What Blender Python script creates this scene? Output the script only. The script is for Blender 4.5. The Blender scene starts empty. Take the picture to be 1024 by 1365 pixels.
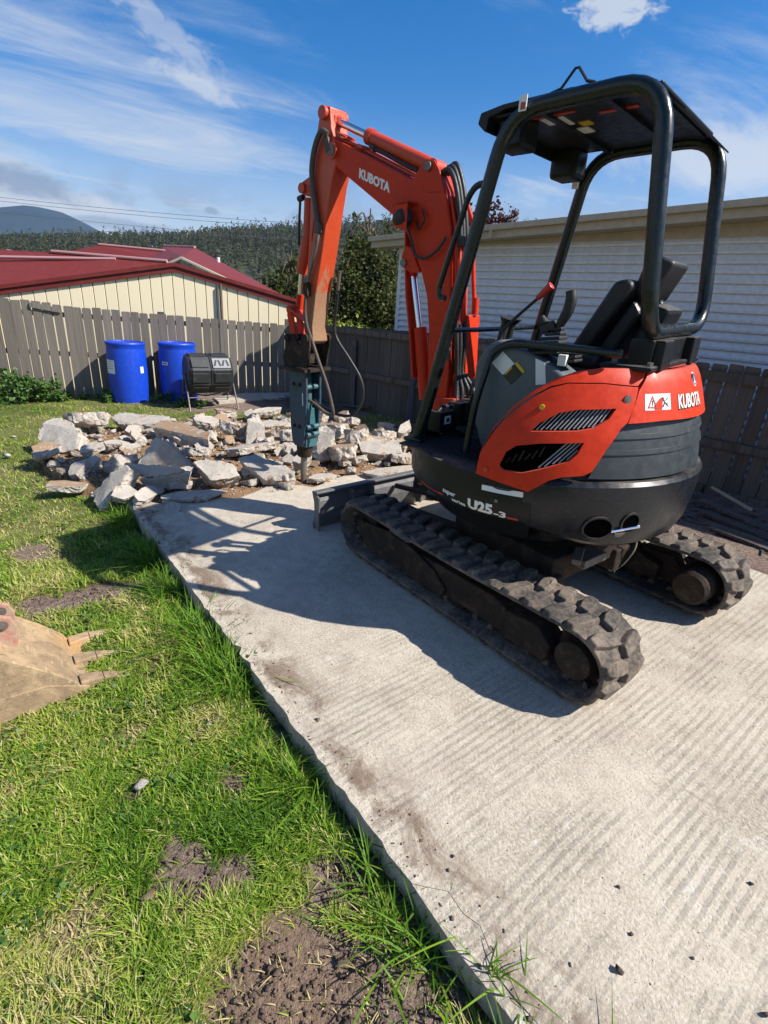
import bpy, bmesh, math, random
import numpy as np
from mathutils import Vector, Matrix, noise as mnoise
from mathutils.geometry import delaunay_2d_cdt
random.seed(7); RNG = np.random.default_rng(11)
rad = math.radians
SC = bpy.context.scene
COL = SC.collection

# ------------------------------------------------------------------ camera
CAM_H, PITCH, ROLL, FPX = 1.58455, 0.381364, 0.0690015, 689.287
cam = bpy.data.cameras.new('camera'); camo = bpy.data.objects.new('camera', cam); COL.objects.link(camo)
cam.sensor_fit = 'VERTICAL'; cam.sensor_height = 36.0; cam.lens = 36.0*FPX/1365.0
cam.clip_start = 0.05; cam.clip_end = 20000
_f = Vector((0, math.cos(PITCH), -math.sin(PITCH))); _u = Vector((0, math.sin(PITCH), math.cos(PITCH))); _r = Vector((1, 0, 0))
_R = _r*math.cos(ROLL) + _u*math.sin(ROLL); _U = -_r*math.sin(ROLL) + _u*math.cos(ROLL)
camo.matrix_world = Matrix(((_R.x, _U.x, -_f.x, 0), (_R.y, _U.y, -_f.y, 0), (_R.z, _U.z, -_f.z, CAM_H), (0, 0, 0, 1)))
SC.camera = camo

# ------------------------------------------------------------------ light, sky, exposure
SUN = Vector((0.720368, -0.153573, 0.676377)).normalized()
SUN_EL, SUN_AZ = math.asin(SUN.z), math.atan2(SUN.x, SUN.y)
sl = bpy.data.lights.new('sun', 'SUN'); sl.energy = 5.0; sl.angle = rad(0.53); sl.color = (1.0, 0.955, 0.88)
slo = bpy.data.objects.new('sun', sl); COL.objects.link(slo)
slo.rotation_euler = SUN.to_track_quat('Z', 'Y').to_euler(); slo.location = (6, -2, 9)
SC.view_settings.view_transform = 'Standard'; SC.view_settings.look = 'None'
SC.view_settings.exposure = 0.80; SC.view_settings.gamma = 1.0
SC.view_settings.use_curve_mapping = False

W = bpy.data.worlds.new('World'); SC.world = W; W.use_nodes = True
nt = W.node_tree; nt.nodes.clear(); N = nt.nodes; Lk = nt.links
def wn(t, **k):
    n = N.new(t)
    for a, b in k.items(): setattr(n, a, b)
    return n
def wmath(op, a, b=None, c=None, clamp=False):
    n = N.new('ShaderNodeMath'); n.operation = op; n.use_clamp = clamp
    for i, v in enumerate((a, b, c)):
        if v is None: continue
        if hasattr(v, 'links') or hasattr(v, 'is_linked'): Lk.new(v, n.inputs[i])
        else: n.inputs[i].default_value = v
    return n.outputs[0]
out = wn('ShaderNodeOutputWorld'); bg = wn('ShaderNodeBackground'); bg.inputs[1].default_value = 0.046
sky = wn('ShaderNodeTexSky', sky_type='NISHITA', sun_disc=False)
sky.sun_elevation = SUN_EL; sky.sun_rotation = SUN_AZ; sky.air_density = 1.0; sky.dust_density = 0.6; sky.ozone_density = 2.2
tc = wn('ShaderNodeTexCoord'); sep = wn('ShaderNodeSeparateXYZ'); Lk.new(tc.outputs['Generated'], sep.inputs[0])
DX, DY, DZ = sep.outputs
zc = wmath('ADD', wmath('MAXIMUM', DZ, 0.0), 0.10)
PX, PY = wmath('DIVIDE', DX, zc), wmath('DIVIDE', DY, zc)
def comb(x, y, z=0.0):
    n = N.new('ShaderNodeCombineXYZ')
    for i, v in enumerate((x, y, z)):
        if hasattr(v, 'is_linked'): Lk.new(v, n.inputs[i])
        else: n.inputs[i].default_value = v
    return n.outputs[0]
def wnoise(vec, scale, detail=6, rough=0.55, dist=0.0):
    n = N.new('ShaderNodeTexNoise'); n.noise_dimensions = '3D'; Lk.new(vec, n.inputs['Vector'])
    n.inputs['Scale'].default_value = scale; n.inputs['Detail'].default_value = detail
    n.inputs['Roughness'].default_value = rough; n.inputs['Distortion'].default_value = dist
    return n.outputs[0]
def wramp(v, a, b):
    n = N.new('ShaderNodeMapRange'); n.interpolation_type = 'SMOOTHSTEP'; Lk.new(v, n.inputs[0])
    n.inputs[1].default_value = a; n.inputs[2].default_value = b; return n.outputs[0]
def wmix(f, a, b):
    n = N.new('ShaderNodeMix'); n.data_type = 'RGBA'
    if hasattr(f, 'is_linked'): Lk.new(f, n.inputs[0])
    else: n.inputs[0].default_value = f
    for i, v in ((6, a), (7, b)):
        if hasattr(v, 'is_linked'): Lk.new(v, n.inputs[i])
        else: n.inputs[i].default_value = v
    return n.outputs[2]
# wispy high cloud: noise stretched along one direction of the cloud layer
ca, sa = math.cos(rad(-28)), math.sin(rad(-28))
rx = wmath('ADD', wmath('MULTIPLY', PX, ca), wmath('MULTIPLY', PY, -sa))
ry = wmath('ADD', wmath('MULTIPLY', PX, sa), wmath('MULTIPLY', PY, ca))
cir = wnoise(comb(wmath('MULTIPLY', rx, 0.62), wmath('MULTIPLY', ry, 1.5), 3.1), 1.35, 12, 0.68, 0.8)
big = wnoise(comb(PX, PY, 7.7), 0.42, 4, 0.5, 0.2)
# whitening towards the horizon plus denser bands
hor = wramp(DZ, 0.34, 0.03)
thr = wmath('SUBTRACT', wmath('ADD', wmath('ADD', wmath('MULTIPLY', big, 0.55), wmath('MULTIPLY', cir, 0.62)), wmath('MULTIPLY', wmath('ABSOLUTE', wmath('ADD', DX, -0.02)), 0.27)), wmath('MULTIPLY', wmath('SUBTRACT', 1.0, hor), 0.20))
dens = wmath('MULTIPLY', wramp(thr, 0.47, 0.82), 0.85)
veil = wmath('MULTIPLY', wmath('POWER', hor, 1.7), 0.72)
cl1 = wmath('MAXIMUM', dens, veil)
# low grey-blue cumulus bank above the hills
cum = wnoise(comb(wmath('MULTIPLY', DX, 7.0), wmath('MULTIPLY', DZ, 17.0), wmath('MULTIPLY', DY, 7.0)), 1.0, 7, 0.55, 0.3)
band = wmath('MULTIPLY', wramp(DZ, 0.015, 0.07), wramp(DZ, 0.20, 0.11))
cl2 = wmath('MULTIPLY', wramp(cum, 0.46, 0.58), band)
CLOUD_W = (9.4, 9.8, 10.3, 1); CLOUD_G = (3.8, 4.7, 6.2, 1)
hs = wn('ShaderNodeHueSaturation'); hs.inputs['Saturation'].default_value = 1.50; hs.inputs['Value'].default_value = 1.58
Lk.new(sky.outputs[0], hs.inputs['Color'])
tint = wn('ShaderNodeMix', data_type='RGBA', blend_type='MULTIPLY'); tint.inputs[0].default_value = 1.0; tint.inputs[7].default_value = (1.0, 1.02, 1.16, 1); Lk.new(hs.outputs[0], tint.inputs[6])
c1 = wmix(cl1, tint.outputs[2], CLOUD_W); c2 = wmix(wmath('MULTIPLY', cl2, 0.5), c1, CLOUD_G)
def patch_cloud(c, ra, rb, rot, seed, k, scale):      # one cloud in the direction c, angular half-axes ra, rb
    c = Vector(c).normalized(); rt = Vector((c.y, -c.x, 0)).normalized(); up = rt.cross(c); cr, sr = math.cos(rad(rot)), math.sin(rad(rot)); e1 = rt*cr+up*sr; e2 = up*cr-rt*sr
    def dot(v): return wmath('ADD', wmath('ADD', wmath('MULTIPLY', DX, v.x), wmath('MULTIPLY', DY, v.y)), wmath('MULTIPLY', DZ, v.z))
    a, b2 = wmath('DIVIDE', dot(e1), ra), wmath('DIVIDE', dot(e2), rb)
    nz = wnoise(comb(wmath('MULTIPLY', a, ra*scale), wmath('MULTIPLY', b2, rb*scale*1.6), seed), 1.0, 8, 0.6, 0.4)
    q = wmath('ADD', wmath('SQRT', wmath('ADD', wmath('MULTIPLY', a, a), wmath('MULTIPLY', b2, b2))), wmath('MULTIPLY', wmath('SUBTRACT', nz, 0.5), k))
    return wmath('MULTIPLY', wramp(q, 1.0, 0.35), wramp(dot(c), 0.5, 0.7))
CLOUDS = [((0.254, 0.889, 0.381), .062, .028, 0, 1.3, 2.4, 40, CLOUD_W, .75), ((-0.311, 0.910, 0.275), .075, .014, -17, 4.4, 1.6, 40, CLOUD_W, .55), ((-0.333, 0.888, 0.318), .09, .026, -28, 5.1, 1.9, 40, CLOUD_W, .40),
          ((-0.53, 0.840, 0.105), .20, .030, -3, 6.2, 1.4, 22, CLOUD_W, .9), ((-0.545, 0.828, 0.128), .10, .024, -6, 8.2, 1.5, 26, CLOUD_G, .85), ((-0.42, 0.90, 0.085), .13, .014, -4, 9.7, 1.4, 26, CLOUD_G, .6), ((-0.310, 0.943, 0.121), .018, .007, -4, 2.2, 1.0, 60, CLOUD_G, .8), ((0.46, 0.86, 0.215), .22, .055, -6, 3.6, 1.3, 14, CLOUD_W, .7)]
for (c, ra, rb, rot, seed, k, scale, colr, op) in CLOUDS:
    c2 = wmix(wmath('MULTIPLY', patch_cloud(c, ra, rb, rot, seed, k, scale), op), c2, colr)
Lk.new(c2, bg.inputs[0]); Lk.new(bg.outputs[0], out.inputs[0])

# ------------------------------------------------------------------ frames
SITE_A = Matrix(((-0.620104, -0.783932, -0.03035), (0.784496, -0.619919, -0.016312), (-0.006027, -0.033925, 0.999406)))
SITE_O = Vector((0.936474, 2.959303, 0.0))
SITE = Matrix.Translation(SITE_O) @ SITE_A.to_4x4()      # u forward along the slab, v to the lawn, w up
SITE_I = SITE.inverted()
HYAW = 0.193467
AN = np.array(SITE_A); ON = np.array(SITE_O)
def site_z(x, y, off=0.0):      # height of the slab plane (plus off) under world x, y
    n = AN[:, 2]
    return off/n[2] - (n[0]*(x-ON[0]) + n[1]*(y-ON[1]))/n[2]
def s2w(p): return SITE @ Vector(p)
def w2s(p): return SITE_I @ Vector(p)

# ------------------------------------------------------------------ materials
MATS = {}
class NB:
    def __init__(s, name):
        s.m = bpy.data.materials.new(name); s.m.use_nodes = True; s.t = s.m.node_tree; s.t.nodes.clear()
        s.o = s.n('ShaderNodeOutputMaterial'); s.b = s.n('ShaderNodeBsdfPrincipled'); s.l(s.b.outputs[0], s.o.inputs[0])
        s.tc = s.n('ShaderNodeTexCoord')
    def n(s, t, **k):
        q = s.t.nodes.new(t)
        for a, b in k.items(): setattr(q, a, b)
        return q
    def l(s, a, b): s.t.links.new(a, b)
    def put(s, sock, v):
        if hasattr(v, 'is_linked'): s.l(v, sock)
        else: sock.default_value = v
    def vec(s, kind='Object', scale=(1, 1, 1), rot=(0, 0, 0)):
        mp = s.n('ShaderNodeMapping'); s.l(s.tc.outputs[kind], mp.inputs[0]); mp.inputs['Scale'].default_value = scale; mp.inputs['Rotation'].default_value = rot
        return mp.outputs[0]
    def noise(s, v, scale, detail=5, rough=0.55, dist=0.0, color=False):
        q = s.n('ShaderNodeTexNoise'); s.l(v, q.inputs['Vector'])
        for k, x in (('Scale', scale), ('Detail', detail), ('Roughness', rough), ('Distortion', dist)): q.inputs[k].default_value = x
        return q.outputs[1 if color else 0]
    def voro(s, v, scale, feature='F1', out=0):
        q = s.n('ShaderNodeTexVoronoi'); q.feature = feature; s.l(v, q.inputs['Vector']); q.inputs['Scale'].default_value = scale
        return q.outputs[out]
    def math(s, op, a, b=0.0, clamp=False):
        q = s.n('ShaderNodeMath'); q.operation = op; q.use_clamp = clamp; s.put(q.inputs[0], a); s.put(q.inputs[1], b); return q.outputs[0]
    def ramp(s, v, a, b, c=0.0, d=1.0):
        q = s.n('ShaderNodeMapRange'); q.interpolation_type = 'SMOOTHSTEP'; s.put(q.inputs[0], v)
        for i, x in ((1, a), (2, b), (3, c), (4, d)): s.put(q.inputs[i], x)
        return q.outputs[0]
    def mix(s, f, a, b, mode='MIX'):
        q = s.n('ShaderNodeMix'); q.data_type = 'RGBA'; q.blend_type = mode
        s.put(q.inputs[0], f)
        for i, x in ((6, a), (7, b)):
            if not hasattr(x, 'is_linked') and len(x) == 3: x = (*x, 1)
            s.put(q.inputs[i], x)
        return q.outputs[2]
    def bump(s, h, strength=0.3, dist=0.01, normal=None):
        q = s.n('ShaderNodeBump'); q.inputs['Strength'].default_value = strength; q.inputs['Distance'].default_value = dist
        s.put(q.inputs['Height'], h)
        if normal is not None: s.l(normal, q.inputs['Normal'])
        return q.outputs[0]
    def attr(s, name, out=2):
        q = s.n('ShaderNodeAttribute'); q.attribute_name = name; return q.outputs[out]
    def info(s): return s.n('ShaderNodeObjectInfo').outputs['Random']
    def fin(s, col, rough=0.6, metal=0.0, normal=None, spec=None, coat=None):
        if not hasattr(col, 'is_linked') and len(col) == 3: col = (*col, 1)
        s.put(s.b.inputs['Base Color'], col); s.put(s.b.inputs['Roughness'], rough); s.put(s.b.inputs['Metallic'], metal)
        if spec is not None: s.put(s.b.inputs['Specular IOR Level'], spec)
        if coat is not None: s.put(s.b.inputs['Coat Weight'], coat); s.b.inputs['Coat Roughness'].default_value = 0.15
        if normal is not None: s.l(normal, s.b.inputs['Normal'])
        return s.m

def paint(name, col, rough=0.35, dirt=0.25, dcol=(0.16, 0.11, 0.07), dscale=6.0, metal=0.0, scratch=0.5, coat=0.0, spec=0.5, kind='Object', dust=0.0):
    b = NB(name); v = b.vec(kind)
    n1 = b.noise(v, dscale, 7, 0.65, 0.3); n2 = b.noise(v, dscale*5, 5, 0.6)
    sv = b.vec(kind, (3, 40, 40)); n3 = b.noise(sv, 2.5, 3, 0.5)
    f = b.ramp(b.math('ADD', b.math('MULTIPLY', n1, 0.7), b.math('MULTIPLY', n2, 0.3)), 0.62-0.32*dirt, 0.72-0.1*dirt, 0, min(1, dirt*1.3))
    c0 = b.mix(b.ramp(n2, 0.3, 0.7), tuple(x*0.90 for x in col), tuple(min(1, x*1.08) for x in col))
    c1 = b.mix(b.math('MULTIPLY', b.ramp(n3, 0.66, 0.70), 0.25*scratch), c0, tuple(min(1, x*1.6+0.06) for x in col))
    c = b.mix(f, c1, dcol)
    if dust:        # dust settled on faces that look up
        sp = b.n('ShaderNodeSeparateXYZ'); gm = b.n('ShaderNodeNewGeometry'); b.l(gm.outputs['Normal'], sp.inputs[0])
        c = b.mix(b.math('MULTIPLY', b.math('MULTIPLY', b.ramp(sp.outputs[2], 0.45, 0.95), b.ramp(n1, 0.30, 0.62)), dust), c, (0.25, 0.215, 0.175))
    r = b.math('ADD', b.ramp(n2, 0.3, 0.7, rough-0.05, rough+0.10), b.math('MULTIPLY', f, 0.4), True)
    return b.fin(c, r, metal, b.bump(b.math('ADD', n2, b.math('MULTIPLY', f, 0.5)), 0.08, 0.004), spec, coat)

M = {}
M['orange'] = paint('orange_paint', (0.53, 0.032, 0.007), 0.42, 0.16, (0.24, 0.075, 0.04), 5, coat=0.0, spec=0.2, dust=0.3)
M['orange_old'] = paint('faded_orange_paint', (0.50, 0.048, 0.015), 0.46, 0.28, (0.16, 0.07, 0.045), 4)
M['plastic'] = paint('black_plastic', (0.008, 0.0095, 0.011), 0.38, 0.14, (0.06, 0.056, 0.05), 4, spec=0.28, dust=0.4)
M['cast'] = paint('counterweight_paint', (0.009, 0.011, 0.015), 0.26, 0.15, (0.055, 0.05, 0.046), 3.5, scratch=2.0, spec=0.36, dust=0.45)
M['louvre'] = paint('dark_green_grey_plastic', (0.024, 0.032, 0.036), 0.45, 0.18, (0.12, 0.11, 0.1), 5)
M['rops'] = paint('dark_tube_paint', (0.006, 0.011, 0.012), 0.26, 0.05, (0.07, 0.065, 0.055), 5, coat=0.1, spec=0.4)
M['console'] = paint('grey_console_plastic', (0.085, 0.105, 0.115), 0.55, 0.2, (0.14, 0.12, 0.1), 6)
M['blackmat'] = paint('black_rubber', (0.012, 0.012, 0.013), 0.6, 0.1, (0.08, 0.07, 0.06), 8)
M['seat'] = paint('black_vinyl', (0.011, 0.011, 0.012), 0.5, 0.1, (0.05, 0.045, 0.04), 8)
M['chrome'] = NB('polished_rod').fin((0.75, 0.76, 0.78), 0.14, 1.0)
M['steel'] = paint('worn_steel', (0.20, 0.18, 0.16), 0.5, 0.5, (0.12, 0.075, 0.045), 6, metal=0.6)
M['blade'] = paint('worn_blade_steel', (0.16, 0.16, 0.16), 0.48, 0.35, (0.10, 0.075, 0.05), 4, metal=0.35, scratch=1.0)
M['rust'] = paint('rusty_steel', (0.024, 0.018, 0.014), 0.8, 0.50, (0.105, 0.070, 0.045), 9, spec=0.2)
M['teal'] = paint('teal_breaker_paint', (0.004, 0.048, 0.090), 0.45, 0.62, (0.065, 0.055, 0.048), 9, scratch=1.0)
M['tealb'] = paint('pale_teal_paint', (0.035, 0.115, 0.135), 0.45, 0.45, (0.08, 0.07, 0.06), 7)
M['decal'] = NB('white_decal').fin((0.72, 0.72, 0.70), 0.4)
M['white'] = NB('white_lettering').fin((0.78, 0.76, 0.72), 0.4)
M['black'] = NB('black_print').fin((0.012, 0.012, 0.012), 0.45)
M['yellow'] = NB('yellow_decal').fin((0.55, 0.36, 0.02), 0.45)
M['redknob'] = NB('red_plastic').fin((0.45, 0.02, 0.012), 0.35)
M['lens'] = NB('lamp_glass').fin((0.12, 0.13, 0.14), 0.12, 0.3)
M['navy'] = NB('navy_print').fin((0.03, 0.04, 0.12), 0.4)
M['dkorange'] = NB('orange_stripe').fin((0.42, 0.04, 0.012), 0.4)
M['hose'] = paint('hose_rubber', (0.016, 0.016, 0.017), 0.5, 0.25, (0.10, 0.08, 0.06), 12)
M['hoseg'] = paint('dusty_hose_rubber', (0.07, 0.055, 0.045), 0.6, 0.4, (0.16, 0.12, 0.085), 12)

def m_muddy():      # arm: orange paint covered by dried mud towards the lower end and the back face
    b = NB('mud_smeared_orange'); v = b.vec('Object')
    sp = b.n('ShaderNodeSeparateXYZ'); b.l(v, sp.inputs[0]); z = sp.outputs[2]
    n1 = b.noise(b.vec('Object', (1, 1, 0.35)), 14, 8, 0.7, 0.4); n2 = b.noise(v, 60, 4)
    back = b.ramp(b.math('SUBTRACT', b.math('ADD', sp.outputs[0], b.math('MULTIPLY', z, 0.28)), 2.66), 0.02, -0.06)
    k = b.math('ADD', b.ramp(z, 2.30, 1.22, -0.42, 0.52), b.math('MULTIPLY', back, 0.12))
    f = b.math('MULTIPLY', b.ramp(b.math('ADD', b.math('ADD', b.math('MULTIPLY', b.math('SUBTRACT', n1, 0.5), 2.4), 0.5), k), 0.55, 0.95), b.ramp(n2, 0.25, 0.5, 0.7, 1.0))
    mud = b.mix(n2, (0.20, 0.115, 0.06), (0.33, 0.20, 0.11))
    c = b.mix(f, b.mix(b.noise(v, 9, 5), (0.46, 0.045, 0.012), (0.56, 0.075, 0.022)), mud)
    return b.fin(c, b.ramp(f, 0, 1, 0.4, 0.9), 0, b.bump(b.math('ADD', n2, f), 0.25, 0.006))
M['muddy'] = m_muddy()
def m_track():
    b = NB('track_rubber'); v = b.vec('Object'); n1 = b.noise(v, 7, 7, 0.65); n2 = b.noise(v, 55, 5, 0.6)
    dust = b.ramp(b.math('ADD', b.math('MULTIPLY', n1, 0.6), b.math('MULTIPLY', n2, 0.4)), 0.36, 0.66)
    c = b.mix(b.math('MULTIPLY', dust, 0.9), (0.034, 0.032, 0.031), (0.20, 0.155, 0.115))
    return b.fin(c, 0.8, 0, b.bump(n2, 0.3, 0.004), 0.3)
M['track'] = m_track()
def m_concrete(name, scored=True, base=((0.30, 0.25, 0.185), (0.50, 0.435, 0.34))):
    b = NB(name); v = b.vec('Object')
    n1 = b.noise(v, 1.6, 6, 0.6, 0.2); n2 = b.noise(v, 12, 7, 0.68); n3 = b.noise(v, 90, 4, 0.7)
    grain = b.noise(v, 320, 2, 0.6)
    c = b.mix(b.ramp(b.math('ADD', b.math('MULTIPLY', n1, 0.5), b.math('MULTIPLY', n2, 0.5)), 0.33, 0.66), *base)
    c = b.mix(b.ramp(n3, 0.42, 0.72, 0.0, 0.75), c, (0.58, 0.53, 0.46)); c = b.mix(b.ramp(n3, 0.46, 0.30, 0, 0.5), c, (0.20, 0.165, 0.125)); c = b.mix(b.ramp(b.noise(v, 5.5, 8, 0.75, 0.4), 0.60, 0.68, 0, 0.6), c, (0.60, 0.56, 0.50))
    c = b.mix(b.math('MULTIPLY', b.ramp(grain, 0.60, 0.72), 0.3), c, (0.20, 0.17, 0.14))
    c = b.mix(b.math('MULTIPLY', b.ramp(grain, 0.42, 0.30), 0.45), c, (0.62, 0.59, 0.54))
    st = b.noise(b.vec('Object', (1, 1.4, 1)), 3.2, 8, 0.7, 0.5)
    c = b.mix(b.ramp(st, 0.60, 0.70, 0, 0.55), c, (0.23, 0.18, 0.135))       # earth stains
    h = b.math('ADD', b.math('MULTIPLY', n3, 0.5), b.math('MULTIPLY', n2, 0.5))
    if scored:
        sp = b.n('ShaderNodeSeparateXYZ'); b.l(b.tc.outputs['Object'], sp.inputs[0])
        ev = b.math('ADD', sp.outputs[1], b.math('MULTIPLY', b.math('SUBTRACT', n2, 0.5), 0.16)); edge = b.math('MULTIPLY', b.ramp(ev, 1.50, 1.68), b.ramp(ev, 1.765, 1.735))
        c = b.mix(b.math('MULTIPLY', edge, b.ramp(st, 0.42, 0.60, 0.05, 0.9)), c, (0.155, 0.105, 0.070))    # soil washed over the lawn edge
        warp = b.noise(b.vec('Object', (2.2, 0.5, 1)), 2.0, 4, 0.5)
        ph = b.math('ADD', b.math('MULTIPLY', sp.outputs[0], 185.0), b.math('ADD', b.math('MULTIPLY', warp, 9.0), b.math('MULTIPLY', n2, 1.4)))
        gr = b.math('SINE', ph); gr = b.ramp(gr, -0.4, 0.9)
        brk = b.noise(b.vec('Object', (9, 24, 1)), 2.6, 7, 0.85)
        area = b.math('MULTIPLY', b.ramp(b.math('ADD', sp.outputs[0], b.math('MULTIPLY', sp.outputs[1], 0.35)), 1.1, 0.1), b.math('MULTIPLY', b.ramp(b.noise(b.vec('Object', (2.0, 1, 1)), 1.7, 5, 0.65), 0.40, 0.60), b.ramp(sp.outputs[0], -2.3, -1.5, 0.45, 1.0)))
        gmask = b.math('MULTIPLY', b.math('MULTIPLY', gr, b.ramp(brk, 0.43, 0.62)), area)
        h = b.math('ADD', h, b.math('MULTIPLY', gmask, 0.48))
        c = b.mix(b.math('MULTIPLY', gmask, 0.26), c, (0.62, 0.565, 0.475)); c = b.mix(b.ramp(b.noise(v, 2.3, 6, 0.7, 0.6), 0.50, 0.66, 0, 0.35), c, (0.31, 0.245, 0.205))
        # pink marking-paint smears and blue spill
        pk = b.ramp(b.noise(b.vec('Object', (1.2, 1.7, 1)), 4.3, 5, 0.7), 0.70, 0.76)
        c = b.mix(b.math('MULTIPLY', b.math('MULTIPLY', pk, area), 0.35), c, (0.55, 0.26, 0.23))
    pit = b.voro(v, 46, 'F1'); 
    h = b.math('ADD', h, b.math('MULTIPLY', b.ramp(pit, 0.0, 0.22), 0.25))
    return b.fin(c, 0.88, 0, b.bump(h, 0.7, 0.011), 0.3)
M['slab'] = m_concrete('scored_concrete')
def m_chunk(name, soil):
    b = NB(name); v = b.vec('Object'); r = b.info()
    n1 = b.noise(v, 5, 6, 0.65); n2 = b.noise(v, 38, 6, 0.7); n3 = b.noise(v, 130, 3, 0.7)
    c = b.mix(b.ramp(n1, 0.3, 0.7), (0.33, 0.295, 0.25), (0.53, 0.485, 0.42))
    c = b.mix(b.ramp(n2, 0.55, 0.72, 0, 0.6), c, (0.25, 0.235, 0.215))
    c = b.mix(b.ramp(n3, 0.58, 0.7, 0, 0.6), c, (0.58, 0.56, 0.53)); c = b.mix(b.ramp(n3, 0.42, 0.30, 0, 0.6), c, (0.16, 0.145, 0.13))
    c = b.mix(b.math('MULTIPLY', r, 0.25), c, (0.40, 0.335, 0.27))
    thr = 0.38 if soil else 0.58
    sp = b.n('ShaderNodeSeparateXYZ'); b.l(b.tc.outputs['Normal'], sp.inputs[0])
    s = b.ramp(b.math('ADD', n1, b.math('MULTIPLY', n2, 0.25)), thr+0.09, thr+0.2)
    if soil: s = b.math('MULTIPLY', s, b.ramp(sp.outputs[2], 0.25, 0.7))
    c = b.mix(b.math('MULTIPLY', s, 0.85), c, b.mix(n2, (0.20, 0.115, 0.055), (0.36, 0.22, 0.12)))
    return b.fin(c, 0.9, 0, b.bump(b.math('ADD', b.math('MULTIPLY', n2, 0.8), b.math('MULTIPLY', n3, 0.3)), 0.9, 0.012), 0.25)
M['chunk'] = m_chunk('broken_concrete', False); M['chunk_soil'] = m_chunk('soil_caked_concrete', True)
def m_soil(name, a, bcol, scale=9):
    b = NB(name); v = b.vec('Object'); n1 = b.noise(v, scale, 8, 0.7); n2 = b.noise(v, scale*7, 5, 0.7)
    c = b.mix(b.ramp(b.math('ADD', b.math('MULTIPLY', n1, .6), b.math('MULTIPLY', n2, .4)), 0.35, 0.65), a, bcol)
    return b.fin(c, 0.95, 0, b.bump(b.math('ADD', n1, n2), 0.9, 0.02), 0.15)
M['soil'] = m_soil('dark_garden_soil', (0.075, 0.052, 0.038), (0.24, 0.175, 0.135))
M['clay'] = m_soil('orange_brown_subsoil', (0.13, 0.075, 0.040), (0.34, 0.21, 0.115))
def m_ground():
    b = NB('lawn_ground'); v = b.vec('Object'); s = b.attr('soil'); n1 = b.noise(v, 3, 7, 0.65); n2 = b.noise(v, 45, 6, 0.7); n3 = b.noise(v, 160, 3, 0.7)
    g = b.mix(b.ramp(n1, 0.3, 0.7), (0.095, 0.12, 0.028), (0.19, 0.18, 0.065))
    g = b.mix(b.ramp(n2, 0.5, 0.7, 0, 0.7), g, (0.28, 0.22, 0.11))
    d = b.mix(b.ramp(b.math('ADD', b.math('MULTIPLY', n2, .6), b.math('MULTIPLY', n3, .4)), 0.35, 0.65), (0.10, 0.068, 0.052), (0.33, 0.245, 0.195))
    f = b.ramp(b.math('ADD', s, b.math('MULTIPLY', b.math('SUBTRACT', n2, 0.5), 0.6)), 0.3, 0.6)
    dry = b.attr('dry'); d = b.mix(b.ramp(dry, 0.2, 0.8), d, b.mix(n2, (0.16, 0.10, 0.06), (0.33, 0.22, 0.14)))
    return b.fin(b.mix(f, g, d), 0.95, 0, b.bump(b.math('ADD', n2, b.math('MULTIPLY', n3, 0.6)), 0.8, 0.03), 0.15)
M['ground'] = m_ground()
def m_grass(name, cols, spec=0.3, trans=0.35):
    b = NB(name); h = b.attr('hue'); r = b.n('ShaderNodeValToRGB'); b.l(h, r.inputs[0])
    r.color_ramp.elements[0].position = 0.0; r.color_ramp.elements[0].color = (*cols[0], 1)
    r.color_ramp.elements[1].position = 1.0; r.color_ramp.elements[1].color = (*cols[-1], 1)
    for i, c in enumerate(cols[1:-1]): e = r.color_ramp.elements.new((i+1)/(len(cols)-1)); e.color = (*c, 1)
    b.fin(r.outputs[0], 0.55, 0, None, spec)
    t = b.n('ShaderNodeBsdfTranslucent'); b.l(r.outputs[0], t.inputs[0])
    mx = b.n('ShaderNodeMixShader'); mx.inputs[0].default_value = trans
    b.l(b.b.outputs[0], mx.inputs[1]); b.l(t.outputs[0], mx.inputs[2]); b.l(mx.outputs[0], b.o.inputs[0])
    return b.m
M['grass'] = m_grass('grass_blades', [(0.045, 0.115, 0.007), (0.110, 0.235, 0.013), (0.230, 0.345, 0.030), (0.40, 0.42, 0.085), (0.55, 0.46, 0.24)])
M['leaf_dark'] = m_grass('dark_leaves', [(0.015, 0.026, 0.010), (0.045, 0.064, 0.018), (0.095, 0.110, 0.032), (0.20, 0.18, 0.060)], 0.1, 0.35)
M['leaf_ivy'] = m_grass('green_weed_leaves', [(0.028, 0.075, 0.014), (0.060, 0.135, 0.022), (0.13, 0.22, 0.045)], 0.4, 0.25)
M['leaf_yel'] = m_grass('yellow_green_leaves', [(0.09, 0.14, 0.018), (0.22, 0.27, 0.035), (0.48, 0.45, 0.10)], 0.3, 0.3)
M['leaf_pur'] = m_grass('purple_leaves', [(0.030, 0.008, 0.010), (0.075, 0.018, 0.018), (0.13, 0.04, 0.03)], 0.3, 0.2)
M['leaf_gum'] = m_grass('gum_leaves', [(0.048, 0.056, 0.026), (0.078, 0.085, 0.040), (0.120, 0.120, 0.060)], 0.05, 0.45)
M['bark'] = paint('bark', (0.11, 0.085, 0.065), 0.9, 0.3)
M['trunkpale'] = NB('pale_gum_bark').fin((0.30, 0.27, 0.23), 0.9)
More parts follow.
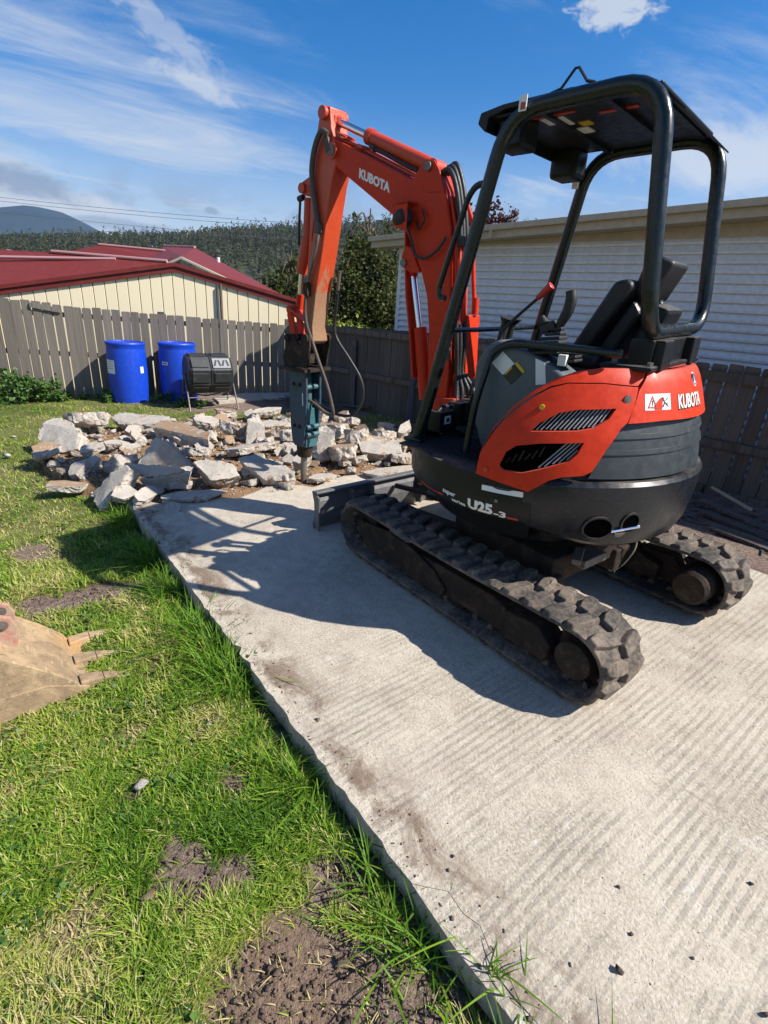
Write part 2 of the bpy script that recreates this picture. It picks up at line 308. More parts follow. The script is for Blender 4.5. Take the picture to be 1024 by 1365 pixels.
def m_bucket():
    b = NB('mud_caked_bucket'); v = b.vec('Object'); n1 = b.noise(v, 6, 8, 0.7, 0.4); n2 = b.noise(v, 34, 6, 0.7); n3 = b.noise(b.vec('Object', (2, 14, 14)), 4, 5, 0.6)
    c = b.mix(b.ramp(n1, 0.32, 0.68), (0.22, 0.155, 0.095), (0.42, 0.30, 0.175)); c = b.mix(b.ramp(n2, 0.5, 0.72, 0, 0.7), c, (0.15, 0.105, 0.065)); c = b.mix(b.ramp(n3, 0.60, 0.70, 0, 0.6), c, (0.50, 0.41, 0.29))
    c = b.mix(b.ramp(b.noise(v, 3.1, 4), 0.56, 0.66, 0, 0.6), c, (0.40, 0.22, 0.085))
    return b.fin(c, 0.85, 0.0, b.bump(b.math('ADD', n1, n2), 0.5, 0.01), 0.25)
def m_wood(name, a, bcol, dk):
    b = NB(name); r = b.info(); v = b.vec('Object', (22, 22, 1.3))
    of = b.n('ShaderNodeVectorMath'); of.operation = 'ADD'; b.l(v, of.inputs[0])
    cb = b.n('ShaderNodeCombineXYZ'); b.l(b.math('MULTIPLY', r, 37.0), cb.inputs[0]); b.l(b.math('MULTIPLY', r, 91.0), cb.inputs[2]); b.l(cb.outputs[0], of.inputs[1])
    n1 = b.noise(of.outputs[0], 2.2, 7, 0.65, 0.5); n2 = b.noise(of.outputs[0], 0.35, 4, 0.5)
    c = b.mix(b.ramp(n1, 0.3, 0.7), a, bcol); c = b.mix(b.math('MULTIPLY', r, 0.45), c, dk)
    c = b.mix(b.ramp(n2, 0.52, 0.68, 0, 0.45), c, dk)
    return b.fin(c, 0.85, 0, b.bump(n1, 0.5, 0.004), 0.2)
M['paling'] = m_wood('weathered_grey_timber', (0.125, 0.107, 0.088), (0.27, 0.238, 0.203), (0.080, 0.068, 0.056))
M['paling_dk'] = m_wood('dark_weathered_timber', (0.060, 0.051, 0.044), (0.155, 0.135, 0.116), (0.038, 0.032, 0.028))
M['timber'] = m_wood('pale_sawn_timber', (0.34, 0.26, 0.17), (0.48, 0.40, 0.29), (0.25, 0.18, 0.11))
M['blue'] = paint('blue_drum_plastic', (0.005, 0.050, 0.46), 0.40, 0.20, (0.03, 0.06, 0.22), 5, spec=0.5, scratch=1.0)
M['tumbler'] = paint('tumbler_plastic', (0.022, 0.023, 0.025), 0.45, 0.3, (0.12, 0.11, 0.10), 5)
M['vent'] = NB('grey_panel').fin((0.22, 0.23, 0.24), 0.5)
_b = NB('cream_sheet'); M['cream'] = _b.fin(_b.mix(_b.noise(_b.vec('Object', (1, 1, .4)), 1.2, 3), (0.76, 0.655, 0.44), (0.82, 0.72, 0.50)), 0.55)
M['creamtrim'] = NB('cream_trim').fin((0.62, 0.55, 0.42), 0.5)
M['redroof'] = paint('red_roof_steel', (0.15, 0.022, 0.018), 0.55, 0.25, (0.14, 0.05, 0.045), 1.5, spec=0.3)
M['redcap'] = NB('dusty_red_ridge').fin((0.42, 0.22, 0.21), 0.6)
M['greenroof'] = NB('pale_green_roof').fin((0.30, 0.34, 0.27), 0.6)
M['brick'] = NB('tan_wall').fin((0.34, 0.27, 0.20), 0.8)
M['weatherboard'] = paint('white_weatherboard', (0.58, 0.61, 0.63), 0.5, 0.10, (0.42, 0.42, 0.40), 4)
M['fascia'] = paint('khaki_fascia', (0.36, 0.315, 0.225), 0.5, 0.15, (0.26, 0.22, 0.16), 3)
M['roofgrey'] = NB('grey_roof').fin((0.25, 0.24, 0.22), 0.6)
M['mtn'] = m_soil('mountain_bush', (0.012, 0.018, 0.017), (0.028, 0.035, 0.028), 0.004)
M['hill'] = m_soil('hill_undergrowth', (0.03, 0.035, 0.018), (0.085, 0.085, 0.045), 0.05)
M['bucket'] = m_bucket()
M['bucketred'] = paint('worn_red_bucket_ear', (0.36, 0.13, 0.095), 0.75, 0.95, (0.34, 0.25, 0.18), 26)
M['stonew'] = m_soil('pale_stone', (0.38, 0.35, 0.30), (0.60, 0.57, 0.52), 20)
M['stoneb'] = m_soil('brown_stone', (0.20, 0.13, 0.09), (0.36, 0.25, 0.18), 20)
M['wire'] = NB('wire').fin((0.10, 0.10, 0.11), 0.5)
M['pole'] = NB('pole_timber').fin((0.16, 0.13, 0.10), 0.9)
M['bluepost'] = paint('blue_grey_steel_post', (0.045, 0.05, 0.085), 0.5, 0.2)
M['string'] = NB('string').fin((0.5, 0.42, 0.3), 0.8)

# ------------------------------------------------------------------ mesh tools
class MB:
    def __init__(s): s.v = []; s.f = []; s.mi = []
    def add(s, vs, fs, mi=0):
        o = len(s.v); s.v += [tuple(p) for p in vs]; s.f += [tuple(i+o for i in f) for f in fs]; s.mi += [mi]*len(fs); return s
    def box(s, c, d, rot=None, mi=0):
        hx, hy, hz = d[0]/2, d[1]/2, d[2]/2
        vs = [Vector((x, y, z)) for x in (-hx, hx) for y in (-hy, hy) for z in (-hz, hz)]
        if rot is not None: vs = [rot @ p for p in vs]
        return s.add([p+Vector(c) for p in vs], [(0, 1, 3, 2), (4, 6, 7, 5), (0, 4, 5, 1), (2, 3, 7, 6), (0, 2, 6, 4), (1, 5, 7, 3)], mi)
    def bar(s, p0, p1, w, h, up=(0, 0, 1), mi=0):
        p0, p1 = Vector(p0), Vector(p1); d = (p1-p0); x = d.normalized(); u = Vector(up); y = u.cross(x).normalized(); z = x.cross(y)
        R = Matrix((x, y, z)).transposed(); return s.box((p0+p1)/2, (d.length, w, h), R, mi)
    def prism(s, pts, v0, v1, mi=0):      # polygon in (hu, z), thickness along v
        n = len(pts); a = [(p[0], v0, p[1]) for p in pts]; b = [(p[0], v1, p[1]) for p in pts]
        return s.add(a+b, [tuple(range(n)), tuple(range(2*n-1, n-1, -1))]+[(i, i+n, (i+1) % n+n, (i+1) % n) for i in range(n)], mi)
    def poly(s, pts, nrm, th, mi=0):      # planar polygon in 3-D, thickness along nrm
        n = len(pts); nn = Vector(nrm).normalized()*th; a = [Vector(p) for p in pts]; b = [p+nn for p in a]
        return s.add(a+b, [tuple(range(n-1, -1, -1)), tuple(range(n, 2*n))]+[(i, (i+1) % n, (i+1) % n+n, i+n) for i in range(n)], mi)
    def cyl(s, p0, p1, r0, r1=None, seg=16, mi=0, caps=True):
        r1 = r0 if r1 is None else r1; p0, p1 = Vector(p0), Vector(p1); x = (p1-p0).normalized()
        a = x.orthogonal().normalized(); b = x.cross(a)
        r = [(a*math.cos(2*math.pi*i/seg)+b*math.sin(2*math.pi*i/seg)) for i in range(seg)]
        vs = [p0+q*r0 for q in r]+[p1+q*r1 for q in r]
        fs = [(i, (i+1) % seg, (i+1) % seg+seg, i+seg) for i in range(seg)]
        if caps: fs += [tuple(range(seg-1, -1, -1)), tuple(range(seg, 2*seg))]
        return s.add(vs, fs, mi)
    def tube(s, path, r, seg=10, mi=0, closed=False, rad_f=None):
        P = [Vector(p) for p in path]; n = len(P); vs = []; fs = []; prev = None
        for i, p in enumerate(P):
            t = (P[(i+1) % n]-P[i-1]) if closed else (P[min(i+1, n-1)]-P[max(i-1, 0)])
            t.normalize()
            a = t.orthogonal().normalized() if prev is None else (prev-t*prev.dot(t)).normalized()
            prev = a; b = t.cross(a); rr = r if rad_f is None else rad_f[i]
            vs += [p+(a*math.cos(2*math.pi*k/seg)+b*math.sin(2*math.pi*k/seg))*rr for k in range(seg)]
        m = n if closed else n-1
        for i in range(m):
            for k in range(seg):
                j = (i+1) % n; fs.append((i*seg+k, i*seg+(k+1) % seg, j*seg+(k+1) % seg, j*seg+k))
        if not closed: fs += [tuple(range(seg-1, -1, -1)), tuple(range((n-1)*seg, n*seg))]
        return s.add(vs, fs, mi)
    def lathe(s, prof, c=(0, 0, 0), seg=32, mi=0):    # prof [(r, z)]
        vs = []; fs = []; m = len(prof)
        for r, z in prof: vs += [(c[0]+r*math.cos(2*math.pi*k/seg), c[1]+r*math.sin(2*math.pi*k/seg), c[2]+z) for k in range(seg)]
        for i in range(m-1):
            for k in range(seg): fs.append((i*seg+k, i*seg+(k+1) % seg, (i+1)*seg+(k+1) % seg, (i+1)*seg+k))
        fs += [tuple(range(seg-1, -1, -1)), tuple(range((m-1)*seg, m*seg))]
        return s.add(vs, fs, mi)
    def build(s, name, mats, parent=None, smooth=None, bevel=0.0, fix=True, bseg=2):
        me = bpy.data.meshes.new(name); me.from_pydata([tuple(p) for p in s.v], [], s.f)
        if fix:
            bm = bmesh.new(); bm.from_mesh(me); bm.faces.ensure_lookup_table()
            for i, f in enumerate(bm.faces): f.material_index = s.mi[i] if i < len(s.mi) else 0
            bmesh.ops.recalc_face_normals(bm, faces=bm.faces); bm.to_mesh(me); bm.free()
        if not isinstance(mats, (list, tuple)): mats = [mats]
        for m in mats: me.materials.append(M[m] if isinstance(m, str) else m)
        if smooth:
            me.shade_smooth(); me.set_sharp_from_angle(angle=rad(smooth))
        o = bpy.data.objects.new(name, me); COL.objects.link(o)
        if parent is not None: o.parent = parent
        if bevel:
            md = o.modifiers.new('bevel', 'BEVEL'); md.width = bevel; md.segments = bseg; md.limit_method = 'ANGLE'; md.angle_limit = rad(40)
        return o
def spline(pts, n=6):       # Catmull-Rom through points
    P = [Vector(p) for p in pts]; P = [P[0]*2-P[1]]+P+[P[-1]*2-P[-2]]; o = []
    for i in range(1, len(P)-2):
        for k in range(n):
            t = k/n; a, b, c, d = P[i-1:i+3]
            o.append(0.5*((2*b)+(c-a)*t+(2*a-5*b+4*c-d)*t*t+(3*b-a-3*c+d)*t**3))
    o.append(P[-2]); return o
def tag(o, label=None, cat=None, group=None, kind=None):
    if label: o['label'] = label
    if cat: o['category'] = cat
    if group: o['group'] = group
    if kind: o['kind'] = kind
    return o
def thing(name, label, cat, loc=(0, 0, 0), group=None, mat=None):
    o = bpy.data.objects.new(name, None); COL.objects.link(o); o.empty_display_size = 0.2
    if mat is not None: o.matrix_world = mat
    else: o.location = loc
    return tag(o, label, cat, group)
def fast_mesh(name, V, T, mats, attrs=None, smooth=False, parent=None):
    me = bpy.data.meshes.new(name); V = np.asarray(V, np.float32); T = np.asarray(T, np.int32)
    me.vertices.add(len(V)); me.vertices.foreach_set('co', V.ravel())
    k = T.shape[1]; me.loops.add(T.size); me.loops.foreach_set('vertex_index', T.ravel())
    me.polygons.add(len(T)); me.polygons.foreach_set('loop_start', np.arange(0, T.size, k, dtype=np.int32))
    if smooth: me.polygons.foreach_set('use_smooth', np.ones(len(T), dtype=bool))
    me.update(calc_edges=True); me.validate()
    for n, a in (attrs or {}).items():
        at = me.attributes.new(n, 'FLOAT', 'POINT'); at.data.foreach_set('value', np.asarray(a, np.float32))
    for m in (mats if isinstance(mats, (list, tuple)) else [mats]): me.materials.append(M[m])
    o = bpy.data.objects.new(name, me); COL.objects.link(o)
    if parent is not None: o.parent = parent
    return o
def vnoise(x, y, seed=0):     # vectorised 2-D value noise, 0..1
    x = np.asarray(x, float); y = np.asarray(y, float); xi = np.floor(x).astype(np.int64); yi = np.floor(y).astype(np.int64); fx = x-xi; fy = y-yi
    fx = fx*fx*(3-2*fx); fy = fy*fy*(3-2*fy)
    def h(a, b):
        n = (a*374761393+b*668265263+seed*1442695041) & 0xffffffff; n = ((n ^ (n >> 13))*1274126177) & 0xffffffff; return ((n ^ (n >> 16)) & 0xffff)/65535.0
    return (h(xi, yi)*(1-fx)+h(xi+1, yi)*fx)*(1-fy)+(h(xi, yi+1)*(1-fx)+h(xi+1, yi+1)*fx)*fy
def fbm(x, y, seed=0, o=4):
    r = 0; a = 0.5; t = 0
    for i in range(o): r = r+a*vnoise(x*2**i, y*2**i, seed+i); t += a; a *= 0.5
    return r/t
def text_geo(s, size, bold=0.0, res=3):     # flat letter mesh: verts [(x, y)], faces; origin at the left end of the base line
    cu = bpy.data.curves.new('t', 'FONT'); cu.body = s; cu.size = size; cu.offset = bold; cu.resolution_u = res
    o = bpy.data.objects.new('t', cu); COL.objects.link(o); dg = bpy.context.evaluated_depsgraph_get()
    me = bpy.data.meshes.new_from_object(o.evaluated_get(dg)); vs = [tuple(v.co[:2]) for v in me.vertices]; fs = [tuple(p.vertices) for p in me.polygons]
    bpy.data.objects.remove(o); bpy.data.curves.remove(cu); bpy.data.meshes.remove(me)
    return vs, fs
def fit_text(s, w, h, bold=0.0):     # scaled into a w x h box, lower left corner at 0, 0
    vs, fs = text_geo(s, 1.0, bold); xs = [v[0] for v in vs]; ys = [v[1] for v in vs]
    x0, x1, y0, y1 = min(xs), max(xs), min(ys), max(ys)
    return [((x-x0)/(x1-x0)*w, (y-y0)/(y1-y0)*h) for x, y in vs], fs
def in_poly(x, y, P):
    c = False; n = len(P); j = n-1
    for i in range(n):
        if ((P[i][1] > y) != (P[j][1] > y)) and (x < (P[j][0]-P[i][0])*(y-P[i][1])/(P[j][1]-P[i][1])+P[i][0]): c = not c
        j = i
    return c
def in_poly_np(X, Y, P):
    c = np.zeros(X.shape, bool); n = len(P); j = n-1
    for i in range(n):
        a, b = P[i], P[j]
        if a[1] != b[1]: c ^= ((a[1] > Y) != (b[1] > Y)) & (X < (b[0]-a[0])*(Y-a[1])/(b[1]-a[1])+a[0])
        j = i
    return c
def rock_variant(seed, flat=0.7, n=9):
    r = random.Random(seed); bm = bmesh.new()
    for i in range(n):
        d = Vector((r.gauss(0, 1), r.gauss(0, 1), r.gauss(0, 1))).normalized()*r.uniform(0.75, 1.15); bm.verts.new((d.x, d.y*r.uniform(0.7, 1), d.z*flat))
    g = bmesh.ops.convex_hull(bm, input=bm.verts); bmesh.ops.delete(bm, geom=[e for e in g['geom_interior'] if isinstance(e, bmesh.types.BMVert)], context='VERTS')
    bmesh.ops.triangulate(bm, faces=bm.faces); bm.verts.index_update()
    V = np.array([v.co[:] for v in bm.verts]); T = np.array([[v.index for v in f.verts] for f in bm.faces]); bm.free(); return V, T
def scatter(name, variants, pos, size, mats, rng, flat=True, attrs=None):
    Vs = []; Ts = []; o = 0
    for i, p in enumerate(pos):
        V, T = variants[i % len(variants)]; a = rng.uniform(0, 6.283); tilt = rng.normal(0, 0.5)
        R = np.array([[math.cos(a), -math.sin(a), 0], [math.sin(a), math.cos(a), 0], [0, 0, 1]]) @ np.array([[1, 0, 0], [0, math.cos(tilt), -math.sin(tilt)], [0, math.sin(tilt), math.cos(tilt)]])
        Vs.append(V @ R.T*size[i]+p); Ts.append(T+o); o += len(V)
    return fast_mesh(name, np.concatenate(Vs), np.concatenate(Ts), mats)

# ================================================================== SETTING
# soil patches in slab coordinates: u, v, half-size u, half-size v, strength, dryness
PATCH = [(0.20, 2.33, .04, .06, .6, 1), (0.03, 2.06, .04, .05, .6, .6), (1.47, 2.28, .10, .22, 1, .1), (1.57, 2.55, .07, .10, .8, .1),
         (-.54, 2.33, .13, .12, 1, .25), (-.60, 2.22, .09, .08, .8, .2), (-.92, 2.26, .13, .15, 1.0, .55), (-1.14, 2.12, .16, .16, 1.0, .5), (-1.02, 2.0, .08, .06, .7, .3), (-1.02, 2.40, .10, .14, .8, .5), (-.86, 1.92, .10, .09, .9, .2),
         (-1.18, 1.94, .16, .10, .9, .1), (-.12, 2.38, .05, .06, .4, .8), (-.30, 2.07, .07, .06, .7, .4), (0.45, 1.98, .05, .06, .6, .6), (0.6, 2.12, .05, .05, .5, .9),
         (2.3, 2.5, .12, .14, .6, .3), (6.6, -.9, .45, .9, .9, .2), (6.0, -2.0, .9, .8, 1, .05), (7.4, -.2, .2, .9, .8, .1)]
def site_uv(x, y):
    z = site_z(x, y, -0.1); P = np.stack([x-ON[0], y-ON[1], z-ON[2]], -1) @ AN; return P[..., 0], P[..., 1]
RUB = [(2.3, 1.74), (2.9, 1.88), (3.3, 2.05), (4.2, 2.25), (4.9, 2.2), (5.5, 1.8), (5.7, 1.0), (5.5, .2), (5.2, -.6), (4.6, -1.2), (3.9, -1.6), (3.3, -1.85), (2.7, -1.6), (2.3, -1.5)]
def soil_mask(u, v):
    s = np.zeros(u.shape); d = np.zeros(u.shape); w = (fbm(u*6, v*6, 3)-0.5)*1.2; w2 = (fbm(u*19, v*19, 5)-0.5)*1.2
    for a, b, ru, rv, st, dr in PATCH:
        q = np.sqrt(((u-a)/ru)**2+((v-b)/rv)**2)+w+w2; m = np.clip((1.42-q)/0.6, 0, 1)*st
        d = np.where(m > s, dr, d); s = np.maximum(s, m)
    inr = in_poly_np(u+w*0.12, v+w2*0.12, RUB); s = np.where(inr, 1.0, s); d = np.where(inr, 0.8, d)
    e = (v < -1.40+w*0.1) & (u < 2.6) & (u > -6); s = np.where(e, 1.0, s); d = np.where(e, 0.0, d)
    e = (np.abs(v-1.83+w*0.03) < 0.035) & (u > -3) & (u < 2.6); s = np.where(e, np.maximum(s, .55), s)
    # scattered bare spots in the near lawn
    bare = np.clip((fbm(u*3.1+9, v*3.1, 21, 5)-0.56)/0.12, 0, 1)*0.5*(u < 0.05); d = np.where(bare > s, 0.5, d); s = np.maximum(s, bare)
    return s, d
def axis(a, b, st, far, g=1.28):
    L = list(np.arange(a, b+st*0.5, st)); s = st; p = a; lo = []; hi = []
    while p > -far: s *= g; p -= s; lo.append(p)
    s = st; p = L[-1]
    while p < far: s *= g; p += s; hi.append(p)
    return np.array(lo[::-1]+L+hi)
gx, gy = axis(-6.4, 5.2, 0.075, 4500), axis(-1.4, 10.6, 0.075, 3300)
GX, GY = np.meshgrid(gx, gy, indexing='xy'); X, Y = GX.ravel(), GY.ravel()
def ground_z(x, y):
    x = np.asarray(x, float); y = np.asarray(y, float); r = np.hypot(x-ON[0], y-5); k = np.where(r > 9, (9+4*np.tanh((r-9)/4))/np.maximum(r, 1e-6), 1.0)
    z = site_z(ON[0]+(x-ON[0])*k, 5+(y-5)*k, -0.10)
    t = np.clip((r-12)/30, 0, 1); z = z-2.2*t*t*(3-2*t)
    u, v = site_uv(x, y)
    near = np.clip((11-r)/3, 0, 1); z = z+near*((fbm(x*1.3, y*1.3, 1)-0.5)*0.05+(fbm(x*6, y*6, 2)-0.5)*0.022)
    s, d = soil_mask(u, v); z = z+near*s*((fbm(x*9, y*9, 8)-0.45)*0.05)*(v > 1.8)
    # under the slab and to its right the earth stays clear of the concrete
    z = np.where((v < 1.84) & (v > -1.5) & (u < 2.5) & (u > -8), np.minimum(z, site_z(x, y, -0.13)), z)
    z = np.where((v <= -1.5) & (u < 3), z+0.05, z)
    return z
Z = ground_z(X, Y); U_, V_ = site_uv(X, Y); S_, D_ = soil_mask(U_, V_); farm = np.hypot(X, Y-5) > 16; S_ = np.where(farm, 0.15, S_)
nx, ny = len(gx), len(gy); idx = np.arange(nx*ny).reshape(ny, nx)
Q = np.stack([idx[:-1, :-1], idx[:-1, 1:], idx[1:, 1:], idx[1:, :-1]], -1).reshape(-1, 4)
g = fast_mesh('ground', np.stack([X, Y, Z], -1), Q, 'ground', {'soil': S_, 'dry': D_}, smooth=True); tag(g, kind='structure')

# concrete slab: broken front edge, cracked strip along the lawn edge
def slab_piece(name, pts, th, mat, parent=None, z=0.0):
    mb = MB(); n = len(pts); mb.add([(p[0], p[1], z) for p in pts]+[(p[0], p[1], z-th) for p in pts], [tuple(range(n)), tuple(range(2*n-1, n-1, -1))]+[(i, i+n, (i+1) % n+n, (i+1) % n) for i in range(n)])
    return mb.build(name, mat, parent)
rr = random.Random(3)
front = [(2.72, 1.79), (2.64, 1.66), (2.50, 1.55), (2.44, 1.40), (2.36, 1.30), (2.40, 1.12), (2.30, .98), (2.37, .80), (2.44, .66), (2.40, .50), (2.30, .36), (2.20, .30), (2.26, .12), (2.33, -.1), (2.28, -.3), (2.36, -.52), (2.30, -.8), (2.38, -1.0), (2.28, -1.2), (2.33, -1.45)]
right = [(u, -1.45+rr.uniform(-.012, .012)) for u in np.arange(2.0, -6.1, -0.4)]
crack = [(-1.02, 1.79), (-1.10, 1.715), (-1.17, 1.722), (-1.22, 1.705), (-1.27, 1.724), (-1.36, 1.735), (-1.43, 1.76), (-1.52, 1.748), (-1.66, 1.765), (-1.80, 1.79)]
left = [(u, 1.79+rr.uniform(-.007, .007)) for u in np.arange(-5.9, -1.85, 0.13)]+[(p[0], p[1]-0.0008) for p in crack[::-1]]+[(u, 1.79+rr.uniform(-.006, .006)-.03*max(0, rr.random()-.88)/.12) for u in np.arange(-0.9, 2.65, 0.045)]
slab = slab_piece('concrete_slab', (front+right+left)[::-1], 0.105, 'slab'); slab.matrix_world = SITE; tag(slab, kind='structure')
strip = slab_piece('slab_edge_piece', [(p[0], p[1]+0.0008) for p in crack]+[(-1.72, 1.797), (-1.55, 1.800), (-1.4, 1.795), (-1.22, 1.802), (-1.1, 1.796)], 0.10, 'slab', slab, -0.001)

# distant mountain and forested hill
def ridge(name, prof, y0, depth_f, depth_b, base, mat, rough, n=220, m=26, seed=0):
    xs = np.linspace(prof[0][0], prof[-1][0], n); hz = np.interp(xs, [p[0] for p in prof], [p[1] for p in prof]); V = []
    for j in range(m):
        t = j/(m-1); y = y0-depth_f+t*(depth_f+depth_b); k = 1-abs(y-y0)/(depth_f if y < y0 else depth_b); k = max(k, 0); k = k*k*(3-2*k)*0.6+0.4*k
        z = base+(hz-base)*k+(fbm(xs/rough, np.full(n, y/rough), seed)-0.5)*rough*0.12*k*(1-k)*4
        V.append(np.stack([xs, np.full(n, y), z], -1))
    V = np.concatenate(V); ix = np.arange(n*m).reshape(m, n); Qd = np.stack([ix[:-1, :-1], ix[:-1, 1:], ix[1:, 1:], ix[1:, :-1]], -1).reshape(-1, 4)
    o = fast_mesh(name, V, Qd, mat, smooth=True); tag(o, kind='structure'); return xs, hz
ridge('distant_mountain', [(-4500, 90), (-3100, 165), (-2133, 233), (-1850, 268), (-1733, 279), (-1667, 288), (-1600, 297), (-1537, 294), (-1481, 285), (-1383, 248), (-1313, 216), (-1150, 155), (-950, 95), (-500, 30), (0, 10)], 2500, 900, 750, -10, 'mtn', 250, seed=4)
HP = [(-900, 18), (-600, 21), (-391, 22), (-351, 23), (-311, 26), (-265, 30), (-231, 34), (-192, 36), (-153, 41), (-121, 46), (-89, 49), (-63, 53), (0, 58), (150, 60), (500, 58), (900, 50)]
ridge('forested_hill', HP, 500, 330, 260, -6, 'hill', 60, seed=9)
def hill_z(x, y):
    hz = np.interp(x, [p[0] for p in HP], [p[1] for p in HP]); k = 1-np.abs(y-500)/np.where(y < 500, 330, 260); k = np.clip(k, 0, 1); k = k*k*(3-2*k)*0.6+0.4*k
    return -6+(hz+6)*k
# trees of the hill: one far-off wood
rg = np.random.default_rng(5); nT = 8000
ty = 215+295*np.sqrt(rg.random(nT)); tx = rg.uniform(-520, 260, nT)*(ty/500)*0.95-20; keep = (tx > -0.85*ty-30) & (tx < 0.25*ty); tx, ty = tx[keep], ty[keep]; nT = len(tx)
th = rg.uniform(6.0, 13, nT)*np.where(ty > 470, 1.0+0.35*(rg.random(nT) < .3), 0.85); tz = hill_z(tx, ty)-0.5
nl = 38; cz = rg.random((nT, nl))**0.8; rw = np.sqrt(np.clip(1-(2*cz-0.9)**2, 0.08, 1))*th[:, None]*0.135
an = rg.uniform(0, 6.283, (nT, nl)); rr_ = np.sqrt(rg.random((nT, nl)))*rw
ctr = np.stack([tx[:, None]+np.cos(an)*rr_, ty[:, None]+np.sin(an)*rr_, tz[:, None]+th[:, None]*(0.30+0.72*cz)], -1).reshape(-1, 3)
def leaf_quads(ctr, size, rng, hue, squash=1.0, down=0.0):
    n = len(ctr); size = np.broadcast_to(size, (n,)); a = rng.normal(size=(n, 3)); a[:, 2] = a[:, 2]*squash-down; a /= np.linalg.norm(a, axis=1)[:, None]
    b = rng.normal(size=(n, 3)); b -= a*(a*b).sum(1)[:, None]; b /= np.linalg.norm(b, axis=1)[:, None]; c = np.cross(a, b)
    s = size[:, None]; w = rng.uniform(0.28, 0.5, n)[:, None]; k = rng.uniform(-0.15, 0.15, n)[:, None]
    V = np.stack([ctr-a*s*0.5, ctr+b*s*w+c*s*k, ctr+a*s*0.5, ctr-b*s*w+c*s*k], 1).reshape(-1, 3)
    return V, np.arange(4*n).reshape(-1, 4), np.repeat(hue, 4)
hue = np.clip(np.repeat(rg.random(nT), nl)*0.6+cz.ravel()*0.30+rg.random(nT*nl)*0.15, 0, 1)
Vh, Qh, Hh = leaf_quads(ctr, rg.uniform(0.55, 1.5, nT*nl), rg, hue)
tag(fast_mesh('forest', Vh, Qh, 'leaf_gum', {'hue': Hh}), 'grey-green gum forest covering the hill behind the houses', 'forest', kind='stuff')
mb = MB()
for i in np.where((ty > 380))[0][::2]: mb.cyl((tx[i], ty[i], tz[i]), (tx[i], ty[i], tz[i]+th[i]*0.9), 0.22, 0.1, 4, caps=False)
tag(mb.build('forest_trunk', 'trunkpale', fix=False), 'pale thin trunks of the gum forest on the hill', 'tree trunks', kind='stuff')

def crown_tree(name, label, cat, base, blobs, n, leaf, mat, trunk_r=0.06, limbs=7, seed=1, group=None, bark='bark'):
    rng = np.random.default_rng(seed); root = thing(name, label, cat, base, group); P = []; Hs = []
    tot = sum(b[3]*b[4]*b[5] for b in blobs)
    for (bx, by, bz, ax, ay, az) in blobs:
        m = max(int(n*ax*ay*az/tot), 30); k = max(m//28, 4); d = rng.normal(size=(k, 3)); d /= np.linalg.norm(d, axis=1)[:, None]
        cc = d*(rng.random(k)**0.45)[:, None]*np.array([ax, ay, az])+np.array([bx, by, bz]); ch = rng.random(k)   # leaf clumps
        w = rng.integers(0, k, m); sp = min(ax, ay, az)*0.26
        P.append(cc[w]+rng.normal(size=(m, 3))*sp); Hs.append(np.clip(ch[w]*0.6+rng.random(m)*0.4, 0, 1))
    P = np.concatenate(P); Hs = np.concatenate(Hs); sz = leaf*rng.uniform(0.6, 1.4, len(P))
    V, Qd, Hq = leaf_quads(P, sz, rng, Hs, 0.7, 0.3)
    fast_mesh('crown', V, Qd, mat, {'hue': Hq}, parent=root)
    mb = MB(); top = max(b[2]+b[5]*0.4 for b in blobs); mx = sum(b[0] for b in blobs)/len(blobs); my = sum(b[1] for b in blobs)/len(blobs)
    pts = [(0, 0, -0.2), (mx*0.3, my*0.3, top*0.35), (mx*0.8, my*0.8, top*0.7), (mx, my, top)]; sp = spline(pts, 4)
    mb.tube(sp, trunk_r, 7, rad_f=[trunk_r*(1.1-0.9*i/(len(sp)-1)) for i in range(len(sp))])
    r = random.Random(seed)
    for i in range(limbs):
        b = blobs[i % len(blobs)]; a = r.uniform(0, 6.283); e = Vector((b[0]+math.cos(a)*b[3]*0.75, b[1]+math.sin(a)*b[4]*0.75, b[2]+r.uniform(-.3, .8)*b[5])); s = Vector(sp[r.randrange(len(sp)//3, len(sp)-2)])
        q = spline([s, (s+e)/2+Vector((0, 0, 0.08*top)), e], 3); mb.tube(q, trunk_r*0.35, 5, rad_f=[trunk_r*(0.4-0.33*j/(len(q)-1)) for j in range(len(q))])
    mb.build('trunk', bark, root, smooth=60)
    return root
crown_tree('broadleaf_tree', 'tall dark bushy tree rising behind the corner of the paling fence', 'tree', (-0.75, 14.4, -0.4),
           [(-.1, 0, 1.5, .95, .8, .9), (.35, .1, 2.1, .8, .7, .8), (-.55, .1, 2.2, .75, .7, .9), (.75, .4, 1.3, .8, .7, 1.0), (-.85, 0, 1.1, .6, .6, .8), (-.35, 0, 3.2, .38, .4, .75), (-.1, .1, 3.0, .5, .5, .6), (.45, .2, 2.8, .4, .4, .5), (-.38, 0, 3.95, .12, .12, .45)], 19000, 0.078, 'leaf_dark', 0.09, 14, 3)
crown_tree('conifer', 'dark conifer left of the excavator arm beyond the red roof', 'tree', (-4.35, 21, -0.9), [(0, 0, 1.6, .9, .8, 1.2), (-.2, 0, 2.7, .6, .6, .8), (.4, .2, 3.2, .55, .5, .7), (.9, 0, 2.0, .7, .7, 1.2), (.45, 0, 3.9, .3, .3, .5)], 6500, 0.11, 'leaf_dark', 0.09, 8, 4)
crown_tree('flowering_shrub', 'yellow-green leafy shrub peeping over the fence corner', 'shrub', (-1.15, 11.2, -0.3), [(0, 0, 1.15, .5, .35, .45), (.35, 0, 1.15, .35, .3, .35), (-.4, 0, 1.25, .3, .3, .35), (.75, .1, 1.05, .3, .25, .25)], 2600, 0.075, 'leaf_yel', 0.03, 6, 5)
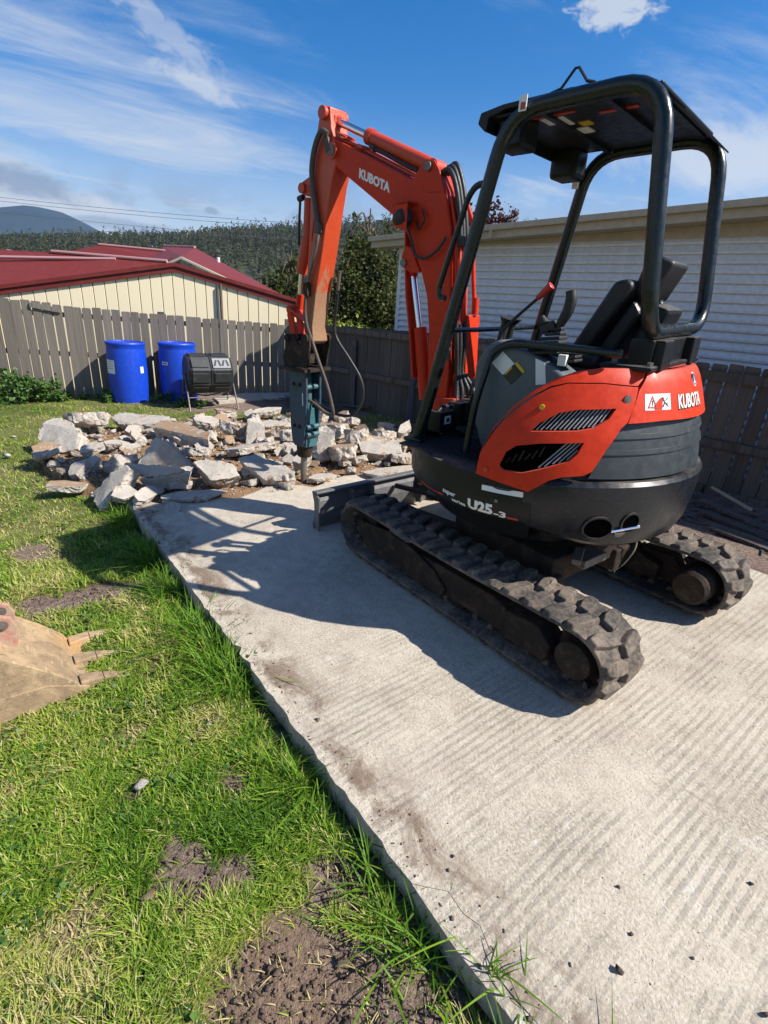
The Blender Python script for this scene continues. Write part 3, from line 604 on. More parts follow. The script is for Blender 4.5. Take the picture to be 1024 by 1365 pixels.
crown_tree('gum_tree', 'thin sparse gum tree standing far behind the white shed corner', 'tree', (-0.55, 30, -1.5), [(-.1, 0, 6.2, .9, .8, .8), (.9, 0, 5.9, .8, .8, .7), (.2, 0, 4.8, 1.0, .9, 1.0), (1.9, 0, 5.0, .8, .7, .8)], 1500, 0.17, 'leaf_gum', 0.10, 9, 6)
crown_tree('purple_leaf_tree', 'purple-leaved tree showing above the white shed roof', 'tree', (3.1, 22, -1.1), [(-.5, 0, 5.6, .55, .6, .75), (-.9, 0, 5.5, .5, .6, .8), (.1, 0, 5.75, .5, .6, .8), (.7, 0, 5.6, .45, .6, .75), (0, 0, 4.6, 1.2, 1.0, .8), (-1.1, 0, 5.0, .5, .5, .7), (.95, 0, 6.0, .2, .2, .45)], 5200, 0.12, 'leaf_pur', 0.1, 12, 7)
crown_tree('autumn_tree', 'yellowing tree at the far left beyond the green roofed house', 'tree', (-34.5, 46, -2.2), [(0, 0, 4.6, 1.9, 1.6, 1.5), (.9, 0, 3.6, 1.4, 1.2, 1.1), (-1.5, 0, 4.0, 1.5, 1.3, 1.4)], 1300, 0.4, 'leaf_yel', 0.16, 6, 8)
crown_tree('cypress', 'dark narrow cypress beyond the red roofs', 'tree', (-36.6, 60, -2.4), [(0, 0, 4.0, .95, .9, 2.6), (0, 0, 6.0, .7, .7, 1.8)], 900, 0.5, 'leaf_dark', 0.15, 3, 9)
crown_tree('garden_shrub', 'pale yellow-green shrub beside the dark cypress', 'shrub', (-24.8, 40, -2.3), [(0, 0, 3.9, .75, .7, .8), (.4, 0, 3.2, .8, .7, .8)], 500, 0.3, 'leaf_yel', 0.1, 4, 10)
for i, (x, y, hgt, lab) in enumerate([(-6.6, 34, 5.2, 'mid green bushy tree left of the dark conifer, beyond the red roof'), (-10.5, 58, 8.0, 'small dark tree at the foot of the forested hill')]):
    crown_tree('bushy_tree', lab, 'tree', (x, y, -2.4), [(0, 0, hgt*.62, hgt*.22, hgt*.2, hgt*.24), (hgt*.14, 0, hgt*.48, hgt*.2, hgt*.18, hgt*.2), (-hgt*.15, 0, hgt*.5, hgt*.18, hgt*.18, hgt*.2)], 900, hgt*.05, 'leaf_gum' if i == 0 else 'leaf_dark', 0.1, 6, 20+i)

# ------------------------------------------------------------------ rear paling fence (left of the picture)
LA = rad(17.04); LD = Vector((math.cos(LA), math.sin(LA), 0)); LN = Vector((-math.sin(LA), math.cos(LA), 0)); LP = Vector((-5.747, 8.529, 0))
RA = rad(-43.18); RD = Vector((math.cos(RA), math.sin(RA), 0)); RN = Vector((-math.sin(RA), math.cos(RA), 0)); RP = Vector((0.279, 7.748, 0))
S_CORNER = (Vector((-1.832, 9.729, 0))-LP).dot(LD)
def wallR(d, n): return Matrix((d, n, Vector((0, 0, 1)))).transposed()
fl = thing('paling_fence', 'sunlit grey paling fence with open gaps behind the blue drums', 'fence', tuple(LP))
pal_mesh = {}
def paling(parent, D, Nn, P0, s, w, z0, z1, mat, lean, key, off=0.0):
    k = (key, rr.randrange(6))
    if k not in pal_mesh:
        mb = MB(); q = random.Random(hash(k) & 0xffff); c1, c2 = q.uniform(0, .012), q.uniform(0, .012)
        pts = [(-.5, 0), (.5, 0), (.5, 1-c1*2), (.42, 1-c1*.3), (-.4, 1-c2*.3), (-.5, 1-c2*2)]
        mb.prism(pts, -0.006, 0.006); o = mb.build('paling', mat, None); pal_mesh[k] = o.data; bpy.data.objects.remove(o)
    o = bpy.data.objects.new('paling', pal_mesh[k]); COL.objects.link(o); o.parent = parent
    p = P0+D*s+Nn*off; o.location = (p.x-parent.location.x, p.y-parent.location.y, z0)
    o.rotation_euler = Matrix.Rotation(lean, 3, Nn).to_3x3().to_euler(); o.rotation_euler.rotate_axis('Z', math.atan2(D.y, D.x)); o.scale = (w, 1, z1-z0)
    return o
s = -4.2
while s < S_CORNER-0.05:
    p = LP+LD*s; gz = float(ground_z(p.x, p.y)); w = 0.145+rr.uniform(-.004, .004) if s < -.2 else 0.126+rr.uniform(-.004, .004)
    top = np.interp(s, [-4, -.16, 0.65, 3.3, 4.1], [1.40, 1.292, 1.235, 1.15, 1.135])+rr.uniform(-.012, .01)
    paling(fl, LD, LN, LP, s+w/2, w, gz-0.02, top, 'paling', rr.uniform(-.008, .008), 'L', rr.uniform(-.004, .004))
    s += w+(0.013+rr.uniform(-.005, .006) if rr.random() < .9 else 0.008)
for zt in (1.10, 0.50):
    mb = MB(); a = LP+LD*-4.2+LN*0.03; b = LP+LD*S_CORNER+LN*0.03; mb.bar((a.x-LP.x, a.y-LP.y, zt+.09), (b.x-LP.x, b.y-LP.y, zt-.07), 0.04, 0.075); mb.build('rail', 'paling_dk', fl)
for sp in (-3.2, -0.6, 1.9, 4.0):
    mb = MB(); p = LP+LD*sp+LN*0.1; mb.box((p.x-LP.x, p.y-LP.y, 0.5), (0.10, 0.10, 1.45), wallR(LD, LN)); mb.build('post', 'paling_dk', fl)
mb = MB(); a = LP+LD*0.02-LN*0.02; b = LP+LD*0.44-LN*0.02; mb.bar((a.x-LP.x, a.y-LP.y, 1.225), (b.x-LP.x, b.y-LP.y, 1.165), 0.02, 0.07); mb.build('cover_board', 'paling', fl)

# right-hand fence: rails on this side, thin gaps
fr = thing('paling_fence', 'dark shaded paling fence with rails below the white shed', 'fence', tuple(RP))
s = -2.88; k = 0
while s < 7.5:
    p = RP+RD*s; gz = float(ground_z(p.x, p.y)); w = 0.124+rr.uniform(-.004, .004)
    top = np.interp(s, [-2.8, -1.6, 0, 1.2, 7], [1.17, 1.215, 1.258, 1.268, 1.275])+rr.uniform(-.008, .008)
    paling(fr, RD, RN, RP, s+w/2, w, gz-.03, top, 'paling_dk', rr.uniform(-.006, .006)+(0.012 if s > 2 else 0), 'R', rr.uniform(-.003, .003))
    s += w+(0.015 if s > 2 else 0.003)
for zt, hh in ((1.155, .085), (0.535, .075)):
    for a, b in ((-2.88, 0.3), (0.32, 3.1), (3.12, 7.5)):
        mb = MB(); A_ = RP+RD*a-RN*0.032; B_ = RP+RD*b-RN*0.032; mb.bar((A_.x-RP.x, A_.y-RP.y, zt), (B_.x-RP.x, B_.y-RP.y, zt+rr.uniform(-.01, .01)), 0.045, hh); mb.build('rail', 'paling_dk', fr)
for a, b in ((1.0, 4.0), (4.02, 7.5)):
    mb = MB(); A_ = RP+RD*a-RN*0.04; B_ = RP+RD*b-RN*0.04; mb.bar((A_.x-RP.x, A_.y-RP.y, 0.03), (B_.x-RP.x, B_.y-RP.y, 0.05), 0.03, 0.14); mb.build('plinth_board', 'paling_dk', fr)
mb = MB(); A_ = RP+RD*-1.22-RN*0.05; mb.bar((A_.x-RP.x, A_.y-RP.y, -.15), (A_.x-RP.x-.01, A_.y-RP.y, 1.03), 0.09, 0.07, (1, 0, 0)); mb.build('post', 'paling_dk', fr)
mb = MB(); A_ = RP+RD*0.06-RN*0.09; mb.bar((A_.x-RP.x, A_.y-RP.y, -.2), (A_.x-RP.x+.03, A_.y-RP.y, 1.0), 0.06, 0.05, (1, 0, 0)); mb.build('steel_post', 'bluepost', fr)

# ------------------------------------------------------------------ cream shed with red barge boards behind the rear fence
cp = LP+LN*1.0; cs = thing('garden_shed', 'cream sheet-clad shed with low red gable behind the rear fence', 'shed', (cp.x, cp.y, 0))
SAP = (Vector((-4.02, 10.10, 0))-cp).dot(LD)
def gab(s): return 1.89-0.200*(SAP-s) if s < SAP else 1.89-0.212*(s-SAP)
s = -3.0; PW = 0.187
RLm = wallR(LD, LN)
while s < 4.6:
    mb = MB(); a, b = s, s+PW-0.012
    for (q0, q1, dd) in ((a, b, 0.0),):
        pts = [(q0, -0.9), (q1, -0.9), (q1, gab(q1))]+([(SAP, gab(SAP))] if q0 < SAP < q1 else [])+[(q0, gab(q0))]
        mb.prism(pts, 0.0, 0.03)
    o = mb.build('wall_panel', 'cream', cs, bevel=0.004, bseg=1); o.rotation_euler.z = LA; s += PW
mb = MB(); mb.prism([(-3, -.9), (4.6, -.9), (4.6, gab(4.6)-.02), (SAP, 1.87), (-3, gab(-3)-.02)], 0.025, 0.05); o = mb.build('wall_backing', 'bark', cs); o.rotation_euler.z = LA
mb = MB(); L_ = (-3.3, gab(-3.3)); A_ = (SAP, 1.89); R_ = (4.75, gab(4.75))
mb.prism([(L_[0], L_[1]-.01), (A_[0], A_[1]-.01), (R_[0], R_[1]-.01), (R_[0], R_[1]+.10), (A_[0], A_[1]+.105), (L_[0], L_[1]+.10)], -0.035, -0.004)
mb.prism([(L_[0], L_[1]+.075), (A_[0], A_[1]+.08), (R_[0], R_[1]+.075), (R_[0], R_[1]+.135), (A_[0], A_[1]+.145), (L_[0], L_[1]+.135)], -0.06, -0.038)
o = mb.build('barge_board', 'redroof', cs); o.rotation_euler.z = LA
for (a, b) in (((L_[0], L_[1]+.09), (A_[0], A_[1]+.10)), ((A_[0], A_[1]+.10), (R_[0], R_[1]+.09))):
    mb = MB(); n = 40; top = []
    mb.prism([a, b, (b[0], b[1]+.03), (a[0], a[1]+.03)], -0.002, 5.5); o = mb.build('roof', 'redroof', cs); o.rotation_euler.z = LA
sd = (Vector((-3.30, 10.33, 0))-cp).dot(LD)
mb = MB(); mb.cyl((sd, -.05, -.8), (sd, -.05, gab(sd)), 0.028, seg=10); o = mb.build('downpipe', 'bark', cs); o.rotation_euler.z = LA

# red roofed house behind
rh = thing('house', 'red roofed house with cream gable trim beyond the cream shed', 'house', (-9, 20, -1.6))
def rel(p): return (p[0]+9, p[1]-20, p[2]+1.6)
def roof_poly(name, pts, mat, th=0.08, nrm=(0, 0.3, -1)): mb = MB(); mb.poly([rel(p) for p in pts], nrm, th); return mb.build(name, mat, rh)
roof_poly('roof', [(-15.0, 14.6, 1.0), (-5.2, 14.6, 1.0), (-7.0, 17.0, 2.32), (-10.6, 17.4, 2.40), (-12.9, 17.6, 2.39), (-16.5, 17.6, 2.36)], 'redroof')
roof_poly('roof', [(-14.9, 22.5, 2.3), (-9.0, 21.0, 2.2), (-8.3, 21.5, 2.45), (-9.75, 23.2, 2.98), (-12.4, 23.4, 3.07), (-13.9, 22.9, 2.55)], 'redroof')
roof_poly('roof', [(-6.92, 18.0, 2.57), (-8.66, 24.0, 3.26), (-3.50, 19.0, 1.45), (-3.9, 16.2, 1.45), (-5.54, 18.0, 2.03)], 'redroof')
roof_poly('roof', [(-6.92, 18.0, 2.57), (-8.66, 24.0, 3.26), (-10.82, 26.0, 3.36), (-9.6, 21, 2.45), (-7.8, 18.2, 2.2)], 'redroof')
roof_poly('gable_wall', [(-6.90, 18.05, 2.42), (-7.9, 18.05, 2.0), (-5.2, 18.05, 1.7)], 'greenroof', 0.05, (0, 1, 0))
for a, b in (((-6.92, 17.95, 2.53), (-7.5, 17.95, 2.27)), ((-6.92, 17.95, 2.53), (-5.40, 17.95, 1.96))):
    mb = MB(); mb.bar(rel(a), rel(b), 0.06, 0.14, (0, -1, 0)); mb.build('barge_board', 'creamtrim', rh)
for a, b in (((-13.4, 16.5, 2.06), (-8.6, 17.1, 2.32)), ((-10.7, 17.4, 2.43), (-7.0, 17.0, 2.36)), ((-9.6, 23.2, 3.02), (-12.4, 23.4, 3.10)), ((-8.66, 24.0, 3.29), (-10.8, 26, 3.39))):
    mb = MB(); mb.cyl(rel(a), rel(b), 0.05, seg=8); mb.build('ridge_cap', 'redcap', rh)
mb = MB(); mb.cyl(rel((-7.06, 22.0, 2.2)), rel((-7.06, 22.0, 2.85)), 0.06, seg=10); mb.build('flue_pipe', 'decal', rh)
mb = MB(); mb.box(rel((-9.5, 20.5, -.4)), (10.5, 7.5, 2.6)); mb.build('wall', 'brick', rh)
gh = thing('house', 'house with pale green gable roof at the left edge beyond the fence', 'house', (-27.6, 40, -2))
mb = MB(); mb.prism([(-3.2, 4.3), (0, 5.25), (0, 5.45), (-3.2, 4.5)], -.3, 7); mb.build('roof', 'greenroof', gh); mb = MB(); mb.prism([(0, 5.25), (2.2, 4.55), (2.2, 4.75), (0, 5.45)], -.3, 7); mb.build('roof', 'greenroof', gh)
mb = MB(); mb.prism([(-2.8, 0), (1.9, 0), (1.9, 4.6), (0, 5.2), (-2.8, 4.4)], 0, 6.6); mb.build('wall', 'brick', gh)

# ------------------------------------------------------------------ white weatherboard shed on the right
wp = Vector((0.015, 9.09, 0)); ws = thing('weatherboard_shed', 'white weatherboard shed with khaki eaves behind the right-hand fence', 'shed', (wp.x, wp.y, 0)); LEN = 11.0
z = -0.2; bmesh_ = None
while z < 2.41:
    if bmesh_ is None:
        mb = MB(); n = 2; a = [(0, -.040, 0), (0, -.043, .022), (0, -.004, .099), (0, 0.012, .099), (0, .012, 0)]
        mb.add([(0.03, p[1], p[2]) for p in a]+[(LEN, p[1], p[2]) for p in a], [(0, 1, 2, 3, 4), (9, 8, 7, 6, 5)]+[(i, i+5, (i+1) % 5+5, (i+1) % 5) for i in range(5)])
        o = mb.build('weatherboard', 'weatherboard', ws); bmesh_ = o.data
    else: o = bpy.data.objects.new('weatherboard', bmesh_); COL.objects.link(o); o.parent = ws
    o.rotation_euler.z = RA; o.location.z = z; z += 0.092
def wsb(name, mb, mat, **k): o = mb.build(name, mat, ws, **k); o.rotation_euler.z = RA; return o
mb = MB(); mb.box((0.0, -.012, 1.1), (0.07, 0.06, 2.7)); wsb('corner_trim', mb, 'weatherboard')
mb = MB(); mb.box((0.05, 3.0, 1.1), (0.08, 5.9, 2.6)); mb.box((LEN/2+.05, 0.12, 1.1), (LEN-.1, 0.1, 2.6)); wsb('wall', mb, 'weatherboard')
def fz(x): return np.interp(x, [-0.35, 4.56, 12], [2.39, 2.55, 2.79])
def band(x0, x1, y0, y1, a, b): 
    mb = MB(); mb.prism([(x0, fz(x0)+a), (x1, fz(x1)+a), (x1, fz(x1)+b), (x0, fz(x0)+b)], y0, y1); return mb
wsb('fascia', band(-.35, LEN, -.36, -.335, 0.0, .085), 'fascia'); wsb('gutter', band(-.38, LEN, -.42, -.363, .082, .15), 'fascia', bevel=.008)
wsb('roof', band(-.35, LEN, -.334, 6, .10, .145), 'roofgrey'); wsb('soffit', band(-.34, LEN, -.333, -.03, .012, .03), 'fascia')
mb = MB(); mb.prism([(0.04, 2.43), (LEN, 2.43), (LEN, fz(LEN)+.010), (2.0, fz(2.0)+.008)], -.030, .05); wsb('frieze_board', mb, 'fascia')
for x in (1.9, 4.9, 7.9):
    mb = MB(); mb.box((x, -.424, fz(x)+.04), (.035, .012, .085)); wsb('gutter_bracket', mb, 'fascia')

# ------------------------------------------------------------------ power lines
def wire(label, p0, p1, sag, r=0.02, group='power lines across the sky'):
    p0, p1 = Vector(p0), Vector(p1); pts = [p0.lerp(p1, t/16)-Vector((0, 0, sag*4*(t/16)*(1-t/16))) for t in range(17)]
    mb = MB(); mb.tube(pts, r, 5); tag(mb.build('power_line', 'wire'), label, 'power line', group)
wire('uppermost power line crossing the sky left of the arm', (-60, 62, 10.3), (28, 60, 9.9), 1.3)
wire('second power line just under the uppermost one', (-60, 62.6, 10.05), (28, 60.6, 9.6), 1.35)
wire('lower power line crossing just above the forested hill', (-70, 70, 9.6), (34, 70, 8.1), 0.7)
wire('thin power line crossing in front of the hill forest', (-24, 40, 4.95), (10, 40, 6.2), 0.15, 0.012)
wire('lowest thin power line in front of the hill forest', (-26, 50, 4.8), (14, 50, 5.6), 0.2, 0.012)

# ================================================================== EXCAVATOR
EX = thing('excavator', 'orange mini excavator with canopy and hydraulic breaker parked on the concrete slab', 'excavator', mat=SITE)
HR = []      # parts drawn in the frame of the slewing upper body
def H(mb, name, mat, parent=None, **k):
    o = mb.build(name, mat, EX if parent is None else parent, **k)
    if parent is None: o.rotation_euler.z = HYAW
    return o
def T(mb, name, mat, parent=None, **k): return mb.build(name, mat, EX if parent is None else parent, **k)

# ---- tracks
CF, CR, CZ, RB, BT = 0.86, -0.80, 0.205, 0.172, 0.028     # idler, sprocket, axle height, belt radius, belt thickness
SPAN = CF-CR; PER = 2*SPAN+2*math.pi*RB
def loop(s, off):
    s = s % PER; r = RB+off
    sag = 0
    if s < SPAN: x = CR+s; sag = -0.014*math.sin(math.pi*s/SPAN)**2; return Vector((x, 0, CZ+r+sag)), Vector((0, 0, 1))
    s -= SPAN
    if s < math.pi*RB: a = math.pi/2-s/RB; return Vector((CF+r*math.cos(a), 0, CZ+r*math.sin(a))), Vector((math.cos(a), 0, math.sin(a)))
    s -= math.pi*RB
    if s < SPAN: return Vector((CF-s, 0, CZ-r)), Vector((0, 0, -1))
    s -= SPAN; a = -math.pi/2-s/RB
    return Vector((CR+r*math.cos(a), 0, CZ+r*math.sin(a))), Vector((math.cos(a), 0, math.sin(a)))
def track(side):
    c = side*0.60; mb = MB(); n = 120
    vs = []; sec = [(-.148, 0), (-.150, -BT*.6), (-.12, -BT), (.12, -BT), (.150, -BT*.6), (.148, 0)]
    for i in range(n):
        for v, o in sec: p, _ = loop(i*PER/n, o); vs.append((p.x, c+v, p.z))
    m = len(sec); mb.add(vs, [(i*m+k, i*m+(k+1) % m, ((i+1) % n)*m+(k+1) % m, ((i+1) % n)*m+k) for i in range(n) for k in range(m)])
    NL = 38; pit = PER/NL; q = random.Random(side+5)
    for row in (0, 1):
        for i in range(NL):
            s0 = (i+0.5*row)*pit; va, vb = (-.004, .151) if row == 0 else (.004, -.151)      # from the middle out
            sk = 0.030
            def P(s, v, o): p, _ = loop(s, o); return (p.x, c+v, p.z)
            j = lambda a: q.uniform(-a, a)
            ring = [(-.030, 0), (-.034, .35), (-.030, .7), (-.022, 1.0), (.022, 1.0), (.036, .7), (.036, .35), (.026, 0)]
            lo = [P(s0+ds*1.18+sk*t, va+(vb-va)*t, -.004) for ds, t in ring]
            hi = [P(s0+ds*0.80+sk*t+j(.003), va+(vb-va)*(0.05+0.88*t), .028-.008*(t > .9)+j(.003)) for ds, t in ring]
            mb.add(lo+hi, [tuple(range(8, 16))]+[(a, (a+1) % 8, (a+1) % 8+8, a+8) for a in range(8)])
    for i in range(NL):        # inner drive lugs
        s0 = i*pit
        for dv in (-.05, .05):
            b = [loop(s0+a, -BT)[0] for a in (-.02, .02)]; t = [loop(s0+a, -BT-.028)[0] for a in (-.012, .012)]
            mb.add([(b[0].x, c+dv-.02, b[0].z), (b[1].x, c+dv-.02, b[1].z), (b[1].x, c+dv+.02, b[1].z), (b[0].x, c+dv+.02, b[0].z), (t[0].x, c+dv-.012, t[0].z), (t[1].x, c+dv-.012, t[1].z), (t[1].x, c+dv+.012, t[1].z), (t[0].x, c+dv+.012, t[0].z)],
                   [(4, 5, 6, 7), (0, 1, 5, 4), (1, 2, 6, 5), (2, 3, 7, 6), (3, 0, 4, 7)])
    t = T(mb, 'rubber_track', 'track', bevel=0.005, bseg=2, smooth=38)
    mb = MB(); y0, y1 = c-.085, c+.085
    mb.prism([(-.56, .10), (.60, .10), (.60, .155), (.30, .26), (-.30, .27), (-.56, .20)], y0, y1)
    T(mb, 'track_frame', 'rust', t, bevel=.008)
    mb = MB(); mb.prism([(.05, .085), (.80, .10), (.83, .16), (.80, .27), (.55, .30), (.30, .28), (.12, .22), (.02, .15)], c+side*.086, c+side*.105)
    T(mb, 'frame_plate', 'rust', t, bevel=.006)
    mb = MB(); mb.cyl((CF, c-.05, CZ), (CF, c+.05, CZ), RB-BT-.014, seg=28); mb.cyl((CF, c-.09, CZ), (CF, c+.09, CZ), .055, seg=16); T(mb, 'idler_wheel', 'rust', t, smooth=40)
    mb = MB(); mb.cyl((CR, c-.03, CZ), (CR, c+.03, CZ), RB-BT-.02, seg=24)
    for i in range(11): a = i*2*math.pi/11; mb.box((CR+.135*math.cos(a), c, CZ+.135*math.sin(a)), (.035, .05, .035), Matrix.Rotation(-a, 3, 'Y'))
    T(mb, 'sprocket', 'rust', t)
    mb = MB(); mb.cyl((CR, c+.03*side, CZ), (CR, c+.115*side, CZ), .098, .088, 26); mb.cyl((CR, c+.115*side, CZ), (CR, c+.125*side, CZ), .088, .070, 26)
    mb.cyl((CR, c-.03*side, CZ), (CR, c-.20*side, CZ), .105, .10, 26); mb.cyl((CR, c-.20*side, CZ), (CR, c-.222*side, CZ), .10, .085, 26)
    T(mb, 'final_drive', 'rust', t, smooth=40)
    mb = MB(); mb.prism([(-.66, .10), (-.42, .10), (-.40, .25), (-.60, .27), (-.68, .2)], c-side*.02, c+side*.11); T(mb, 'drive_bracket', 'rust', t, bevel=.01)
    for u in (-.42, -.05, .32, .62):
        mb = MB(); mb.cyl((u, c-.07, .095), (u, c+.07, .095), .052, seg=16); mb.cyl((u, c-.08, .095), (u, c+.08, .095), .024, seg=10); T(mb, 'roller', 'rust', t, smooth=40)
    mb = MB(); mb.cyl((.0, c-.05, .315), (.0, c+.05, .315), .03, seg=12); T(mb, 'roller', 'rust', t, smooth=40)
    return t
tl = track(1); trt = track(-1)

# ---- undercarriage, slew ring, blade
mb = MB(); mb.box((-.02, 0, .33), (.74, .66, .16)); mb.box((.38, .38, .24), (.16, .24, .14)); mb.box((.38, -.38, .24), (.16, .24, .14)); mb.box((-.34, .38, .24), (.16, .24, .14)); mb.box((-.34, -.38, .24), (.16, .24, .14))
mb.cyl((.02, 0, .40), (.02, 0, .50), .30, seg=36); T(mb, 'car_body', 'rust', bevel=.012)
mb = MB(); mb.cyl((.02, 0, .50), (.02, 0, .565), .36, seg=44); T(mb, 'slew_ring', 'steel', smooth=40)
mb = MB(); mb.bar((-.40, .16, .36), (-.40, -.05, .36), .14, .05); mb.bar((-.46, .24, .40), (-.40, .12, .42), .05, .03); T(mb, 'belly_guard', 'steel', bevel=.006)
BU = 1.40
mb = MB(); pr_ = [(.030, .012), (.012, .06), (-.004, .14), (.000, .22), (.028, .30)]        # concave blade profile (du, z)
pts = [(BU+a, z) for a, z in pr_]+[(BU+a-.016, z) for a, z in pr_[::-1]]; mb.prism(pts, -.75, .75); bl = T(mb, 'dozer_blade', 'blade', bevel=.003, bseg=1)
mb = MB(); mb.box((BU-.02, 0, .300), (.055, 1.5, .018)); T(mb, 'top_rail', 'blade', bl, bevel=.004)
mb = MB(); mb.box((BU+.015, 0, .03), (.02, 1.5, .06)); T(mb, 'cutting_edge', 'steel', bl, bevel=.002)
for v in (-.742, -.44, .44, .742, .25, -.25):
    mb = MB(); mb.prism([(BU-.005, .02), (BU-.075, .03) if abs(v) < .7 else (BU-.06, .0), (BU-.07, .27), (BU+.005, .295)], v-.007, v+.007); T(mb, 'blade_rib', 'blade', bl, bevel=.003)
for v in (-.26, .26):
    mb = MB(); mb.bar((.34, v, .27), (BU-.03, v, .17), .06, .09, (0, 1, 0)); T(mb, 'push_arm', 'rust', bl, bevel=.008)
mb = MB(); mb.cyl((.42, 0, .36), (.95, 0, .28), .042, seg=16); T(mb, 'blade_cylinder', 'plastic', bl, smooth=40); mb = MB(); mb.cyl((.95, 0, .28), (BU-.04, 0, .22), .022, seg=14); T(mb, 'cylinder_rod', 'rust', bl, smooth=40)

# ---- upper body: a body of varying radius wrapped with panels
ZR = [(.40, .62), (.5, .71), (.56, .75), (.62, .775), (.9, .778), (1.0, .765), (1.13, .738), (1.3, .68), (1.37, .652), (1.42, .61)]
def RZ(z): return float(np.interp(z, [a for a, b in ZR], [b for a, b in ZR]))
def SP(th, z, off=0.0):
    t = rad(th); r = RZ(z)+off; u, v = r*math.cos(t), r*math.sin(t); return Vector((u, v, z))
K = math.pi/180*0.74
def wrap(name, outline, mat, holes=(), off=0.0, th=0.02, parent=None, step=0.035, mirror=False, surf=None, smooth=35):
    sf = surf or SP
    def dens(P, st):
        o = []
        for i in range(len(P)):
            a, b = P[i], P[(i+1) % len(P)]; L = math.hypot((b[0]-a[0])*K, b[1]-a[1]); m = max(1, int(math.ceil(L/st)))
            o += [((a[0]+(b[0]-a[0])*k/m)*K, a[1]+(b[1]-a[1])*k/m) for k in range(m)]
        return o
    loops = [dens(outline, step)]+[dens(h, step*.7) for h in holes]; vs = []; ed = []
    for lp in loops: o = len(vs); vs += lp; ed += [(o+i, o+(i+1) % len(lp)) for i in range(len(lp))]
    xs = [p[0] for p in loops[0]]; ys = [p[1] for p in loops[0]]; y = min(ys)+step*.5
    def dist(p): return min(math.hypot(p[0]-q[0], p[1]-q[1]) for q in vs[:nb])
    nb = len(vs)
    while y < max(ys):
        x = min(xs)+step*.5
        while x < max(xs):
            if in_poly(x, y, loops[0]) and not any(in_poly(x, y, h) for h in loops[1:]) and dist((x, y)) > step*.4: vs.append((x, y))
            x += step
        y += step
    r = delaunay_2d_cdt([Vector(p) for p in vs], ed, [], 0, 1e-6); V2, F2 = r[0], r[2]
    F2 = [f for f in F2 if (lambda c: in_poly(c[0], c[1], loops[0]) and not any(in_poly(c[0], c[1], h) for h in loops[1:]))((sum(V2[i].x for i in f)/len(f), sum(V2[i].y for i in f)/len(f)))]
    sg = -1 if mirror else 1; n = len(V2); A_ = [sf(p.x/K, p.y, off+th) for p in V2]; B_ = [sf(p.x/K, p.y, off) for p in V2]
    vs3 = [(p.x, p.y*sg, p.z) for p in A_+B_]; cnt = {}
    for f in F2:
        for i in range(len(f)): e = (f[i], f[(i+1) % len(f)]); cnt[e] = cnt.get(e, 0)+1
    side = [(a, b, b+n, a+n) for (a, b) in cnt if (b, a) not in cnt]
    mb = MB(); mb.add(vs3, [tuple(f) for f in F2]+[tuple(i+n for i in f[::-1]) for f in F2]+side)
    return H(mb, name, mat, parent, smooth=smooth)
def on_surf(vs, th0, z0, off, mirror=False, slope=0.0):    # flat print placed on the body at angle th0, height z0
    return [tuple(SP(th0+x/K, z0+y+slope*x, off)) for x, y in vs]
def print_on(name, vs, fs, th0, z0, mat, off, parent=None, slope=0.0):
    mb = MB(); mb.add(on_surf(vs, th0, z0, off, slope=slope), fs); return H(mb, name, mat, parent, fix=False)

# turntable deck with skirt
def deckR(t):
    c = math.cos(rad(t)); r = .772
    return r if c <= .60/.772 else (lambda q: q)(.60/c)
mb = MB(); prof = [(.90, 1.0), (.875, 1.006), (.74, 1.0), (.70, .975), (.685, .93), (.56, .80)]; ths = [t for t in range(-112, 113, 4)]
# smooth plan: blend of circle and flat front
def plan(t, k):
    r = deckR(t)*k; return r*math.cos(rad(t)), r*math.sin(rad(t))
vs = []
for z, k in prof: vs += [(*plan(t, k), z) for t in ths]
m = len(ths); fs = [(i*m+j, i*m+j+1, (i+1)*m+j+1, (i+1)*m+j) for i in range(len(prof)-1) for j in range(m-1)]
fs += [tuple(range(m)), tuple(range((len(prof)-1)*m+m-1, (len(prof)-1)*m-1, -1))]; fs += [tuple([i*m for i in range(len(prof))]), tuple([i*m+m-1 for i in range(len(prof)-1, -1, -1)])]
mb.add(vs, fs); deck = H(mb, 'deck_frame', 'plastic', smooth=30)
# counterweight
CWR = [(.57, .62), (.585, .70), (.61, .735), (.68, .765), (.86, .785), (.915, .785), (.932, .772), (.936, .70)]
mb = MB(); ths = list(range(109, 252, 4)); vs = []
def cwz(t, z): e = min(t-109, 251-t); return z+(max(0, 1-e/38.0)**1.5)*(0.085 if z < .75 else (-.012 if z > .9 else 0))
for r, z in [(b, a) for a, b in CWR]: vs += [(r*math.cos(rad(t)), r*math.sin(rad(t)), cwz(t, z)) for t in ths]
m = len(ths); kk = len(CWR); vs += [(.35*math.cos(rad(t)), .35*math.sin(rad(t)), z) for z in (.94, .60) for t in ths]
fs = [(i*m+j, i*m+j+1, (i+1)*m+j+1, (i+1)*m+j) for i in range(kk+1) for j in range(m-1)]+[((kk+1)*m+j, (kk+1)*m+j+1, j+1, j) for j in range(m-1)]
fs += [tuple(i*m for i in range(kk+2)), tuple(i*m+m-1 for i in range(kk+1, -1, -1))]
mb.add(vs, fs); cw = H(mb, 'counterweight', 'cast', smooth=28)
M['hollow_shade'] = NB('recess_shade_black').fin((0.002, 0.002, 0.002), 0.9, 0, None, 0.0)  # unreflecting black that paints the shade inside holes and vents
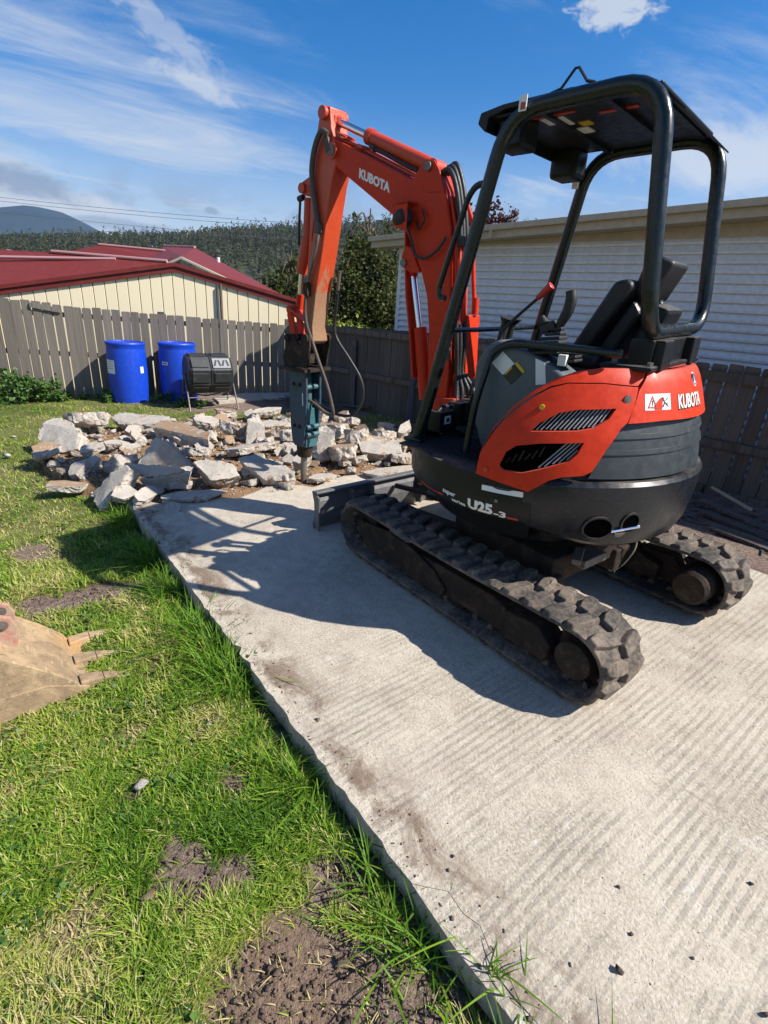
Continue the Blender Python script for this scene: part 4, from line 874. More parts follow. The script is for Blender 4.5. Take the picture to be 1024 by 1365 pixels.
# flat black ovals paint the shade of tie-down holes; steel tie bars
def oval(tc, zc, a, b, n=18): return [(tc+a*math.cos(2*math.pi*i/n)/K, zc+b*math.sin(2*math.pi*i/n)) for i in range(n)]
for tc, zc, a, b in ((135.0, .712, .062, .052), (146.6, .735, .040, .045), (214, .735, .040, .045), (225, .712, .062, .052)):
    def cws(th, z, off=0): r = float(np.interp(z, [.57, .61, .68, .86], [.62, .735, .765, .785]))+off; return Vector((r*math.cos(rad(th)), r*math.sin(rad(th)), z))
    big, sm = oval(tc, zc, a+.010, b+.010), oval(tc, zc, a, b)
    wrap('tie_down_rim', big, 'cast', [sm], -.002, .008, cw, .02, surf=cws); wrap('tie_down_shade', sm, 'hollow_shade', (), -.004, .0055, cw, .03, surf=cws)
mb = MB(); mb.cyl(SP(139.6, .700, .0), SP(150.4, .715, .0), .007, seg=8); H(mb, 'tie_bar', 'chrome', cw)
mb = MB(); mb.poly([SP(141, .690, .0), SP(145, .692, .0), SP(144, .668, -.012), SP(142, .668, -.012)], (-.7, .7, 0), .008); H(mb, 'tie_plate', 'steel', cw)
# shelf scratches are in the paint; recessed black louvre block
def SPL(th, z, off=0): r = RZ(z)-.030+off; t = rad(th); return Vector((r*math.cos(t), r*math.sin(t), z))
lo_ = [(138.5, 1.185), (153.5, 1.192), (180, 1.188), (206.5, 1.192), (221.5, 1.185), (228, 1.04), (231.2, .945), (216, .945), (180, .945), (144, .945), (128.8, .945), (132, 1.04)]
lv = wrap('rear_grille', lo_, 'louvre', (), -.015, .03, None, .03, surf=SPL)
for z0, z1 in ((1.118, 1.126), (1.05, 1.058)):
    wrap('grille_lip', [(134.5-(1.12-z0)*45, z0), (180, z0+.006), (226+(1.12-z0)*45, z0), (226+(1.12-z0)*45, z1+.012), (180, z1+.018), (134.5-(1.12-z0)*45, z1+.012)], 'louvre', (), .012, .010, lv, .03, surf=SPL)
# engine hood (rear, orange) and side covers
hood_o = [(139.6, 1.187), (153.5, 1.196), (180, 1.192), (206.5, 1.196), (220.4, 1.187), (216.3, 1.319), (211.6, 1.392), (180, 1.404), (148.4, 1.392), (143.7, 1.319)]
hood = wrap('engine_hood', hood_o, 'orange', (), -.004, .018, None, .03)
vent1 = [(108.1, 1.131), (109.7, 1.162), (116.2, 1.218), (122.2, 1.236), (135.2, 1.248), (132.9, 1.207), (128.0, 1.165), (123.0, 1.150)]
vent2 = [(99.5, .962), (101.2, 1.027), (104.4, 1.063), (111.8, 1.086), (125.4, 1.105), (123.9, 1.056), (121.4, 1.021), (113.1, .975), (107.5, .948), (101.2, .946)]
lower = [(92.1, .905), (92.2, .96), (92.5, 1.01), (95.4, 1.095), (98.6, 1.161), (102.8, 1.224), (106.9, 1.272), (112.3, 1.314), (118, 1.336), (130.1, 1.342), (143.2, 1.332), (141.4, 1.25), (139.2, 1.192), (137.0, 1.168), (132.7, 1.081), (128.9, .985), (126.5, .966), (120, .952), (116.0, .930), (113.4, .900), (110.3, .868), (102.9, .884)]
upper = [(92.1, .97), (92.5, 1.02), (95.3, 1.112), (98.0, 1.168), (102.5, 1.234), (106.8, 1.281), (112.3, 1.322), (118, 1.341), (130.1, 1.347), (143.3, 1.337), (147.4, 1.388), (142.5, 1.404), (130.2, 1.402), (120.9, 1.386), (113.4, 1.352), (106.6, 1.298), (100.2, 1.218), (95.3, 1.122), (92.3, 1.005)]
for mir in (False, True):
    sc = wrap('side_cover', lower, 'orange', [vent1, vent2], -.002, .018, None, .03, mirror=mir)
    wrap('cover_rim', upper, 'orange', (), -.006, .018, sc, .03, mirror=mir)
    for vn in (vent1, vent2):
        wrap('vent_back', [((t-118)*1.03+118, (z-1.1)*1.02+1.1) for t, z in vn], 'hollow_shade', (), -.03, .008, sc, .04, mirror=mir)  # flat black sheet paints the darkness inside the vent
    # slanted louvre bars
    mb = MB()
    for vn, sl, n in ((vent1, 1.1, 15), (vent2, 1.2, 22)):
        t0, t1 = min(p[0] for p in vn), max(p[0] for p in vn); z0, z1 = min(p[1] for p in vn), max(p[1] for p in vn)
        for i in range(-12, 40):
            if vn is vent2 and i < 8: continue
            tb = t0+i*1.35; seg = [(tb+(z-z0)*sl/K*0.74, z) for z in np.linspace(z0, z1, 22)]; seg = [p for p in seg if in_poly(p[0], p[1], vn)]
            if len(seg) < 3: continue
            a, b = SP(*seg[0], -.008), SP(*seg[-1], -.008); sg = -1 if mir else 1; a.y *= sg; b.y *= sg
            mb.bar(a, b, .005, .012, (a.x, a.y, 0))
    H(mb, 'louvre_bar', 'vent', sc)
    for t, z in ((139.0, 1.285), (110.4, 1.235), (95.6, .935)):
        a, b = SP(t, z, .014), SP(t, z, .022); 
        if mir: a.y, b.y = -a.y, -b.y
        mb = MB(); mb.cyl(a, b, .017 if t > 130 else .012, seg=16); mb.cyl(b, b+(b-a)*.25, .008, seg=10); H(mb, 'cover_bolt', 'steel' if t > 130 else 'yellow' if t > 100 else 'orange_old', sc)
    # engine parts faintly seen behind the lower vent
    if not mir:
        mb = MB()
        for i in range(6): a = SP(101+i*2.2, .97+.01*i, -.021); mb.cyl(a, a+Vector((-.02, .0, .03+.01*(i % 3))), .004, seg=6)
        H(mb, 'engine_detail', 'rust', sc)
# black edge strip between cover, counterweight and grille
strip_o = [(137.4, 1.182), (139.2, 1.192), (137.0, 1.166), (132.6, 1.078), (128.7, .983), (126.5, .964), (120, .950), (116, .927), (113.2, .897), (110.3, .865), (108.4, .855), (108.8, .83), (112, .86), (115.5, .905), (119, .928), (130.6, .945), (134.0, 1.06)]
for mir in (False, True): wrap('body_filler', [(108.5, .72), (150, .80), (150, 1.0), (134, 1.15), (120, 1.0), (108.5, .9)], 'blackmat', (), -.06, .02, None, .05, mirror=mir)
# inner body closing the hood from above and inside
mb = MB(); vs = []; ths = list(range(92, 269, 4)); m = len(ths)
def ztop(t): t = t if t <= 180 else 360-t; return float(np.interp(t, [92, 95, 100, 106.6, 113, 121, 130, 142, 180], [.93, 1.08, 1.19, 1.272, 1.325, 1.365, 1.385, 1.392, 1.392]))
def ring(f): return [(lambda r, z: (r*math.cos(rad(t)), r*math.sin(rad(t)), z))(*f(t)) for t in ths]
vs = ring(lambda t: (.70, .90))+ring(lambda t: (RZ(ztop(t))-.028, ztop(t)))+ring(lambda t: (.46, ztop(t)-.01))+ring(lambda t: (.45, .90))
fs = [(i*m+j, i*m+j+1, (i+1)*m+j+1, (i+1)*m+j) for i in range(3) for j in range(m-1)]+[(3*m+j, 3*m+j+1, j+1, j) for j in range(m-1)]+[(0, m, 2*m, 3*m), (4*m-1, 3*m-1, 2*m-1, m-1)]
mb.add(vs, fs); H(mb, 'engine_cover', 'plastic', smooth=30)
mb = MB(); vs = [tuple(SP(t, 1.398, -.03)) for t in range(140, 221, 5)]; c_ = (-.2, 0, 1.40); mb.add(vs+[c_], [(i, i+1, len(vs)) for i in range(len(vs)-1)]); H(mb, 'hood_top', 'orange')

# lettering on the body
vs, fs = fit_text('KUBOTA', .225, .060, .02); s0 = 161.8
print_on('lettering', [(x+.002, y-.002) for x, y in fit_text('KUBOTA', .231, .066, .075)[0]], fit_text('KUBOTA', .231, .066, .075)[1], s0-.25, 1.235, 'black', .0155, hood)
print_on('lettering', vs, fs, s0, 1.239, 'white', .0168, hood)
sq = [(0, 0), (1, 0), (1, 1), (0, 1)]
def rect(name, t0, z0, w, h, mat, off, parent, slope=0.0):
    n = 6; v = [(w*i/n, 0) for i in range(n+1)]+[(w*i/n, h) for i in range(n, -1, -1)]; return print_on(name, v, [tuple(range(2*n+2))], t0, z0, mat, off, parent, slope)
rect('warning_decal', 145.9, 1.240, .150, .066, 'decal', .0152, hood)
print_on('warning_symbol', [(.012, .008), (.068, .008), (.040, .060), (.022, .0135), (.058, .0135), (.040, .048)], [(0, 1, 4, 3), (1, 2, 5, 4), (2, 0, 3, 5)], 145.9, 1.240, 'dkorange', .0162, hood)
print_on('warning_symbol', [(.038, .020), (.042, .020), (.042, .040), (.038, .040), (.038, .0155), (.042, .0155), (.042, .018), (.038, .018)], [(0, 1, 2, 3), (4, 5, 6, 7)], 145.9, 1.240, 'black', .0164, hood)
sy = []; sf = []
for (x0, y0, x1, y1, w) in ((.100, .012, .112, .030, .005), (.112, .030, .100, .052, .005), (.112, .030, .130, .022, .004), (.118, .038, .134, .050, .004), (.118, .024, .134, .012, .004)):
    d = Vector((x1-x0, y1-y0)).normalized(); nn = Vector((-d.y, d.x))*w/2; o = len(sy); sy += [(x0+nn.x, y0+nn.y), (x1+nn.x, y1+nn.y), (x1-nn.x, y1-nn.y), (x0-nn.x, y0-nn.y)]; sf.append((o, o+1, o+2, o+3))
print_on('warning_symbol', sy, sf, 145.9, 1.240, 'black', .0162, hood)
el = [(.026*math.cos(2*math.pi*i/20), .030*math.sin(2*math.pi*i/20)) for i in range(20)]
print_on('emblem', el, [tuple(range(20))], 176.2, 1.352, 'decal', .0155, hood); print_on('emblem', [(x*.86, y*.86) for x, y in el], [tuple(range(20))], 176.2, 1.352, 'navy', .0165, hood)
print_on('emblem', [(-.012, -.018), (-.003, -.018), (-.001, .02), (-.006, .016), (.003, .02), (.005, -.004), (.013, -.018), (.004, -.018)], [(0, 1, 2, 3), (4, 5, 6, 7)], 176.2, 1.352, 'decal', .0172, hood)
def deck_print(name, vs, fs, th0, z0, mat, off, slope=0.0):
    o_ = []
    for x, y in vs:
        t = th0+x/K; k = float(np.interp(z0+y, [.685, .70, .74, .875], [.93, .975, 1.0, 1.006])); r = deckR(t)*k+off; o_.append((r*math.cos(rad(t)), r*math.sin(rad(t)), z0+y+slope*x))
    mb = MB(); mb.add(o_, fs); return H(mb, name, mat, deck, fix=False)
v1, f1 = fit_text('U25', .128, .058, .055); deck_print('lettering', v1, f1, 89.2, .708, 'white', .003)
v1, f1 = fit_text('-3', .058, .036, .04); deck_print('lettering', v1, f1, 99.5, .706, 'white', .003)
v1, f1 = fit_text('super', .085, .024, .03); deck_print('lettering', v1, f1, 77.0, .742, 'decal', .003, -.05); v1, f1 = fit_text('series', .085, .022, .03); deck_print('lettering', v1, f1, 81.5, .716, 'decal', .003, -.05)
def strip_pts(w, h): n = 8; return [(w*i/n, 0) for i in range(n+1)]+[(w*i/n, h) for i in range(n, -1, -1)], [tuple(range(2*n+2))]
deck_print('stripe', *strip_pts(.215, .014), 60.0, .722, 'dkorange', .002); deck_print('stripe', *strip_pts(.05, .012), 104.4, .706, 'dkorange', .002)
deck_print('decal', *strip_pts(.190, .026), 94.4, .828, 'decal', .004, .02)
mb = MB(); p = SP(100.2, .79, 0); mb.cyl(p, SP(100.2, .79, .004), .009, seg=12); H(mb, 'skirt_bolt', 'steel', deck)

# ---- operator's floor
mb = MB(); mb.prism([(-.05, .898), (.56, .898), (.56, .908), (-.05, .908)], -.50, .655); fl_ = H(mb, 'floor_mat', 'blackmat')
mb = MB()
for i in range(22): u = .02+i*.0245; w = min(.64, math.sqrt(max(.74**2-u*u, .01))-.03); mb.box((u, (w-.36)/2, .911), (.012, w+.36, .008))
H(mb, 'floor_rib', 'blackmat', fl_, bevel=.002, bseg=1)
mb = MB()
for u, v in ((.36, .10), (.36, .24), (.40, -.02)): mb.box((u, v, .93), (.16, .085, .014), Matrix.Rotation(-.25, 3, 'Y')); mb.box((u+.05, v, .95), (.10, .07, .012), Matrix.Rotation(.35, 3, 'Z'))
H(mb, 'foot_pedal', 'blackmat', bevel=.004)
mb = MB()
for i, v in enumerate((.36, .20, .135, .07, .0, -.10, -.24, -.37)): mb.box((.50+.01*(i % 2), v, 1.0), (.09, .052 if i else .14, .17 if i else .12))
H(mb, 'valve_cover', 'plastic', bevel=.008)
for v, z in ((.36, 1.01), (-.10, 1.02)):
    mb = MB(); mb.box((.452, v, z), (.003, .055, .045)); H(mb, 'decal', 'decal'); mb = MB(); mb.box((.4500, v, z), (.002, .030, .022)); H(mb, 'decal', 'black')
mb = MB(); mb.box((.56, -.02, .97), (.03, .92, .14)); H(mb, 'front_panel', 'plastic', bevel=.01)
mb = MB(); mb.tube([(.46, .40, .93), (.50, .40, 1.05), (.50, .36, 1.08), (.50, .26, 1.07)], .012, 8); H(mb, 'pedal_hose', 'hose'); mb = MB(); mb.tube([(.44, -.16, .93), (.50, -.16, 1.10), (.49, -.3, 1.10)], .010, 8); H(mb, 'pedal_hose', 'hose'); mb = MB(); mb.tube(spline([(.47, .1, 1.08), (.45, .12, 1.15), (.50, .05, 1.18), (.55, 0, 1.1)]), .011, 8); H(mb, 'pedal_hose', 'hose')

# ---- console, levers, seat
mb = MB(); mb.prism([(.16, .92), (.235, 1.10), (.245, 1.34), (.20, 1.44), (.13, 1.475), (-.02, 1.44), (-.14, 1.40), (-.25, 1.34), (-.28, .95)], .28, .46); con = H(mb, 'control_console', 'console', bevel=.022, bseg=3, smooth=35)
mb = MB(); mb.poly([(.145, .4612, 1.365), (.09, .4612, 1.425), (.02, .4612, 1.375), (.075, .4612, 1.315)], (0, 1, 0), .002); H(mb, 'decal', 'decal', con)
mb = MB(); mb.poly([(.075, .4612, 1.315), (.02, .4612, 1.375), (-.03, .4612, 1.335), (.025, .4612, 1.275)], (0, 1, 0), .0022); H(mb, 'decal', 'black', con); mb = MB(); mb.poly([(.02, .4612, 1.375), (.008, .4612, 1.385), (-.04, .4612, 1.345), (-.03, .4612, 1.335)], (0, 1, 0), .0024); H(mb, 'decal', 'yellow', con)
for k in range(4):
    mb = MB(); a = Vector((.068-.022*k*.55+.0, .4637, 1.322-.022*k*.5)); mb.poly([a, a+Vector((-.034, 0, .037)), a+Vector((-.041, 0, .031)), a+Vector((-.007, 0, -.006))], (0, 1, 0), .0006); H(mb, 'decal', 'yellow' if k < 1 else 'louvre', con)
mb = MB(); mb.poly([(-.085, .4612, 1.41), (-.135, .4612, 1.395), (-.155, .4612, 1.30), (-.105, .4612, 1.29)], (0, 1, 0), .002); H(mb, 'decal', 'decal', con)
mb = MB()
for i in range(6): s_ = .088-.012*i; mb.box((-.09-.008*i, .37, 1.435+.021*i), (s_*2, s_*1.7, .016), Matrix.Rotation(.12, 3, 'Y'))
bt = H(mb, 'lever_boot', 'blackmat', con, bevel=.005)
mb = MB()
for i in range(4): s_ = .055-.008*i; mb.box((-.205-.004*i, .37, 1.405+.018*i), (s_*1.8, s_*1.7, .013), Matrix.Rotation(.12, 3, 'Y'))
H(mb, 'lever_boot', 'blackmat', con, bevel=.004)
mb = MB(); P_ = spline([(-.125, .37, 1.53), (-.145, .37, 1.575), (-.165, .37, 1.62), (-.172, .37, 1.67), (-.165, .37, 1.705)], 4); mb.tube(P_, .022, 12, rad_f=[.016+.010*math.sin(min(1, i/(len(P_)-1)*1.1)*2.2) for i in range(len(P_))]); mb.cyl((-.10, .37, 1.52), (-.135, .37, 1.56), .012, seg=10)
mb.box((-.085, .37, 1.545), (.07, .05, .035), Matrix.Rotation(.5, 3, 'Y')); mb.cyl((-.06, .37, 1.56), (-.04, .37, 1.59), .024, .014, 12); H(mb, 'joystick', 'blackmat', smooth=45)
mb = MB(); P_ = spline([(-.20, -.36, 1.47), (-.215, -.36, 1.52), (-.205, -.36, 1.58), (-.19, -.36, 1.61)], 4); P_ = [Vector((p.x+.16, p.y, p.z)) for p in P_]; mb.tube(P_, .022, 12, rad_f=[.016+.009*math.sin(min(1, i/(len(P_)-1)*1.1)*2.2) for i in range(len(P_))]); mb.box((-.03, -.36, 1.42), (.16, .12, .10)); H(mb, 'joystick', 'blackmat', smooth=45)
mb = MB(); mb.prism([(.12, .92), (.10, 1.38), (-.25, 1.38), (-.28, .95)], -.46, -.30); H(mb, 'control_console', 'console', bevel=.02, bseg=3)
for v in (.235, .165):      # travel levers
    mb = MB(); mb.tube([(.335, v, .95), (.325, v, 1.10), (.255, v, 1.40), (.232, v, 1.50)], .016, 10); mb.tube([(.255, v, 1.38), (.232, v, 1.50), (.222, v, 1.545)], .022, 12); mb.cyl((.222, v, 1.545), (.214, v, 1.572), .024, .044, 14); H(mb, 'travel_lever', 'blackmat', smooth=45)
mb = MB(); mb.tube(spline([(.20, .30, 1.44), (.20, .30, 1.50), (.15, .30, 1.56), (.02, .30, 1.675)], 5), .008, 8); dl = H(mb, 'blade_lever', 'blackmat', smooth=45); mb = MB(); mb.cyl((.03, .30, 1.668), (-.035, .30, 1.728), .013, .020, 12); H(mb, 'lever_knob', 'redknob', dl, bevel=.003)
mb = MB(); mb.box((-.10, -.02, 1.18), (.46, .50, .36)); H(mb, 'seat_base', 'plastic', bevel=.02)
mb = MB(); mb.box((-.08, -.02, 1.395), (.42, .46, .10)); st = H(mb, 'seat', 'seat', bevel=.035, bseg=3, smooth=40)
mb = MB(); mb.prism([(-.10, 1.40), (-.19, 1.40), (-.375, 1.735), (-.345, 1.765), (-.285, 1.752)], -.24, .20); H(mb, 'backrest', 'seat', st, bevel=.025, bseg=3, smooth=40)
mb = MB(); mb.prism([(-.20, 1.36), (-.30, 1.36), (-.42, 1.62), (-.375, 1.68)], -.20, .17); H(mb, 'backrest_shell', 'plastic', st, bevel=.02)
mb = MB(); mb.prism([(-.345, 1.715), (-.375, 1.845), (-.41, 1.868), (-.505, 1.835), (-.435, 1.68), (-.395, 1.66)], -.14, .12); H(mb, 'headrest', 'seat', st, bevel=.022, bseg=3, smooth=40)
for v in (-.06, .04):
    mb = MB(); mb.cyl((-.43, v, 1.68), (-.40, v, 1.55), .010, seg=8); H(mb, 'headrest_rod', 'chrome', st)
mb = MB(); mb.box((-.46, 0.02, 1.56), (.09, .24, .20), Matrix.Rotation(-.3, 3, 'Y')); H(mb, 'tool_box', 'plastic', bevel=.02)
mb = MB(); mb.box((-.20, .42, 1.41), (.04, .03, .05)); H(mb, 'seat_belt_buckle', 'decal', bevel=.004)

# ---- roll-over canopy
RT = .0325
def rnd(pts, r=.13, n=6):      # polyline with rounded corners
    P = [Vector(p) for p in pts]; o = [P[0]]
    for i in range(1, len(P)-1):
        a, b, c = P[i-1], P[i], P[i+1]; d0 = (a-b); d1 = (c-b); q = min(r, d0.length*.48, d1.length*.48); s0, s1 = b+d0.normalized()*q, b+d1.normalized()*q
        for k in range(n+1): t = k/n; o.append(s0*(1-t)**2+b*2*t*(1-t)+s1*t*t)
    o.append(P[-1]); return o
half = lambda s: [(.530, .535*s, .915), (.47, .525*s, 1.15), (.20, .452*s, 2.400), (-.43, .452*s, 2.408), (-.545, .448*s, 1.555), (-.50, 0, 1.550)]
path = rnd(half(1)+half(-1)[-2::-1], .17, 7)
mb = MB(); mb.tube(path, RT, 16); rops = H(mb, 'canopy_frame', 'rops', smooth=60)
mb = MB(); mb.box((-.50, .0, 1.46), (.10, .66, .12)); mb.box((-.52, .24, 1.455), (.14, .13, .13)); mb.box((-.52, -.24, 1.455), (.14, .13, .13)); mb.box((-.47, 0, 1.405), (.22, .80, .022)); H(mb, 'canopy_mount', 'plastic', rops, bevel=.008)
for v in (-.33, .33, .36): mb = MB(); mb.cyl((-.40 if v < .35 else -.56, v, 1.41), (-.40 if v < .35 else -.56, v, 1.432), .014, seg=6); H(mb, 'mount_bolt', 'steel', rops)
for s_ in (1, -1):
    mb = MB(); mb.box((.530, .535*s_, .915), (.12, .10, .02)); H(mb, 'pillar_foot', 'rops', rops, bevel=.004)
mb = MB(); pr2 = [(.345, 2.375), (.385, 2.410), (.372, 2.450), (.26, 2.465), (-.05, 2.472), (-.20, 2.462), (-.37, 2.424), (-.372, 2.414), (-.25, 2.436), (-.18, 2.446), (.24, 2.444), (.33, 2.425), (.335, 2.38)]; pr2 = [(u, z-.018) for u, z in pr2]
mb.prism(pr2, -.412, .412); mb.box((-.05, 0, 2.410), (.70, .80, .012)); H(mb, 'canopy_roof', 'plastic', rops, bevel=.006)
mb = MB(); mb.poly([(-.36, .34, 2.416), (-.36, -.43, 2.416), (-.474, -.43, 2.330), (-.474, .34, 2.330)], (-.5, 0, .8), .006); H(mb, 'roof_flange', 'plastic', rops)
for u in (-.20, .08):
    mb = MB(); mb.box((u, 0, 2.396), (.025, .80, .018)); H(mb, 'roof_rib', 'plastic', rops)
for (u, v, w, l, m_) in ((.07, .20, .05, .13, 'decal'), (.13, .23, .03, .10, 'decal'), (.0, .12, .05, .06, 'yellow'), (.05, .02, .07, .09, 'decal'), (-.18, .22, .16, .03, 'dkorange'), (.085, .30, .22, .022, 'dkorange')):
    mb = MB(); mb.box((u, v, 2.4015), (w, l, .004)); H(mb, 'roof_decal', m_, rops)
mb = MB(); mb.box((.235, .30, 2.35), (.14, .14, .13)); H(mb, 'wiring_box', 'plastic', rops, bevel=.02); mb = MB(); mb.box((.27, -.33, 2.345), (.15, .16, .15)); H(mb, 'wiring_box', 'plastic', rops, bevel=.025)
mb = MB(); mb.box((.24, -.385, 2.30), (.03, .02, .12)); H(mb, 'decal', 'decal', rops)
mb = MB(); mb.box((.115, .4925, 2.408), (.035, .004, .055)); H(mb, 'decal', 'decal', rops); mb = MB(); mb.box((.113, .4955, 2.398), (.02, .002, .025)); H(mb, 'decal', 'dkorange', rops)
mb = MB(); mb.tube([(.02, .445, 2.435), (-.02, .44, 2.445), (-.065, .43, 2.505), (-.08, .43, 2.505), (-.125, .44, 2.452), (-.16, .445, 2.440)], .006, 6); H(mb, 'aerial_wire', 'blackmat', rops)
mb = MB(); hp = rnd([(.46, .46, 1.655), (.495, .46, 1.655), (.505, .46, 1.70), (.375, .45, 2.10), (.335, .45, 2.145), (.265, .452, 2.145)], .035, 5); mb.tube(hp, .0145, 10); H(mb, 'grab_handle', 'rops', rops, smooth=60)
mb = MB(); mb.tube([(.415, .50, 1.50), (.40, .1, 1.50), (.415, -.50, 1.50)], .013, 8); H(mb, 'front_bar', 'rops', rops, smooth=60)
mb = MB(); mb.tube(rnd([(.185, .56, .905), (.165, .545, 1.18), (.135, .49, 1.42), (.05, .47, 1.470), (-.30, .47, 1.467), (-.47, .47, 1.464)], .07, 5), .019, 12); H(mb, 'side_rail', 'rops', smooth=60)

# ---- boom, arm, cylinders
BV = -.18; B0, B1 = BV-.075, BV+.075
mb = MB(); mb.cyl((.86, BV, .62), (.86, BV, 1.02), .11, seg=24); mb.prism([(.45, .66), (.92, .66), (.92, .74), (.45, .80)], BV-.13, BV+.13); mb.prism([(.72, .90), (.93, .90), (.93, 1.02), (.72, 1.04)], BV-.10, BV+.10); H(mb, 'swing_bracket', 'orange', bevel=.01)
boom_o = [(.965, .93), (.80, .93), (.795, 1.2), (.825, 1.6), (.866, 2.05), (.925, 2.25), (.985, 2.35), (1.20, 2.335), (1.78, 2.588), (1.90, 2.635), (1.955, 2.60), (1.935, 2.50), (1.77, 2.40), (1.34, 2.143), (1.235, 2.065), (1.15, 1.94), (1.075, 1.80), (1.02, 1.66), (.985, 1.45), (.972, 1.2)]
mb = MB(); mb.prism(boom_o, B0, B1); boom = H(mb, 'boom', 'orange', bevel=.010, bseg=3, smooth=32)
for v in (B0-.004, B1-.008):     # ears carrying the arm cylinder
    mb = MB(); mb.prism([(.93, 2.24), (.975, 2.355), (1.02, 2.412), (1.075, 2.425), (1.12, 2.40), (1.17, 2.34), (1.06, 2.25)], v, v+.012); H(mb, 'cylinder_ear', 'orange', boom, bevel=.003)
    mb = MB(); mb.prism([(1.08, 1.80), (1.17, 1.95), (1.215, 1.96), (1.245, 1.90), (1.245, 1.85), (1.22, 1.825), (1.16, 1.80)], v, v+.012); H(mb, 'cylinder_lug', 'orange', boom, bevel=.003)
mb = MB(); mb.cyl((1.06, B0-.02, 2.385), (1.06, B1+.02, 2.385), .026, seg=16); mb.cyl((1.905, B0-.03, 2.565), (1.905, B1+.03, 2.565), .034, seg=18); mb.cyl((1.22, B0-.02, 1.86), (1.22, B1+.02, 1.86), .024, seg=14); H(mb, 'pin', 'steel', boom, smooth=40)
vs, fs = fit_text('KUBOTA', 1, 1, .05); ang = math.atan2(2.588-2.335, 1.78-1.20); TXA, TXB, TXC = (1.655, 2.382), (1.372, 2.270), (1.651, 2.440)
def boomtxt(vs): return [(TXA[0]+x*(TXB[0]-TXA[0])+y*(TXC[0]-TXA[0]), B1+.0012, TXA[1]+x*(TXB[1]-TXA[1])+y*(TXC[1]-TXA[1])) for x, y in vs]
mb = MB(); mb.add(boomtxt(vs), fs); H(mb, 'lettering', 'white', boom, fix=False)
mb = MB(); mb.tube(rnd([(1.03, B1+.004, 2.30), (1.03, B1+.07, 2.30), (1.03, B1+.07, 2.10), (1.03, B1+.004, 2.10)], .03, 4) if False else rnd([(1.28, B1+.004, 2.17), (1.28, B1+.085, 2.19), (1.15, B1+.085, 2.20), (1.15, B1+.004, 2.20)], .02, 3), .006, 6); H(mb, 'lamp_guard', 'orange', boom)
LX, LZ = 1.20, 2.115
mb = MB(); mb.lathe([(.012, -.05), (.045, -.045), (.058, -.01), (.058, .035), (.050, .045)], seg=22); wl = mb
o = H(mb, 'work_lamp', 'blackmat', boom, smooth=40); o.location = (LX, B1+.055, LZ); o.rotation_euler = (0, rad(110), rad(-20))
mb = MB(); mb.lathe([(.048, .040), (.044, .048), (.01, .052)], seg=22); o2 = H(mb, 'lamp_lens', 'lens', boom, smooth=40); o2.location = o.location; o2.rotation_euler = o.rotation_euler
mb = MB(); mb.prism([(1.14, 2.03), (1.26, 2.07), (1.26, 2.18), (1.255, 2.18), (1.14, 2.19)], B1+.088, B1+.092); mb.box((1.20, B1+.045, 2.195), (.13, .09, .006)); H(mb, 'lamp_bracket', 'orange', boom, bevel=.002)
mb = MB(); mb.tube(spline([(1.17, B1+.05, 2.07), (1.14, B1+.03, 1.98), (1.10, B1+.03, 1.90), (1.02, B1+.03, 1.885), (.93, B1+.03, 1.93), (.88, B1+.02, 2.0)], 5), .008, 8); mb.tube(spline([(1.13, B1+.01, 2.10), (1.09, B1+.03, 2.05), (1.05, B1+.03, 2.10), (1.08, B1+.02, 2.16)], 5), .006, 8); H(mb, 'lamp_cable', 'hose', boom)
# arm cylinder on top of the boom
mb = MB(); mb.cyl((1.075, BV, 2.395), (1.625, BV, 2.622), .043, seg=22); mb.cyl((1.60, BV, 2.612), (1.645, BV, 2.630), .049, seg=22); mb.cyl((1.06, BV-.05, 2.388), (1.06, BV+.05, 2.388), .045, seg=18); ac = H(mb, 'arm_cylinder', 'orange_old', smooth=40)
mb = MB(); mb.cyl((1.63, BV, 2.624), (1.96, BV, 2.760), .024, seg=18); H(mb, 'cylinder_rod', 'chrome', ac, smooth=40)
mb = MB(); mb.cyl((1.985, BV-.045, 2.79), (1.985, BV+.045, 2.79), .043, seg=18); mb.cyl((1.93, BV, 2.752), (1.985, BV, 2.786), .030, seg=14); H(mb, 'rod_eye', 'orange_old', ac, smooth=40)
mb = MB(); mb.tube(spline([(1.56, BV+.03, 2.545), (1.45, BV+.03, 2.50), (1.30, BV+.03, 2.43), (1.18, BV+.03, 2.38)], 5), .014, 8); mb.cyl((1.60, BV+.02, 2.575), (1.55, BV+.03, 2.54), .02, seg=10); H(mb, 'cylinder_hose', 'hose', ac)
# boom top pipes
for dv, r_ in ((-.045, .011), (-.01, .011), (.03, .011)):
    mb = MB(); mb.tube([(1.88, BV+dv, 2.640), (1.70, BV+dv, 2.570), (1.24, BV+dv, 2.370), (1.19, BV+dv, 2.355)], r_, 8); H(mb, 'hydraulic_pipe', 'orange_old', boom, smooth=50)
mb = MB(); mb.box((1.66, BV, 2.563), (.05, .14, .02), Matrix.Rotation(-ang, 3, 'Y')); mb.box((1.84, BV+.02, 2.65), (.09, .10, .016), Matrix.Rotation(-ang, 3, 'Y')); H(mb, 'pipe_clamp', 'orange_old', boom, bevel=.003)
